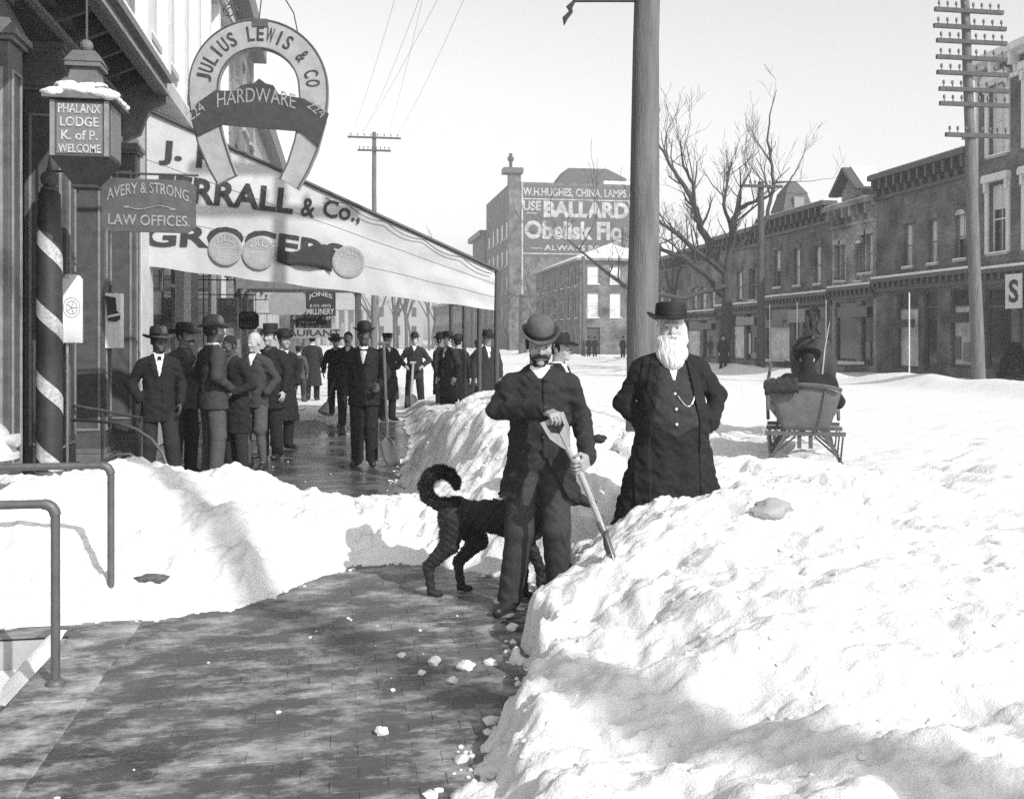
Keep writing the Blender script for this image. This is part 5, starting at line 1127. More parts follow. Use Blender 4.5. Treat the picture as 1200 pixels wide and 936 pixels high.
limb_tree('bare_tree', 'bare forked tree with long low limbs standing behind the bearded man', tb, [(tb,.3),(q_(849,415),0.305),(q_(852,370),0.268),(q_(852,335),0.256),(q_(851,318),0.244)],
    [[(q_(851,322),0.232),(q_(840,300),0.207),(q_(826,275,1),0.183),(q_(815,248,1.5),0.159),(q_(806,225,2),0.134),(q_(790,200,2),0.098),(q_(778,178,2),0.073),(q_(766,158,2),0.037)],
     [(q_(852,325),0.207),(q_(858,285),0.171),(q_(859,262,-1),0.146),(q_(866,245,-1),0.122),(q_(880,238,-1.5),0.085),(q_(892,235,-2),0.037)],
     [(q_(846,318),0.146),(q_(818,296,-2),0.122),(q_(795,275,-3),0.104),(q_(775,262,-4),0.073),(q_(764,250,-4),0.037)],
     [(q_(845,345),0.159),(q_(825,320,-3),0.134),(q_(800,300,-5),0.110),(q_(768,290,-6),0.085),(q_(755,284,-7),0.061)],
     [(q_(850,335),0.122),(q_(800,350,-6),0.098),(q_(737,338,-10),0.079),(q_(701,311,-12),0.061),(q_(667,282,-13),0.024)],
     [(q_(815,248,1.5),0.110),(q_(812,215,1),0.085),(q_(801,195,0),0.061),(q_(797,165,0),0.024)],
     [(q_(857,270),0.110),(q_(848,240,2),0.085),(q_(852,215,3),0.061),(q_(858,190,3),0.037)],
     [(q_(862,250),0.085),(q_(868,222,3),0.061),(q_(880,200,3),0.037)]], 5)
D = 56; tb = q_(893, 440); tb.z = 0
limb_tree('bare_tree', 'thin bare tree whose crooked top rises over the slim pole', tb, [(tb,.17),(q_(893,380),.15),(q_(893,300),.13),(q_(894,262),.12)],
    [[(q_(894,265),.12),(q_(900,245),.11),(q_(906,222),.10),(q_(905,195),.085),(q_(899,165),.06),(q_(902,135),.04),(q_(910,105),.015)], [(q_(904,215),.06),(q_(925,213),.05),(q_(934,198),.03),(q_(942,180),.012)], [(q_(905,222),.05),(q_(890,208),.04),(q_(884,196),.02)], [(q_(903,190),.05),(q_(890,170),.03),(q_(878,150),.012)]], 9, lvl=2, sprout=1)
D = 74; tb = q_(786, 430); tb.z = 0
limb_tree('bare_tree', 'small bushy bare tree behind the thick pole', tb, [(tb,.2),(q_(787,380),.17),(q_(788,350),.15)], [[(q_(788,352),.14),(q_(780,320),.11),(q_(770,290),.07),(q_(768,262),.03)], [(q_(788,350),.13),(q_(796,315),.1),(q_(806,280),.06),(q_(804,250),.03)], [(q_(788,345),.1),(q_(789,300),.07),(q_(786,262),.03)]], 13, 'bark', lvl=2)
for k, (x, y, hgt) in enumerate(((4.5,88,9),(6.5,104,11),(3.2,112,10),(8.5,128,11),(12,142,12),(5.5,150,12),(14.5,165,12),(9.5,176,12),(-6,190,13),(19.5,120,9),(18.8,96,8))):
    rnd = random.Random(40+k); b_ = Vector((x,y,0)); top = b_+Vector((rnd.uniform(-.5,.5),0,hgt*.4))
    limb_tree('bare_tree', 'distant leafless tree toward the end of the street', b_, [(b_,.2),(b_+FZ*hgt*.2,.16),(top,.13)],
        [[(top-FZ*.3,.11),(top+Vector((rnd.uniform(-2,2),rnd.uniform(-1,1),hgt*.25)),.06),(top+Vector((rnd.uniform(-3,3),rnd.uniform(-1,1),hgt*.55)),.03)] for _ in range(4)], 60+k, 'bark_far', 'distant trees up the street', 1, .02, 2)
# ---- dark clipped evergreens before the shops
def shrub(x, y, hgt, r, lab, seed):
    t = thing('evergreen_shrub', lab, 'shrub', (x,y,0), group='evergreens at the shop doors'); rnd = random.Random(seed)
    m = MB(); m.tube([(x,y,-.1),(x,y,hgt*.4)], .05, 6); m.build('stem', 'bark', t)
    V, F = [], []
    for i in range(1500):
        z = rnd.uniform(.12,1)**.8; rr_ = r*(1-.75*z**2)*math.sqrt(rnd.uniform(.3,1)); a = rnd.uniform(0,6.283); p = Vector((x+rr_*math.cos(a), y+rr_*math.sin(a), z*hgt)); s = .07
        a1 = Vector((rnd.uniform(-1,1),rnd.uniform(-1,1),rnd.uniform(-1,1))).normalized()*s; a2 = a1.orthogonal().normalized()*s*.5; n = len(V); V += [p-a1, p+a2, p+a1, p-a2]; F.append((n,n+1,n+2,n+3))
    put('foliage', mesh_np('foliage', V, F), 'shrub', t)
p = P(1098, 398, 45); shrub(p.x, p.y, 1.5, .55, 'dark evergreen bush between the pale shop panes', 1)
p = P(1189, 398, 36); shrub(p.x, p.y, 1.5, .6, 'dark evergreen bush by the corner building with the S sign', 2)
# ================================================================ PEOPLE
def unit(v): v = np.array(v, float); return v/np.linalg.norm(v)
def add_hand(F, w, fdir, palm, curl, side, s=1.0):
    """palm and five separate fingers from wrist w; fingers point along fdir and curl towards palm; side = lateral sign of the thumb"""
    f = unit(fdir); n = np.array(palm, float); n = unit(n-f*(n@f)); l = np.cross(f, n); w = np.array(w, float); mn = F.h*.62
    for off in (-.026, -.009, .009, .026): F.cap(w+l*off*.75*s, w+f*.085*s+l*off*s, max(.0165*s,mn), max(.0135*s,mn), .010)
    for off, L, da in ((-.033,.062,.05),(-.011,.074,0),(.0115,.078,0),(.033,.068,-.04)):
        b = w+f*.088*s+l*off*s; a = 0.0
        for j, (q, rr) in enumerate(((.46,.0095),(.3,.0088),(.24,.0078))):
            a += curl*(.75,.95,.7)[j]; d = unit(f*math.cos(a)+n*math.sin(a)+l*off*(1.2 if curl < .5 else 0)); e = b+d*L*q*1.05*s
            F.cap(b, e, max(rr*s,mn*.9), max(rr*.9*s,mn*.85), .002); b = e
    b = w+f*.022*s+l*side*.028*s; d = unit(f*.62+l*side*.62+n*.35); e = b+d*.045*s; F.cap(b, e, max(.0135*s,mn), max(.011*s,mn), .008)
    d = unit(f*.75+n*(.3+.5*curl)-l*side*.25*curl); F.cap(e, e+d*.034*s, max(.0105*s,mn), max(.008*s,mn), .003)
def hat_mesh(kind, mb, M, c):
    if kind == 'bowler': prof = [(.088,-.004),(.13,-.004),(.148,.004),(.153,.016),(.147,.017),(.128,.006),(.103,.004),(.104,.045),(.099,.08),(.083,.108),(.052,.125),(.012,.131)]; curl = .028
    elif kind == 'wide': prof = [(.088,-.004),(.17,-.008),(.188,.002),(.187,.006),(.168,0),(.103,.004),(.104,.05),(.1,.088),(.086,.112),(.05,.118),(.012,.112)]; curl = .012
    elif kind == 'flat': prof = [(.088,-.004),(.15,-.004),(.163,.006),(.16,.012),(.148,.006),(.108,.004),(.106,.045),(.103,.082),(.096,.094),(.06,.098),(.01,.098)]; curl = .026
    elif kind == 'tall': prof = [(.088,-.004),(.14,-.004),(.15,.004),(.148,.008),(.1,.004),(.102,.06),(.106,.11),(.1,.125),(.05,.128),(.01,.128)]; curl = .01
    elif kind == 'cap': prof = [(.085,-.012),(.104,-.008),(.106,.025),(.116,.045),(.112,.062),(.08,.078),(.01,.082)]; curl = 0
    prof = [(r, z) for r, z in prof]
    n = 28; i0 = len(mb.v); mb.lathe(prof, (0,0,0), n, sx=.88, sy=1.1)
    out = []
    for x, y, z in mb.v[i0:]:
        r = math.hypot(x/.88, y/1.1)
        if r > .11: z += curl*(x/.13)**2-.012*(y/.16)**2
        elif z > .09 and kind in ('wide',): z -= .022*max(0, 1-(x/.045)**2)
        out.append(tuple(np.array(c)+M @ np.array((x,y,z))))
    mb.v[i0:] = out
    if kind == 'cap':
        mb.add([tuple(np.array(c)+M @ np.array(p)) for p in [(.085*math.cos(a), -.07-.085*math.sin(a)*.55*s, .0-.018*s*math.sin(a)+dz) for dz in (0,.006) for s in (.55,1.15) for a in np.linspace(.15,2.99,9)]],
               [(i,i+1,9+i+1,9+i) for i in range(8)]+[(18+i+1,18+i,27+i,27+i+1) for i in range(8)])
    return mb
def person(label, loc, face=0.0, H=1.72, res=.014, hat='bowler', hatm='felt', coat='cloth_black', trousers='cloth_black', skin='skin', hem=.76, arms=None, hands=None, legs=None, toes=None, yaw=0.0, pitch=0.0,
           lean=0.0, vz=1.31, shirt='linen', belly=0.0, flare=0.0, moustache=None, beard=None, hair='hair_dark', tie=None, category='person', group=None, vest=None, hat_tilt=0.0, breeches=None, build=1.0, shoulders=1.0, legs_hidden=False, extra=None, wrinkle=.005, coat_open=None, buttons=(), facial=True, rolled=0.0, hat_scale=1.0, sitting=False):
    sc = H/1.72
    t = thing('person', label, category, loc, R(face), group)
    def Ln(p): p = np.array(p, float); return p+np.array((0, -lean*max(p[2]-.92, 0), 0))
    arms = arms or {-1: ((-.25,.04,1.13),(-.245,-.03,.90)), 1: ((.25,.04,1.13),(.245,-.03,.90))}
    legs = legs or {-1: ((-.1,-.015,.49),(-.11,.02,.09)), 1: ((.1,-.015,.49),(.11,.02,.09))}
    hands = hands or {}
    toes = toes or {-1: -12, 1: 12}
    sh = {s: Ln((s*.168*shoulders, .014, 1.352)) for s in (-1,1)}
    b = build
    lo = (-.62, -.62, -.02); hi = (.62, .5, 1.84)
    pts_all = [p for s in (-1,1) for p in arms[s]]+[p for s in (-1,1) for p in legs[s]]+[tuple(Ln((0,0,1.75)))]
    PA = np.array(pts_all); lo = np.minimum(PA.min(0)-.2, (-.33,-.3,-.02)); hi = np.maximum(PA.max(0)+.2, (.33,.3,1.84)); lo[2] = max(lo[2], -.02)
    # --- body (continuous: head, neck, trunk, arms, hands, legs)
    F = Fld(lo, hi, res)
    c0 = Ln((0,-.012,1.605)); Rh = rotz(R(yaw)) @ rotx(R(pitch))
    hh = lambda x, y, z: c0+Rh @ np.array((x,y,z))
    F.cap(Ln((0,.02,1.40)), hh(0,.015,-.06), .062, .056, .02)
    F.ell(hh(0,.012,.022), (.076,.096,.10), .02, M=Rh); F.ell(hh(0,-.032,-.045), (.057,.060,.075), .03, M=Rh)
    if facial:
        F.cap(hh(-.034,-.086,.016), hh(.034,-.086,.016), .012, .012, .014); F.cap(hh(0,-.094,.004), hh(0,-.110,-.03), .0075, .0125, .010)
        F.cap(hh(-.014,-.098,-.033), hh(.014,-.098,-.033), .008, .008, .006)
        for s in (-1,1):
            F.ell(hh(s*.031,-.100,.001), (.017,.011,.010), .010, '-', M=Rh); F.ell(hh(s*.042,-.066,-.032), (.022,.022,.022), .02, M=Rh); F.ell(hh(s*.079,.012,-.012), (.010,.022,.032), .006, M=Rh)
        F.cap(hh(-.020,-.089,-.063), hh(.020,-.089,-.063), .0085, .0085, .005); F.cap(hh(-.03,-.099,-.0685), hh(.03,-.099,-.0685), .003, .003, .004, '-'); F.ell(hh(0,-.083,-.098), (.024,.018,.018), .02, M=Rh)
    else:
        for s in (-1,1): F.ell(hh(s*.079,.012,-.012), (.012,.022,.032), .006, M=Rh)
        F.cap(hh(0,-.094,.004), hh(0,-.110,-.03), .010, .0145, .012)
    F.loft([(.95,0,.01,.14*b,.10*b),(1.15,*Ln((0,.01,1.15))[:2],.14*b,.095*b),(1.33,*Ln((0,.01,1.33))[:2],.155*b,.10*b),(1.43,*Ln((0,.01,1.43))[:2],.10,.07)], .03)
    for s in (-1,1):
        e, w = (np.array(q) for q in arms[s])
        F.cap(sh[s], e, .05*b, .04*b, .02); F.cap(e, w, .04*b, .028, .015)
        hd_ = hands.get(s)
        if hd_ != 'hidden':
            d = unit(w-e)
            if hd_ is None: hd_ = (d+np.array((0,-.15,0)), (-s*.8,.1,0) if abs(d[2]) > .6 else (0,.3,-1), .35, None)
            fd, pn, cu, th = (list(hd_)+[None])[:4]
            if th is None: f_ = unit(fd); l_ = np.cross(f_, unit(np.array(pn)-f_*(np.array(pn)@f_))); th = 1 if (l_@np.array((0,-1,.2))) > 0 else -1
            add_hand(F, w+d*.012, fd, pn, cu, th)
        k_, a_ = (np.array(q) for q in legs[s]); hp = np.array((s*.09,.012,.93))
        F.cap(hp, k_, .07*b, .05*b, .02); F.cap(k_, a_, .05*b, .038, .02); F.cap(a_, a_+np.array((0,-.04,-.03)), .03, .02, .01)
    put('body', F.mesh('body', sc), skin, t, True, True)
    # --- trousers
    T = Fld((lo[0],lo[1],max(lo[2],-.02)), (hi[0],hi[1],1.06), res)
    T.ell((0,.012,.93), (.168*b,.125*b,.12), .0)
    for s in (-1,1):
        k_, a_ = (np.array(q) for q in legs[s]); hp = np.array((s*.088,.012,.92)); r1 = .085 if not breeches else .088
        T.cap(hp, k_, .102*b, r1, .03)
        if breeches: T.cap(k_, k_+unit(a_-k_)*.06, .085, .06, .02)
        else: T.cap(k_, a_, r1, .073, .02); T.cap(a_, a_+unit(a_-k_)*.03, .074, .075, .01)
    X, Y, Z = T.grid()
    T.f = T.f+(wrinkle*.5*np.sin(Z*44+X*21+np.sin(X*31+Y*17+Z*9)*2.2)*np.sin(X*23+Y*29+Z*15+np.sin(Z*19)*1.3)).astype(np.float32)
    T.plane((0,0,.055), (0,0,-1))
    put('trousers', T.mesh('trousers', sc), breeches or trousers, t, True, True)
    for s in (-1,1):
        k_, a_ = (np.array(q) for q in legs[s]); rz_ = rotz(R(toes[s])); S_ = Fld(a_+np.array((-.26,-.26,-.13)), a_+np.array((.26,.2,.1)), min(res,.009) if res < .01 else res*.8)
        base = a_[2]-.09; q = lambda x, y, z: np.array((a_[0],a_[1],base))+rz_ @ np.array((x,y,z))
        S_.cap(q(0,.045,.045), q(0,-.06,.042), .042, .045, .01); S_.cap(q(0,-.06,.04), q(.004*s,-.165,.028), .046, .034, .01); S_.cap(q(0,.03,.06), q(0,.02,.14), .045, .05, .02); S_.plane((0,0,base+.0), (0,0,-1))
        if breeches:
            St = Fld((k_-.25), (k_+.25), res); St = Fld(np.minimum(k_,a_)-.12, np.maximum(k_,a_)+.12, res); St.cap(k_, k_+(a_-k_)*.45, .058, .058, .0); St.cap(k_+(a_-k_)*.45, a_, .057, .04, .01); put('stocking', St.mesh('stocking', sc), 'cloth_grey', t, True, True)
        put('shoe', S_.mesh('shoe', sc), 'leather', t, True, True)
    # --- coat
    C = Fld(lo-.03, hi+.03, res)
    cy = lambda z: Ln((0,.01,z))[1]
    bl = belly
    w1 = lambda th, z: .03*np.clip((.95-z)/.35, 0, 1)*np.sin(th*9+.7*np.sin(z*5))
    rings = [(1.478,0,cy(1.478)+.006,.06,.06),(1.455,0,cy(1.455)+.004,.085,.072),(1.425,0,cy(1.425),.122*shoulders,.086),(1.385,0,cy(1.385),.158*shoulders,.104),(1.33,0,cy(1.33),.18*shoulders*b,.12*b),(1.24,0,cy(1.24)-bl*.15,.182*b,.125*b+bl*.2),(1.12,0,cy(1.12)-bl*.45,.176*b+bl*.2,.122*b+bl*.55),(1.02,0,cy(1.02)-bl*.5,.18*b+bl*.25,.126*b+bl*.55),(.92,0,.005-bl*.3,.192*b+bl*.2,.136*b+bl*.4),(.80,0,.005-bl*.1,.2*b+bl*.1+flare*.25,.14*b+bl*.2+flare*.2)]
    if hem < .79: rings.append((hem-.03,0,.005,.205*b+flare,.145*b+flare*.8))
    C.loft(rings, 0, wave=w1, pw=2.25)
    for s in (-1,1):
        e, w = (np.array(q) for q in arms[s]); d = unit(w-e)
        C.cap(sh[s]+np.array((-s*.05,0,.012)), sh[s]+(e-sh[s])*.12, .066, .070*b, .05); C.cap(sh[s], e, .071*b, .058*b, .03); C.cap(e, w-d*(rolled if rolled else .012), .059*b, .05, .02)
        if bl or build > 1.05: pass
    X, Y, Z = C.grid()
    wr = np.sin(Z*40+X*25+np.sin(Y*30+Z*11)*1.7)*np.sin(X*19-Z*13+np.sin(Z*22)*.8)+.5*np.sin(Z*85+X*40+np.sin(X*60))*np.sin(Y*37+Z*17)
    C.f = C.f+(wrinkle*wr).astype(np.float32)
    hem_z = hem
    C.f = np.maximum(C.f, np.where(np.abs(X) < .9, hem_z-Z-.12*np.clip(np.abs(X)-.24, 0, 1), -1).astype(np.float32) if not sitting else (hem_z-Z).astype(np.float32))
    base_f = C.copy()
    front = (Y < cy(1.2)-.02)
    wv = .012+(Z-vz)/(1.45-vz)*.062
    yv = lambda z: cy(z)
    if vest:
        vzb, xv0 = vest['bottom'], vest.get('half', .1)
        xw = np.interp(s_ := C.ax[2], [vzb-.02, vzb+.1, 1.1, 1.3, 1.45], [xv0*1.5, xv0*1.45, xv0*1.3, xv0, .07])[None,None,:]
        inV = (np.abs(X-vest.get('off',0)) < xw) & (Z > vzb+np.abs(X)*.5) & (Z < 1.47) & front
        Vf = base_f.copy(); Vf.f = np.where(inV, base_f.f-.002, .05).astype(np.float32)
        Vf.f = np.maximum(base_f.f-.002, np.maximum(np.maximum(np.abs(X-vest.get('off',0))-xw, vzb+np.abs(X)*.5-Z), np.maximum(Z-1.47, Y-(cy(1.2)-.02)))).astype(np.float32)
        put('waistcoat', Vf.mesh('waistcoat', sc), vest['mat'], t, True, True)
        edge = (np.abs(X) > xw) & (np.abs(X) < xw+.10) & front & (Z > hem_z)
        C.f = C.f-np.where(edge & (Z < 1.42), .012, 0).astype(np.float32)
        lap = (np.abs(X) > xw) & (np.abs(X) < xw+.055*np.clip((Z-1.12)/.1,0,1)) & front & (Z < 1.43)
        C.f = C.f-np.where(lap, .008, 0).astype(np.float32)
        C.f = np.where((np.abs(X) < xw-.004) & (Z > vzb+np.abs(X)*.5+.02) & front, np.maximum(C.f, base_f.f+.02), C.f).astype(np.float32)
    else:
        lap = (np.abs(X) > wv) & (np.abs(X) < wv+.05) & (Z > vz-.015) & (Z < 1.43) & front
        C.f = C.f-np.where(lap, .009, 0).astype(np.float32)
        groove = (np.abs(X-.012) < max(res*.55,.004)) & (Z < vz) & front
        C.f = C.f+np.where(groove, .010, 0).astype(np.float32)
        if coat_open:                      # the skirts part below this height
            wo_ = np.clip((coat_open-Z)*.55, 0, .2)
            C.f = np.maximum(C.f, np.where(front & (Z < coat_open), wo_-np.abs(X-.01), -1)).astype(np.float32)
    if extra: extra(C, t, sc, Ln)
    put('coat', C.mesh('coat', sc), coat, t, True, True)
    if shirt:
        sv = vz if not vest else vest.get('shirt', 1.2)
        wv2 = .008+(Z-sv)/(1.45-sv)*.046
        Sf = base_f.copy(); Sf.f = np.maximum(base_f.f-.0055, np.maximum(np.maximum(np.abs(X)-wv2, sv-Z), np.maximum(Z-1.465, Y-(cy(1.3)-.01)))).astype(np.float32)
        put('shirt', Sf.mesh('shirt', sc), shirt, t, True, True)
        m = MB(); cc = Ln((0,.012,1.455)); m.tube([(cc[0]+.066*math.cos(a), cc[1]+.066*math.sin(a), cc[2]+.012-.018*(math.sin(a) < -.8)) for a in np.linspace(-1.35,4.49,24)], .013, 6); m.v = [tuple(np.array(v)*sc) for v in m.v]; m.build('collar', shirt, t, True, True)
    if tie:
        m = MB(); y_ = base_f.front(0, 1.42) or -.1; y_ -= .012
        if tie == 'bow': m.add([(-.055,y_,1.44),(-.055,y_,1.405),(0,y_-.012,1.428),(0,y_-.012,1.418),(.055,y_,1.44),(.055,y_,1.405),(-.05,y_+.015,1.422),(.05,y_+.015,1.422)], [(0,1,3,2),(2,3,5,4),(0,2,6),(2,4,7),(1,6,3),(3,7,5)])
        else: m.add([(-.018,y_,1.44),(.018,y_,1.44),(.03,y_-.008,1.32),(0,y_-.012,1.29),(-.03,y_-.008,1.32)], [(0,1,2,3,4)])
        m.v = [tuple(np.array(v)*sc) for v in m.v]; o = m.build('tie', 'cloth_black', t, False, True); md = o.modifiers.new('s','SOLIDIFY'); md.thickness = .006
    for bx_, bz_ in buttons:
        y_ = base_f.front(bx_, bz_)
        if y_ is not None: m = MB(); m.ball(np.array((bx_, y_-.006, bz_))*sc, (.011*sc,.006*sc,.011*sc), 6); m.build('button', 'leather' if not vest else 'chain', t, True, True)
    # --- head wear, hair, beard, eyes
    if hat:
        Mh = Rh @ rotx(R(hat_tilt)); m = hat_mesh(hat, MB(), Mh*hat_scale, hh(0,.012,.052)); m.v = [tuple(np.array(v)*sc) for v in m.v]; ho = m.build('hat', hatm, t, True, True)
        if hat != 'cap':
            m = MB(); i0 = 0; m.lathe([(.105,.006),(.107,.01),(.107,.03),(.105,.032)], (0,0,0), 28, sx=.88, sy=1.1); m.v = [tuple((np.array(hh(0,.012,.052))+Mh @ np.array(v)*hat_scale)*sc) for v in m.v]; m.build('hat_band', 'felt', ho, True, True)
    Hf = Fld(c0-.2, c0+.2, min(res,.009)); Hf.ell(hh(0,.018,.024), (.081,.099,.104), 0, M=Rh); Hf.plane(hh(0,-.03,.03), Rh @ np.array((0,-1,.15 if hat else -1.2))); Hf.plane(hh(0,0,-.06), Rh @ np.array((0,-.5,-1)))
    for s in (-1,1): Hf.cap(hh(s*.078,-.01,.02), hh(s*.074,-.022,-.03), .01, .007, .006)
    put('hair', Hf.mesh('hair', sc), hair, t, True, True)
    if moustache:
        Mf = Fld(hh(0,-.09,-.05)-.09, hh(0,-.09,-.05)+.09, min(res,.006)*.9)
        for s in (-1,1): Mf.cap(hh(0,-.106,-.046), hh(s*.028,-.098,-.055), .011, .011, .006); Mf.cap(hh(s*.028,-.098,-.055), hh(s*.054,-.08,-.072), .011, .005, .006)
        put('moustache', Mf.mesh('moustache', sc), moustache, t, True, True)
    if beard: beard(t, hh, Rh, sc, res)
    if facial and res < .012:
        for s in (-1,1):
            m = MB(); m.ball(hh(s*.031,-.079,.0)*sc, .0125*sc, 10); eo = m.build('eye', 'eye_white', t, True, True)
            m = MB(); m.ball(hh(s*.031,-.0872,.0)*sc, .006*sc, 8); m.build('pupil', 'felt', eo, True, True)
    t['figure_scale'] = sc
    return t, base_f, hh
RP = lambda px, py, D: P(px, py, D)
def stand(px, D, z=None):
    p = P(px, 398, D); p.z = floor_z(p.x, p.y) if z is None else z; return p

# ---- the man with the shovel (foreground)
D1 = 6.13; o1 = P(632, 398, D1); o1.z = 0.0
def beard_full(t, hh, Rh, sc, res):
    Bf = Fld(hh(0,-.06,-.08)-.16, hh(0,-.06,-.08)+.16, .006)
    Bf.ell(hh(0,-.054,-.096), (.040,.042,.028), 0, M=Rh)
    for s in (-1,1): Bf.cap(hh(s*.060,-.035,-.065), hh(s*.03,-.06,-.10), .006, .012, .015)
    Bf.ell(hh(0,-.1,-.063), (.022,.02,.007), .004, '-', M=Rh); Bf.plane(hh(0,0,-.047), Rh @ np.array((0,.25,1)))
    X, Y, Z = Bf.grid(); Bf.f = Bf.f+(.004*np.sin(X*260+Z*60)*np.sin(Z*120+X*40)).astype(np.float32)
    put('beard', Bf.mesh('beard', sc), 'hair_dark', t, True, True)
px_ = lambda x, y, dy=0.0: ((x-632)/1200*(D1+dy), dy, CAM_H+(398-y)/1200*(D1+dy))
S1 = 1.715/1.72
def loc1(x, y, dy): q = px_(x, y, dy); return np.array((q[0]/S1, q[1]/S1, q[2]/S1))
q0 = np.array(px_(646, 492, -.40)); q1 = np.array(px_(704, 613, -.60)); dv = unit(q1-q0)
gx = unit(np.array((.9,-.1,.43))); gx = unit(gx-dv*(gx@dv)); gy = np.cross(dv, gx)
fR = unit((.42,-.78,-.12)); wR = q0-fR*.082+np.array((0,.0,.030)); hold = q0+dv*.29; fL = unit((-.42,-.72,-.32)); wL = hold-fL*.075+np.array((.036,-.008,.012))
def pockets1(C, t, sc, Ln):
    X, Y, Z = C.grid(); fr = Y < -.02
    for (x0,x1,z0,z1,a) in ((.06,.15,1.12,1.135,.006),(.05,.16,.86,.95,.006),(-.17,-.07,.86,.95,.006)): C.f = C.f-np.where((X > x0) & (X < x1) & (Z > z0) & (Z < z1) & fr, a, 0).astype(np.float32)
    C.f = C.f-np.where((X > .01) & (X < .035) & (Z < 1.3) & fr, .006, 0).astype(np.float32)
person('man in a dark sack coat and bowler hat digging with a shovel', o1, -9.46, 1.715, .0068, 'bowler', 'felt_brown', 'cloth_dark', 'cloth_mid', 'skin_shade', .69,
    arms={-1: (loc1(582,480,-.04), wR/S1), 1: (loc1(681,487,.02), wL/S1)}, hands={-1: (fR, (.1,.15,-1), 1.05, 1), 1: (fL, (-.8,.5,.0), 1.05, None)},
    legs={-1: ((-.12,-.05,.49),(-.175,.0,.09)), 1: ((.10,-.05,.5),(.12,.07,.09))}, toes={-1: -25, 1: 20}, yaw=4, pitch=17, lean=.14, vz=1.395, flare=.05, moustache='hair_dark', beard=beard_full, hat_tilt=9, hat_scale=.9, shoulders=1.0, build=1.02, extra=pockets1, coat_open=.98, buttons=((.02,1.24),(.02,1.14),(.02,1.05)), wrinkle=.0065)
# the shovel he leans on
rt = Matrix.Rotation(R(-9.46), 3, 'Z')
def w1p(v): return o1+rt @ Vector(v)
sv = thing('shovel', 'long pale wooden shovel with a D grip in the digging man\'s hands', 'shovel', w1p(q1))
m = MB(); n_ = 10; mid = q0+dv*.17; pts = [mid+dv*(np.linalg.norm(q1-q0)-.17)*i/n_+np.array((0,0,-.05))*math.sin(i/n_*1.57)**3*.8+np.array((0,0,.02))*math.sin(i/n_*3.14) for i in range(n_+1)]
m.tube([w1p(p) for p in pts], .0175, 10); m.build('shaft', 'wood_tool', sv, True)
m = MB(); m.tube([w1p(q0-gx*.062), w1p(q0+gx*.062)], .016, 10); m.build('grip_bar', 'wood_tool', sv, True)
for s in (-1,1):
    m = MB(); m.add([w1p(v) for v in (q0+gx*s*.072-gy*.014-dv*.015, q0+gx*s*.05-gy*.014-dv*.015, q0+gx*s*.045+dv*.06-gy*.017, q0+dv*.09+gx*s*.002-gy*.02, q0+dv*.19+gx*s*.002-gy*.02, q0+dv*.17+gx*s*.02-gy*.018, q0+gx*s*.062+dv*.09-gy*.017)]+[w1p(v) for v in (q0+gx*s*.072+gy*.014-dv*.015, q0+gx*s*.05+gy*.014-dv*.015, q0+gx*s*.045+dv*.06+gy*.017, q0+dv*.09+gx*s*.002+gy*.02, q0+dv*.19+gx*s*.002+gy*.02, q0+dv*.17+gx*s*.02+gy*.018, q0+gx*s*.062+dv*.09+gy*.017)],
        [(0,1,2,3,4,5,6),(13,12,11,10,9,8,7)]+[(i,7+i,7+(i+1)%7,(i+1)%7) for i in range(7)]); m.build('grip_fork', 'wood_tool', sv)
e = pts[-1]; m = MB(); bd = unit(dv+np.array((0,0,-.25))); by = np.cross(bd, gx)
rows = [(0,.02,.0),(.03,.07,.01),(.06,.115,.014),(.2,.12,.02),(.3,.11,.012),(.34,.06,.004)]
bx_ = unit(gy+gx*.25); by = np.cross(bd, bx_); gr = [[e+bd*a+bx_*wd*f*.8+by*(dp-.03*(1-f*f)) for f in np.linspace(-1,1,9)] for a, wd, dp in rows]
m.add([w1p(p) for r_ in gr for p in r_], [(i*9+j,i*9+j+1,(i+1)*9+j+1,(i+1)*9+j) for i in range(5) for j in range(8)]); o = m.build('blade', 'blade', sv, True); md = o.modifiers.new('s','SOLIDIFY'); md.thickness = .004
m = MB(); m.tube([w1p(pts[-2]), w1p(pts[-1]), w1p(e+bd*.08)], [.021,.022,.012], 8); m.build('socket', 'blade', sv, True)

# ---- the old man with the white beard
D2 = 6.45; o2 = P(786, 398, D2); o2.z = .07; S2 = 1.72/1.72
def l2(x, y, dy): return ((x-786)/1200*(D2+dy), dy, CAM_H+(398-y)/1200*(D2+dy)-o2.z)
def beard_white(t, hh, Rh, sc, res):
    Bf = Fld(hh(0,-.06,-.15)-np.array((.17,.2,.2)), hh(0,-.06,-.15)+np.array((.17,.17,.17)), .0062)
    Bf.ell(hh(0,-.045,-.085), (.088,.07,.06), 0, M=Rh); Bf.ell(hh(0,-.07,-.155), (.098,.062,.075), .04, M=Rh); Bf.ell(hh(.004,-.088,-.215), (.062,.042,.05), .04, M=Rh)
    for s in (-1,1): Bf.cap(hh(s*.076,-.012,.01), hh(s*.072,-.04,-.08), .016, .03, .02); Bf.cap(hh(0,-.108,-.046), hh(s*.055,-.088,-.078), .015, .011, .008)
    Bf.ell(hh(0,-.12,-.067), (.02,.02,.006), .004, '-', M=Rh)
    Bf.ell(hh(0,-.09,.0), (.056,.06,.044), .012, '-', M=Rh)
    X, Y, Z = Bf.grid(); Bf.f = Bf.f+(.0035*np.sin(X*240+np.sin(Z*40)*2.2+Y*60)*np.sin(Z*45+X*60+Y*70)+.0025*np.sin(X*420+np.sin(Z*60)*3)).astype(np.float32)
    put('beard', Bf.mesh('beard', sc), 'beard_white', t, True, True)
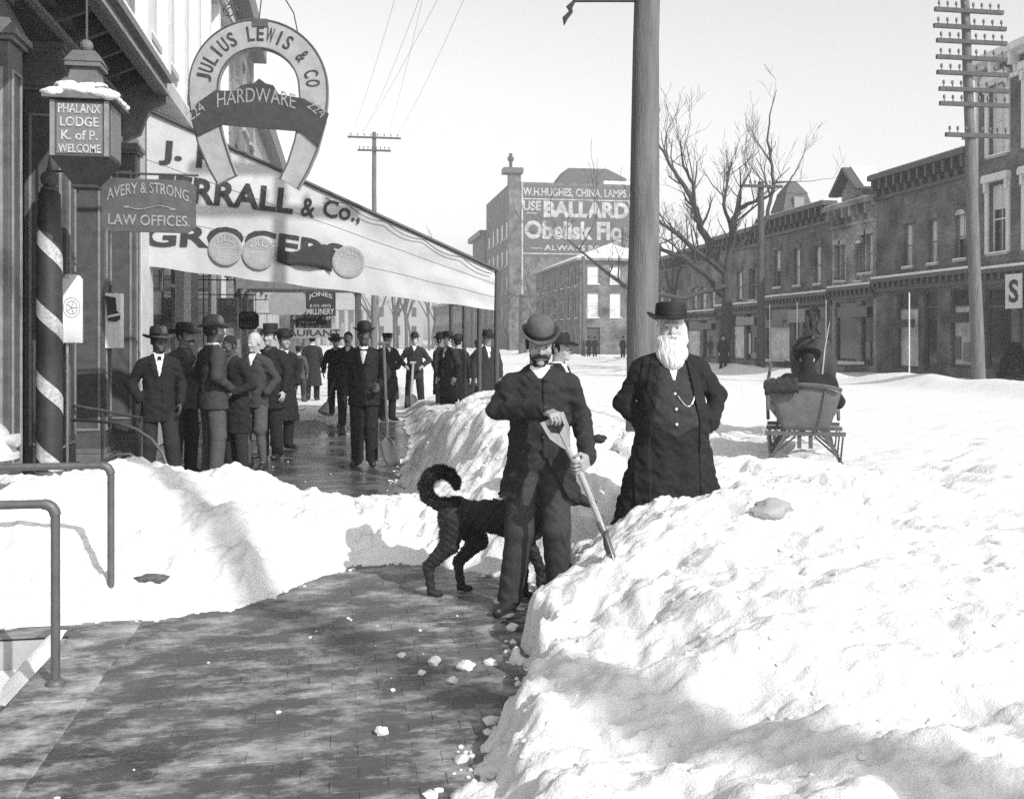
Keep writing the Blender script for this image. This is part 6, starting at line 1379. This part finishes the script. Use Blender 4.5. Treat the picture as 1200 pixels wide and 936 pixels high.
tp, bf2, hh2 = person('old man with a long white beard in a dark frock coat and flat topped hat', o2, -9.46, 1.745, .0068, 'flat', 'felt', 'cloth_black', 'cloth_dark', 'skin', .33,
    arms={-1: (l2(732,476,.06), l2(766,512,-.08)), 1: (l2(841,466,.06), l2(832,499,-.05))}, hands={-1: ((.6,-.1,-.5), (.5,.6,0), .7), 1: ((-.45,-.1,-.75), (-.6,.5,0), .6)},
    yaw=-4, pitch=2, lean=.0, vz=1.2, belly=.10, flare=.17, beard=beard_white, hair='beard_white', hat_tilt=-4, hat_scale=1.05, shoulders=.98, build=1.0, vest={'bottom': .94, 'half': .10, 'mat': 'cloth_vest', 'shirt': 1.28}, buttons=((.0,1.2),(.0,1.11),(.0,1.02)), wrinkle=.0055)
# watch chain on his waistcoat
m = MB(); ch = []
for f in np.linspace(0,1,22):
    x = .015+.115*f; z = 1.19-.085*math.sin(f*2.2)+.10*f**3
    y_ = bf2.front(x, z); ch.append((x, (y_ if y_ is not None else -.2)-.012, z))
m.tube([tuple(np.array(v)*1.745/1.72) for v in ch], .004, 6); m.build('watch_chain', 'chain', tp, True, True)
# ---- standing man with the long shovel on the wet pavement
FC = -9.46
D3 = 13.2; o3 = stand(427, D3, 0)
sx3 = (449-427)/1200*D3/ (1.80/1.72)
person('dark skinned man in a black suit and bow tie upright with a long shovel', o3, FC, 1.80, .0105, 'bowler', 'felt', 'cloth_black', 'cloth_black', 'skin_dark', .74, arms={-1: ((-.25,.03,1.12),(-.235,-.04,.88)), 1: ((.27,.03,1.13),(sx3-.03,-.12,.98))}, hands={1: ((-.1,-.9,-.2),(-.8,.5,0),.9)}, tie='bow', vz=1.25, legs={-1: ((-.085,-.015,.49),(-.09,.02,.09)), 1: ((.085,-.015,.49),(.09,.02,.09))})
def long_shovel(label, top, foot, side, r=.018, handle='wood_tool', scoop=.3, w=.13):
    t = thing('shovel', label, 'shovel', foot, group='snow shovels'); top, foot = Vector(top), Vector(foot)
    d = (foot-top).normalized(); n = Vector(side).normalized(); u = d.cross(n); e = foot-d*scoop
    m = MB(); m.tube([top, e], r, 8); m.build('shaft', handle, t, True)
    m = MB(); m.tube([top-u*.0+n*-.07, top+n*.07], r, 8); m.build('grip_bar', handle, t, True)
    m = MB(); G_ = [[e+d*a+n*(w*wd*f+bend)+u*(.03*f*f-dp) for f in np.linspace(-1,1,7)] for a, wd, dp, bend in ((-.02,.2,0,0),(.03,.8,.0,.0),(.12,1,.01,.02),(scoop*.75,1,.02,.05),(scoop,.85,.02,.08))]
    m.add([p for r_ in G_ for p in r_], [(i*7+j,i*7+j+1,(i+1)*7+j+1,(i+1)*7+j) for i in range(4) for j in range(6)]); o = m.build('blade', 'wood_pole', t, True); md = o.modifiers.new('s','SOLIDIFY'); md.thickness = .012
long_shovel('long shovel standing upright beside the man in the bow tie', P(449.5,402,D3-.12), P(455,547,D3-.15), (1,0,0), .021, 'wood_dark', .36, .1)

PK = lambda s: ((s*.285,.06,1.13),(s*.2,-.09,.97))       # hand in pocket
HID = {-1: 'hidden', 1: 'hidden'}
def folks(label, px, D, face, H, z=0.0, **k):
    p = P(px, 398, D); p.z = z
    k.setdefault('res', .013 if D < 16 else .02 if D < 40 else .035); k.setdefault('facial', D < 16)
    return person(label, p, face, H, **k)[0]
LG = 'onlookers by the shop front'
folks('dark skinned man with a wide brimmed hat and one hand in his pocket', 186, 11.2, 14, 1.72, hat='wide', hatm='felt_brown', coat='cloth_black', trousers='cloth_dark', build=.94, shoulders=.94, legs={-1: ((-.1,-.015,.49),(-.12,.02,.09)), 1: ((.13,-.08,.49),(.17,-.06,.09))}, skin='skin_dark', arms={-1: PK(-1), 1: ((.25,.05,1.13),(.22,-.08,.92))}, hands={-1: 'hidden'}, vz=1.22, tie='long', hem=.72, yaw=14, group=LG)
folks('man in a dark coat with a fist held to his chest', 215, 12.3, 42, 1.78, hat='wide', hatm='felt', coat='cloth_mid', build=.93, skin='skin_shade', arms={-1: ((-.26,-.02,1.12),(-.02,-.21,1.22)), 1: ((.25,.05,1.13),(.22,-.08,.92))}, hands={-1: ((.5,.0,.6),(.4,.9,0),1.0)}, yaw=15, group=LG, shirt='cloth_grey', lean=.04, moustache='hair_dark')
folks('tall man in a bowler turned away, white collar and paler trousers', 250, 11.7, 118, 1.84, hat='bowler', hatm='felt_brown', coat='cloth_mid', trousers='cloth_grey', skin='skin_dark', arms={-1: ((-.27,.07,1.12),(-.19,-.12,.99)), 1: PK(1)}, hands=HID, hem=.78, yaw=-18, group=LG, build=1.06)
folks('dark coated man stooping behind the tall man in the bowler', 276, 12.5, -40, 1.66, hat=None, coat='cloth_black', trousers='cloth_dark', skin='skin_dark', hem=.5, shirt='cloth_grey', lean=.14, pitch=18, arms={-1: ((-.27,.04,1.12),(-.2,-.16,1.0)), 1: ((.27,.02,1.1),(.16,-.2,1.02))}, group=LG)
folks('fair haired youth in knee breeches and grey stockings', 298, 12.9, -22, 1.70, hat=None, hair='hair_fair', coat='cloth_mid', build=.92, shoulders=.92, trousers='cloth_dark', breeches='cloth_grey', skin='skin', hem=.78, vz=1.3, arms={-1: ((-.25,.03,1.12),(-.22,-.08,.93)), 1: PK(1)}, hands={1: 'hidden'}, legs={-1: ((-.1,-.015,.5),(-.09,.02,.09)), 1: ((.1,-.04,.5),(.14,-.03,.09))}, yaw=-10, pitch=8, group=LG)
folks('man in a dark felt hat and buttoned uniform coat behind the youth', 316, 14.0, -30, 1.78, hat='tall', hatm='felt', coat='cloth_black', build=1.12, skin='skin', hem=.66, buttons=((-.05,1.25),(.05,1.25),(-.05,1.15),(.05,1.15)), group=LG, vz=1.4, shirt='cloth_grey', lean=-.03)
folks('man in a long black overcoat beside the man in the uniform coat', 331, 15.2, 35, 1.72, hat='bowler', coat='cloth_black', skin='skin_shade', hem=.42, flare=.06, arms={-1: PK(-1), 1: PK(1)}, hands=HID, group=LG, vz=1.38, lean=.05)
WG = 'people farther up the cleared pavement'
folks('man in a long dark coat walking away up the pavement', 366, 27.0, 175, 1.74, hat='wide', coat='cloth_dark', hem=.4, flare=.05, legs={-1: ((-.1,-.1,.5),(-.1,-.12,.1)), 1: ((.1,.03,.49),(.1,.18,.12))}, group=WG)
folks('youngster in a short coat striding beside the man in the long coat', 350, 26.0, 165, 1.45, hat='cap', coat='cloth_grey', trousers='cloth_grey', hem=.72, legs={-1: ((-.1,-.14,.5),(-.1,-.2,.1)), 1: ((.1,.05,.49),(.1,.26,.14))}, group=WG)
folks('sweeper in a soft hat holding a straw broom', 394, 21.8, -12, 1.70, hat='wide', hatm='felt_grey', coat='cloth_black', trousers='cloth_black', hem=.78, vz=1.38, lean=.06, arms={-1: ((-.27,0,1.12),(-.24,-.15,.95)), 1: PK(1)}, hands={1: 'hidden'}, group=WG, pitch=15)
folks('bareheaded man with a moustache next to the sweeper', 408, 19.0, FC, 1.76, hat=None, coat='cloth_black', trousers='cloth_black', moustache='hair_dark', hem=.72, group=WG, arms={-1: PK(-1), 1: PK(1)}, hands=HID)
folks('man in a peaked cap and long coat behind the upright shovel', 454, 20.5, 25, 1.74, hat='cap', coat='cloth_dark', hem=.42, flare=.04, arms={-1: PK(-1), 1: ((.31,.05,1.15),(.17,-.1,1.05))}, hands=HID, group=WG)
folks('man in a bowler standing with a pale handled shovel between his feet', 486, 23.5, FC, 1.74, hat='bowler', coat='cloth_dark', trousers='cloth_black', hem=.7, arms={-1: ((-.33,.03,1.13),(-.2,-.16,1.02)), 1: ((.33,.03,1.13),(.2,-.14,1.02))}, group=WG, legs={-1: ((-.13,-.03,.49),(-.16,.0,.09)), 1: ((.13,-.03,.49),(.16,.0,.09))}, buttons=())
long_shovel('pale handled shovel before the man in the bowler up the pavement', P(484,425,23.3), P(481,478,23.1), (1,0,0), .03, 'wood_tool', .3, .14)
KG = 'people standing behind the kerb ridge of snow'
folks('man in a black bowler seen in profile behind the snow ridge', 517, 21.0, 60, 1.72, hat='bowler', coat='cloth_black', hem=.5, group=KG, shirt='cloth_grey')
folks('man with a pale shirt front in profile behind the snow ridge', 525, 20.0, -55, 1.74, hat='wide', coat='cloth_dark', hem=.5, group=KG, vz=1.2)
folks('man in a black bowler turned away beyond the snow ridge', 537, 20.6, 150, 1.68, hat='bowler', coat='cloth_black', hem=.45, group=KG, shirt='cloth_grey')
folks('stooping dark figure beyond the ridge next to an awning post', 552, 22.5, 100, 1.6, hat='cap', coat='cloth_dark', hem=.45, lean=.3, group=KG)
folks('man in a loose overcoat and soft hat leaning by the awning post', 571, 19.0, 10, 1.76, hat='wide', hatm='felt', coat='cloth_dark', hem=.4, flare=.06, vz=1.2, group=KG, pitch=12)
folks('man half hidden behind the digging man, only hat and shoulder showing', 655, 9.6, 55, 1.62, 0.02, hat='wide', hatm='felt', coat='cloth_black', skin='skin', hem=.6, res=.012, group=None)
FG = 'far off pedestrians in the street'
for px, D, fc, lab in ((690,86,20,'tiny far figure in dark clothes, one of a pair before the corner building'),(697,87,-30,'tiny far figure in dark clothes, one of a pair before the corner building'),(730,78,10,'lone far figure in dark clothes left of the thick pole'),(847.5,47,0,'dark figure loitering at the foot of the forked tree')):
    folks(lab, px, D, fc, 1.7, .15, hat='wide', coat='cloth_dark', hem=.4, group=FG, shirt=None)

# ---- broom of the sweeper
p0 = P(392, 445, 21.6); p1_ = P(379, 484, 21.3); p1_.z = max(p1_.z, .02)
t = thing('broom', 'straw broom held by the sweeper, its bristles on the pavement', 'broom', p1_)
m = MB(); e = p0.lerp(p1_, .68); m.tube([p0, e], .016, 7); m.build('handle', 'wood_dark', t, True)
m = MB(); m.tube([e, p0.lerp(p1_,.8), p1_], [.03,.075,.13], 9); m.build('bristles', 'straw', t)

# ================================================================ THE DOG
def fur_spikes(me, rnd, n, L, r, cond=None):
    V = [v.co.copy() for v in me.vertices]; N = [v.normal.copy() for v in me.vertices]; out = MB()
    for _ in range(n):
        i = rnd.randrange(len(V))
        if cond and not cond(V[i]): continue
        d = (N[i]+Vector((-.5,0,-.3))*(0 if n > 30000 else 1)+Vector((rnd.uniform(-.45,.45),rnd.uniform(-.45,.45),rnd.uniform(-.45,.45)))).normalized(); a = d.orthogonal().normalized(); b = d.cross(a); l = L*rnd.uniform(.5,1.2); p = V[i]-d*.006
        k = len(out.v); out.v += [tuple(p+a*r), tuple(p-a*.5*r+b*.87*r), tuple(p-a*.5*r-b*.87*r), tuple(p+d*l)]; out.f += [(k,k+1,k+3),(k+1,k+2,k+3),(k+2,k,k+3)]
    return out
dp = P(577, 398, 6.5); dp.z = 0
dog = thing('dog', 'shaggy black dog with a curled tail standing behind the digging man', 'dog', dp, R(FC-4))
F = Fld((-.62,-.3,-.01), (.85,.3,.95), .0085)
F.loft([(0,0,0,.01,.01),(.001,0,0,.01,.01)], 0) if False else None
F.ell((.19,0,.475), (.175,.10,.14), 0); F.ell((.0,0,.50), (.23,.088,.105), .06); F.ell((-.22,0,.505), (.125,.085,.108), .05)
F.cap((.28,0,.52), (.42,.03,.60), .085, .068, .05); F.ell((.475,.03,.635), (.078,.066,.062), .04); F.cap((.51,.03,.62), (.625,.03,.585), .042, .028, .025)
for s in (-1,1):
    F.ell((.44,.03+s*.068,.625), (.028,.016,.052), .015)
    ox = .05*s
    F.cap((.23,s*.062,.45), (.215+ox*.3,s*.075,.31), .06, .037, .03); F.cap((.215+ox*.3,s*.075,.31), (.25+ox,s*.075,.16), .044, .032, .015); F.cap((.25+ox,s*.075,.16), (.255+ox,s*.075,.04), .031, .027, .01); F.cap((.255+ox,s*.075,.03), (.30+ox,s*.075,.02), .025, .02, .01)
    hx = .085*s
    F.cap((-.24,s*.06,.49), (-.18+hx,s*.075,.33), .098, .06, .04); F.cap((-.18+hx,s*.075,.33), (-.315+hx,s*.075,.195), .058, .036, .02); F.cap((-.315+hx,s*.075,.195), (-.295+hx,s*.075,.04), .031, .027, .012); F.cap((-.295+hx,s*.075,.03), (-.235+hx,s*.075,.02), .026, .02, .01)
tail = [(-.29,0,.565),(-.36,0,.575),(-.415,0,.625),(-.43,0,.695),(-.40,0,.755),(-.335,0,.782),(-.27,0,.765),(-.232,0,.715),(-.228,0,.672)]
F.chain(tail, [.04,.034,.034,.035,.034,.033,.03,.024,.012], .012)
X, Y, Z = F.grid(); F.f = F.f+(.005*np.sin(X*95+Z*40+np.sin(Y*80)*1.5)*np.sin(Z*110+Y*60)+.004*np.sin(X*180-Z*150)*np.sin(Y*170)).astype(np.float32); F.plane((0,0,.002),(0,0,-1))
me = F.mesh('body'); put('body', me, 'fur_black', dog, True, True)
rnd = random.Random(4)
o = fur_spikes(me, rnd, 12000, .014, .004, lambda v: v.z > .16).build('coat_fur', 'fur_black', dog, False, True); o['kind'] = 'stuff'
o = fur_spikes(me, rnd, 60000, .026, .0045, lambda v: (v.x < -.2 and v.z > .57)).build('tail_fur', 'fur_black', dog, False, True); o['kind'] = 'stuff'
for s in (-1,1): m = MB(); m.ball((.525,.03+s*.04,.655), .011, 8); m.build('eye', 'eye_white', dog, True, True)
m = MB(); m.ball((.65,.03,.592), (.014,.018,.014), 8); m.build('nose', 'leather', dog, True, True)

# ================================================================ SLEIGH, DRIVER AND HORSE
sp = P(943, 398, 11.5); gz = floor_z(sp.x, sp.y)+.0
sl = thing('sleigh', 'small horse drawn sleigh with a rounded back seen from behind', 'sleigh', (sp.x, sp.y, gz), R(-24.5))
zb0, zt0 = .40, .86                # underside and top of the body above the runners
for s in (-1,1):
    m = MB(); pts = [(s*.30,-.35,.02)]+[(s*.30,y,.02) for y in np.linspace(-.3,1.5,8)]+[(s*.30,1.7,.06),(s*.30,1.85,.16),(s*.30,1.93,.32),(s*.29,1.9,.48),(s*.28,1.8,.58)]
    pts = [(x+s*.085*(1-min(z/.35,1)), y, z) for x, y, z in pts]; m.tube(pts, .022, 7); m.build('runner', 'iron', sl, True, True)
    for y in (-.18, .55, 1.2):
        m = MB(); m.bar((s*.40,y,.02),(s*.21,y,.345), .032, .036); m.build('knee', 'wood_dark', sl, False, True)
        m = MB(); m.tube([(s*.36,y+.04,.10),(s*.10,y+.04,.33)], .011, 6); m.tube([(s*.375,y-.03,.08),(s*.40,y-.03,.34)], .010, 6); m.build('brace', 'iron', sl, True, True)
for y in (-.18,.55,1.2): m = MB(); m.bar((-.43,y,.365),(.43,y,.365), .04, .045); m.build('cross_beam', 'wood_dark', sl, False, True)
for s in (-1,1): m = MB(); m.bar((s*.06,-.16,.20),(s*.06,-.16,.34), .045); m.build('hanger_block', 'wood_dark', sl, False, True)
# body shell: rounded back, sides sloping out, lower front, made as a thick shell
ringY = [(-.30,.0),(-.27,.55),(-.15,.85),(.1,1.0),(.6,1.0),(1.1,.97),(1.35,.9)]
def sec(y, f, nseg=14):
    out = []
    top = zt0-.02*(y > .2)-.26*sst(np.array(y), .25, .6)+(.0 if y < .9 else .22*float(sst(np.array(y), .9, 1.35)))
    for k in range(nseg+1):
        a = -1+2*k/nseg; q = abs(a)
        if q > .45: h = (q-.45)/.55; x = (.24+.155*h**.8)*math.copysign(1, a); z = zb0+(top-zb0)*h
        else: x = a/.45*.24; z = zb0
        out.append((x, y, z))
    return out
m = MB(); ys_ = np.linspace(-.2,1.35,14); S_ = [sec(float(y), 1) for y in ys_]
m.add([p for r_ in S_ for p in r_], [(i*15+j,i*15+j+1,(i+1)*15+j+1,(i+1)*15+j) for i in range(13) for j in range(14)]); o = m.build('body_shell', 'sleigh_paint', sl, True, True); md = o.modifiers.new('s','SOLIDIFY'); md.thickness = .022
m = MB(); NB_ = 10
bk = []
for j in range(9):
    h = j/8; zz = zb0+(zt0+.06-zb0)*h; hw_ = .235+.155*h**.8
    for i in range(NB_+1): f = -1+2*i/NB_; bk.append((f*hw_, -.2-.05*math.sin(h*2.4)-.014*(1-f**6), zz-.06*h*f*f*(1 if h > .9 else h)))
m.add(bk, [(j*(NB_+1)+i,j*(NB_+1)+i+1,(j+1)*(NB_+1)+i+1,(j+1)*(NB_+1)+i) for j in range(8) for i in range(NB_)]); o = m.build('back_panel', 'sleigh_paint', sl, True, True); md = o.modifiers.new('s','SOLIDIFY'); md.thickness = .025
m = MB(); m.tube([(f*.385, -.295+.0*f, zt0+.055-.058*f*f) for f in np.linspace(-1,1,15)], .018, 7); m.build('back_rail', 'wood_dark', sl, True, True)
m = MB(); m.box(-.33,.33,.02,.48,zb0+.16,zb0+.26); m.build('seat', 'cloth_dark', sl, False, True)
for s in (-1,1): m = MB(); m.tube([(s*.42,1.25,.42),(s*.45,2.2,.8),(s*.42,3.9,1.05)], .022, 6); m.build('shaft', 'wood_dark', sl, True, True)
for f in (.62,): m = MB(); m.tube([(f*(.235+.155*h**.8)*.9, -.232-.05*math.sin(h*2.4)+.0, zb0+(zt0+.03-zb0)*h) for h in np.linspace(.04,.97,8)], .008, 5); m.build('panel_batten', 'wood_dark', sl, True, True)
wq = Vector((sp.x,sp.y,gz)); rq = Matrix.Rotation(R(-24.5), 3, 'Z')
m = MB(); m.tube([wq+rq @ Vector(v) for v in ((.2,.55,.95),(.24,.7,1.3),(.3,.85,1.62))], [.012,.01,.004], 6); o = m.build('whip', 'wood_tool', None, True); tag(o, 'pale whip stick rising beside the sleigh driver', 'whip')
# fur robe over the seat back
rw = thing('fur_robe', 'dark fur robe hanging over the sleigh back', 'blanket', (sp.x, sp.y, gz+.8), R(-24.5))
m = MB(); rnd = random.Random(8)
gr_ = [[(-.43+.36*i/12, -.33-.03*math.sin(j*.8)+(.18 if j == 0 else 0), .98-.055*j-.015*math.sin(i*2.1)-.02*(i < 3)) for i in range(13)] for j in range(4)]
m.add([(x,y,z-.8) for r_ in gr_ for x,y,z in r_], [(j*13+i,j*13+i+1,(j+1)*13+i+1,(j+1)*13+i) for j in range(3) for i in range(12)]); o = m.build('robe', 'fur_black', rw, True, True); md = o.modifiers.new('s','SOLIDIFY'); md.thickness = .05
# the driver, hunched in a big coat
rs = Matrix.Rotation(R(-24.5), 3, 'Z'); dq = Vector((sp.x,sp.y,gz))+rs @ Vector((.04,.28,-.42))
person('driver hunched in a heavy dark coat on the sleigh seat', dq, -24.5+180, 1.70, .014, 'wide', 'felt', 'cloth_black', 'cloth_dark', 'skin_shade', .86, arms={-1: ((-.34,-.12,1.12),(-.2,-.36,1.08)), 1: ((.34,-.12,1.12),(.2,-.36,1.08))}, legs={-1: ((-.12,-.36,1.04),(-.12,-.72,.96)), 1: ((.12,-.36,1.04),(.12,-.72,.96))}, lean=.6, pitch=32, build=1.32, shoulders=1.35, sitting=True, facial=False, flare=.0, shirt=None, extra=lambda C, t, sc, Ln: (C.ell((0,-.12,1.22), (.25,.2,.22), .08), C.cap(Ln((0,.03,1.36)), Ln((0,.035,1.53)), .09, .082, .05)))
# the horse in the shafts
hp_ = Vector((sp.x,sp.y,0))+rs @ Vector((.16,3.05,0)); hp_.z = floor_z(hp_.x, hp_.y)-.12
hs_ = thing('horse', 'dark harness horse in the sleigh shafts, mostly hidden by the driver', 'horse', hp_, R(-24.5))
F = Fld((-.45,-.95,-.01), (.45,1.5,2.1), .02)
F.ell((0,-.45,1.18), (.27,.38,.30), 0); F.ell((0,0,1.12), (.27,.5,.28), .1); F.ell((0,.48,1.14), (.24,.32,.32), .1)
F.cap((0,.62,1.28), (0,1.02,1.62), .19, .125, .1); F.cap((0,1.02,1.66), (0,1.26,1.42), .105, .075, .06); F.cap((0,1.2,1.48), (0,1.32,1.34), .075, .062, .03)
for s in (-1,1):
    F.cap((s*.06,.98,1.74), (s*.075,.97,1.86), .032, .008, .015)
    F.cap((s*.14,.52,1.0), (s*.14,.5,.72), .12, .08, .05); F.cap((s*.14,.5,.72), (s*.14,.52,.42), .062, .045, .02); F.cap((s*.14,.52,.42), (s*.14,.52,.1), .042, .034, .01); F.cap((s*.14,.53,.1), (s*.14,.57,.02), .045, .06, .01)
    F.cap((s*.14,-.5,1.1), (s*.15,-.4,.8), .17, .11, .08); F.cap((s*.15,-.4,.8), (s*.15,-.64,.52), .085, .055, .03); F.cap((s*.15,-.64,.52), (s*.15,-.58,.1), .05, .036, .01); F.cap((s*.15,-.58,.1), (s*.15,-.54,.02), .045, .06, .01)
put('body', F.mesh('body'), 'fur_brown', hs_, True, True)
m = MB(); m.tube([(0,-.8,1.32),(0,-.9,1.2),(0,-.92,.9),(0,-.88,.6)], [.05,.07,.08,.03], 9); m.build('tail', 'fur_black', hs_, True, True)
m = MB(); m.add([(0,.62+.4*i/8,1.47+.4*i/8-(.0 if j else .12)) for i in range(9) for j in range(2)], [(2*i,2*i+1,2*i+3,2*i+2) for i in range(8)]); o = m.build('mane', 'fur_black', hs_, False, True); md = o.modifiers.new('s','SOLIDIFY'); md.thickness = .06
m = MB(); m.tube([(.27*math.sin(a), .62-.1*math.cos(a), 1.18+.34*math.cos(a)) for a in np.linspace(0,6.283,25)], .05, 7); m.build('collar', 'leather', hs_, True, True)
for s in (-1,1): m = MB(); m.tube([(s*.27,.6,1.1),(s*.17,.56,1.45),(s*.06,.52,1.62),(s*.08,.50,1.74)], .022, 6); m.build('hame', 'leather', hs_, True, True)
m = MB(); m.tube([(0,-.78,1.46),(0,-.3,1.49),(0,.2,1.42),(0,.5,1.5)], .02, 6); m.build('back_strap', 'leather', hs_, True, True)

# ================================================================ LUMPS OF SNOW AND ICE, SCATTERED THINGS
def lump(name, label, cat, p, r, mat, seed, group=None, sq=(1,1,1), sink=.3):
    rnd = random.Random(seed); m = MB(); n = 14
    m.ball((0,0,0), 1, n); ph = [rnd.uniform(0,6.28) for _ in range(9)]
    V = []
    for x, y, z in m.v:
        k = 1+.22*math.sin(3*x+ph[0]+2*y)*math.sin(3*z+ph[1])+.14*math.sin(6*y+ph[2])*math.sin(5*x+ph[3]+4*z)+.07*math.sin(11*x+ph[4])*math.sin(12*y+ph[5]+9*z)+rnd.uniform(-.03,.03)
        V.append((p[0]+x*k*r*sq[0], p[1]+y*k*r*sq[1], p[2]+z*k*r*sq[2]+r*sq[2]*(1-2*sink)))
    m.v = V; o = m.build(name, mat, None, True); tag(o, label, cat, group); return o
def onsnow(px, py):
    D = 4.0
    for _ in range(60):
        q = P(px, py, D); hgt = floor_z(q.x, q.y)
        if q.z < hgt: break
        D *= 1.02
    return Vector((q.x, q.y, hgt))
lump('ice_slab', 'dirty grey slab of ice lying on the snow right of the bearded man', 'ice', onsnow(905,602), .115, 'sign_grey', 1, sq=(1,.6,.5), sink=.42)
lump('snow_lump', 'grey icy clod at the left hem of the bearded man\'s coat', 'snow lump', onsnow(733,540), .13, 'snow_dirty', 2, sq=(.8,.8,1))
lump('dropped_cap', 'black rumpled cap lying in the snow between the two men', 'rag', P(701,516,8.4) if floor_z(P(701,516,8.4).x, P(701,516,8.4).y) < P(701,516,8.4).z else onsnow(701,516), .055, 'felt', 3, sq=(1.2,.8,.6))  # small black lump standing for a dropped cap
for k, (px, py, r, sd) in enumerate(((509,778,.03,11),(494,790,.018,12),(545,785,.036,13),(530,800,.022,14),(600,738,.03,15),(470,770,.02,16),(447,860,.025,17),(586,708,.03,18))):
    g = G(px, py); lump('snow_lump', 'small white snow lump scattered on the bricks at the edge of the pile', 'snow lump', (g.x, g.y, .0), r, 'snow', sd, 'snow lumps on the pavement', (1.1,1,.75), .15)
g = onsnow(178, 690); lump('dirt_clod', 'dark clod sticking out of the snow bank by the pipe rails', 'clod', g, .07, 'wood_dark', 21, sq=(1.3,.5,.35)); 
# crumbs along the edges of the piles, too many to count
rnd = random.Random(77); mb = MB()
_t = (1+5**.5)/2
ICO_V = [Vector(v).normalized() for v in ((-1,_t,0),(1,_t,0),(-1,-_t,0),(1,-_t,0),(0,-1,_t),(0,1,_t),(0,-1,-_t),(0,1,-_t),(_t,0,-1),(_t,0,1),(-_t,0,-1),(-_t,0,1))]
ICO_F = [(0,11,5),(0,5,1),(0,1,7),(0,7,10),(0,10,11),(1,5,9),(5,11,4),(11,10,2),(10,7,6),(7,1,8),(3,9,4),(3,4,2),(3,2,6),(3,6,8),(3,8,9),(4,9,5),(2,4,11),(6,2,10),(8,6,7),(9,8,1)]
def crumb(x, y, z, r):
    k = len(mb.v)
    for v in ICO_V:
        q = r*rnd.uniform(.7,1.2); mb.v.append((x+v.x*q, y+v.y*q, z+v.z*q*.75))
    mb.f += [tuple(i+k for i in f) for f in ICO_F]
cx_ = np.array([rnd.uniform(-2.6,3.6) for _ in range(16000)]); cy_ = np.array([rnd.uniform(2.6,14) for _ in range(16000)])
hz_ = hsnow(cx_, cy_); hz2 = np.maximum(np.maximum(hsnow(cx_+.12, cy_), hsnow(cx_-.12, cy_)), np.maximum(hsnow(cx_, cy_+.12), hsnow(cx_, cy_-.12)))
for x, y, h1, h2 in zip(cx_, cy_, hz_, hz2):
    if WX0-.1 < x < WX1+.05 and WY0-.1 < y < WY1+.1: continue
    if h1 < 0 and h2 > .02:
        if rnd.random() < .8: crumb(x, y, .004, rnd.uniform(.006,.026) if rnd.random() < .9 else rnd.uniform(.025,.045))
    elif h1 < 0:
        if rnd.random() < .016 and x > -1.1: crumb(x, y, .002, rnd.uniform(.004,.014))
    elif rnd.random() < .2 and (x > .3 or y > 8.5): crumb(x, y, h1-.004, rnd.uniform(.006,.02))
o = mb.build('snow_crumbs', 'snow', None, True); tag(o, 'loose crumbs of snow strewn along the edges of the shovelled piles', 'snow', kind='stuff')
# ================================================================ WINTER HAZE
hzm = bpy.data.materials.new('haze'); hzm.use_nodes = True; hn = hzm.node_tree; hn.nodes.clear()
vol = hn.nodes.new('ShaderNodeVolumePrincipled'); vol.inputs['Color'].default_value = (.92,.92,.92,1); vol.inputs['Density'].default_value = .0021; vol.inputs['Anisotropy'].default_value = .2
ho_ = hn.nodes.new('ShaderNodeOutputMaterial'); hn.links.new(vol.outputs[0], ho_.inputs['Volume'])
o = MB().box(-60, 80, -20, 420, -1.2, 32).build('haze', hzm); o['kind'] = 'stuff'; o['label'] = 'thin pale winter haze filling the street air'; o['category'] = 'haze'
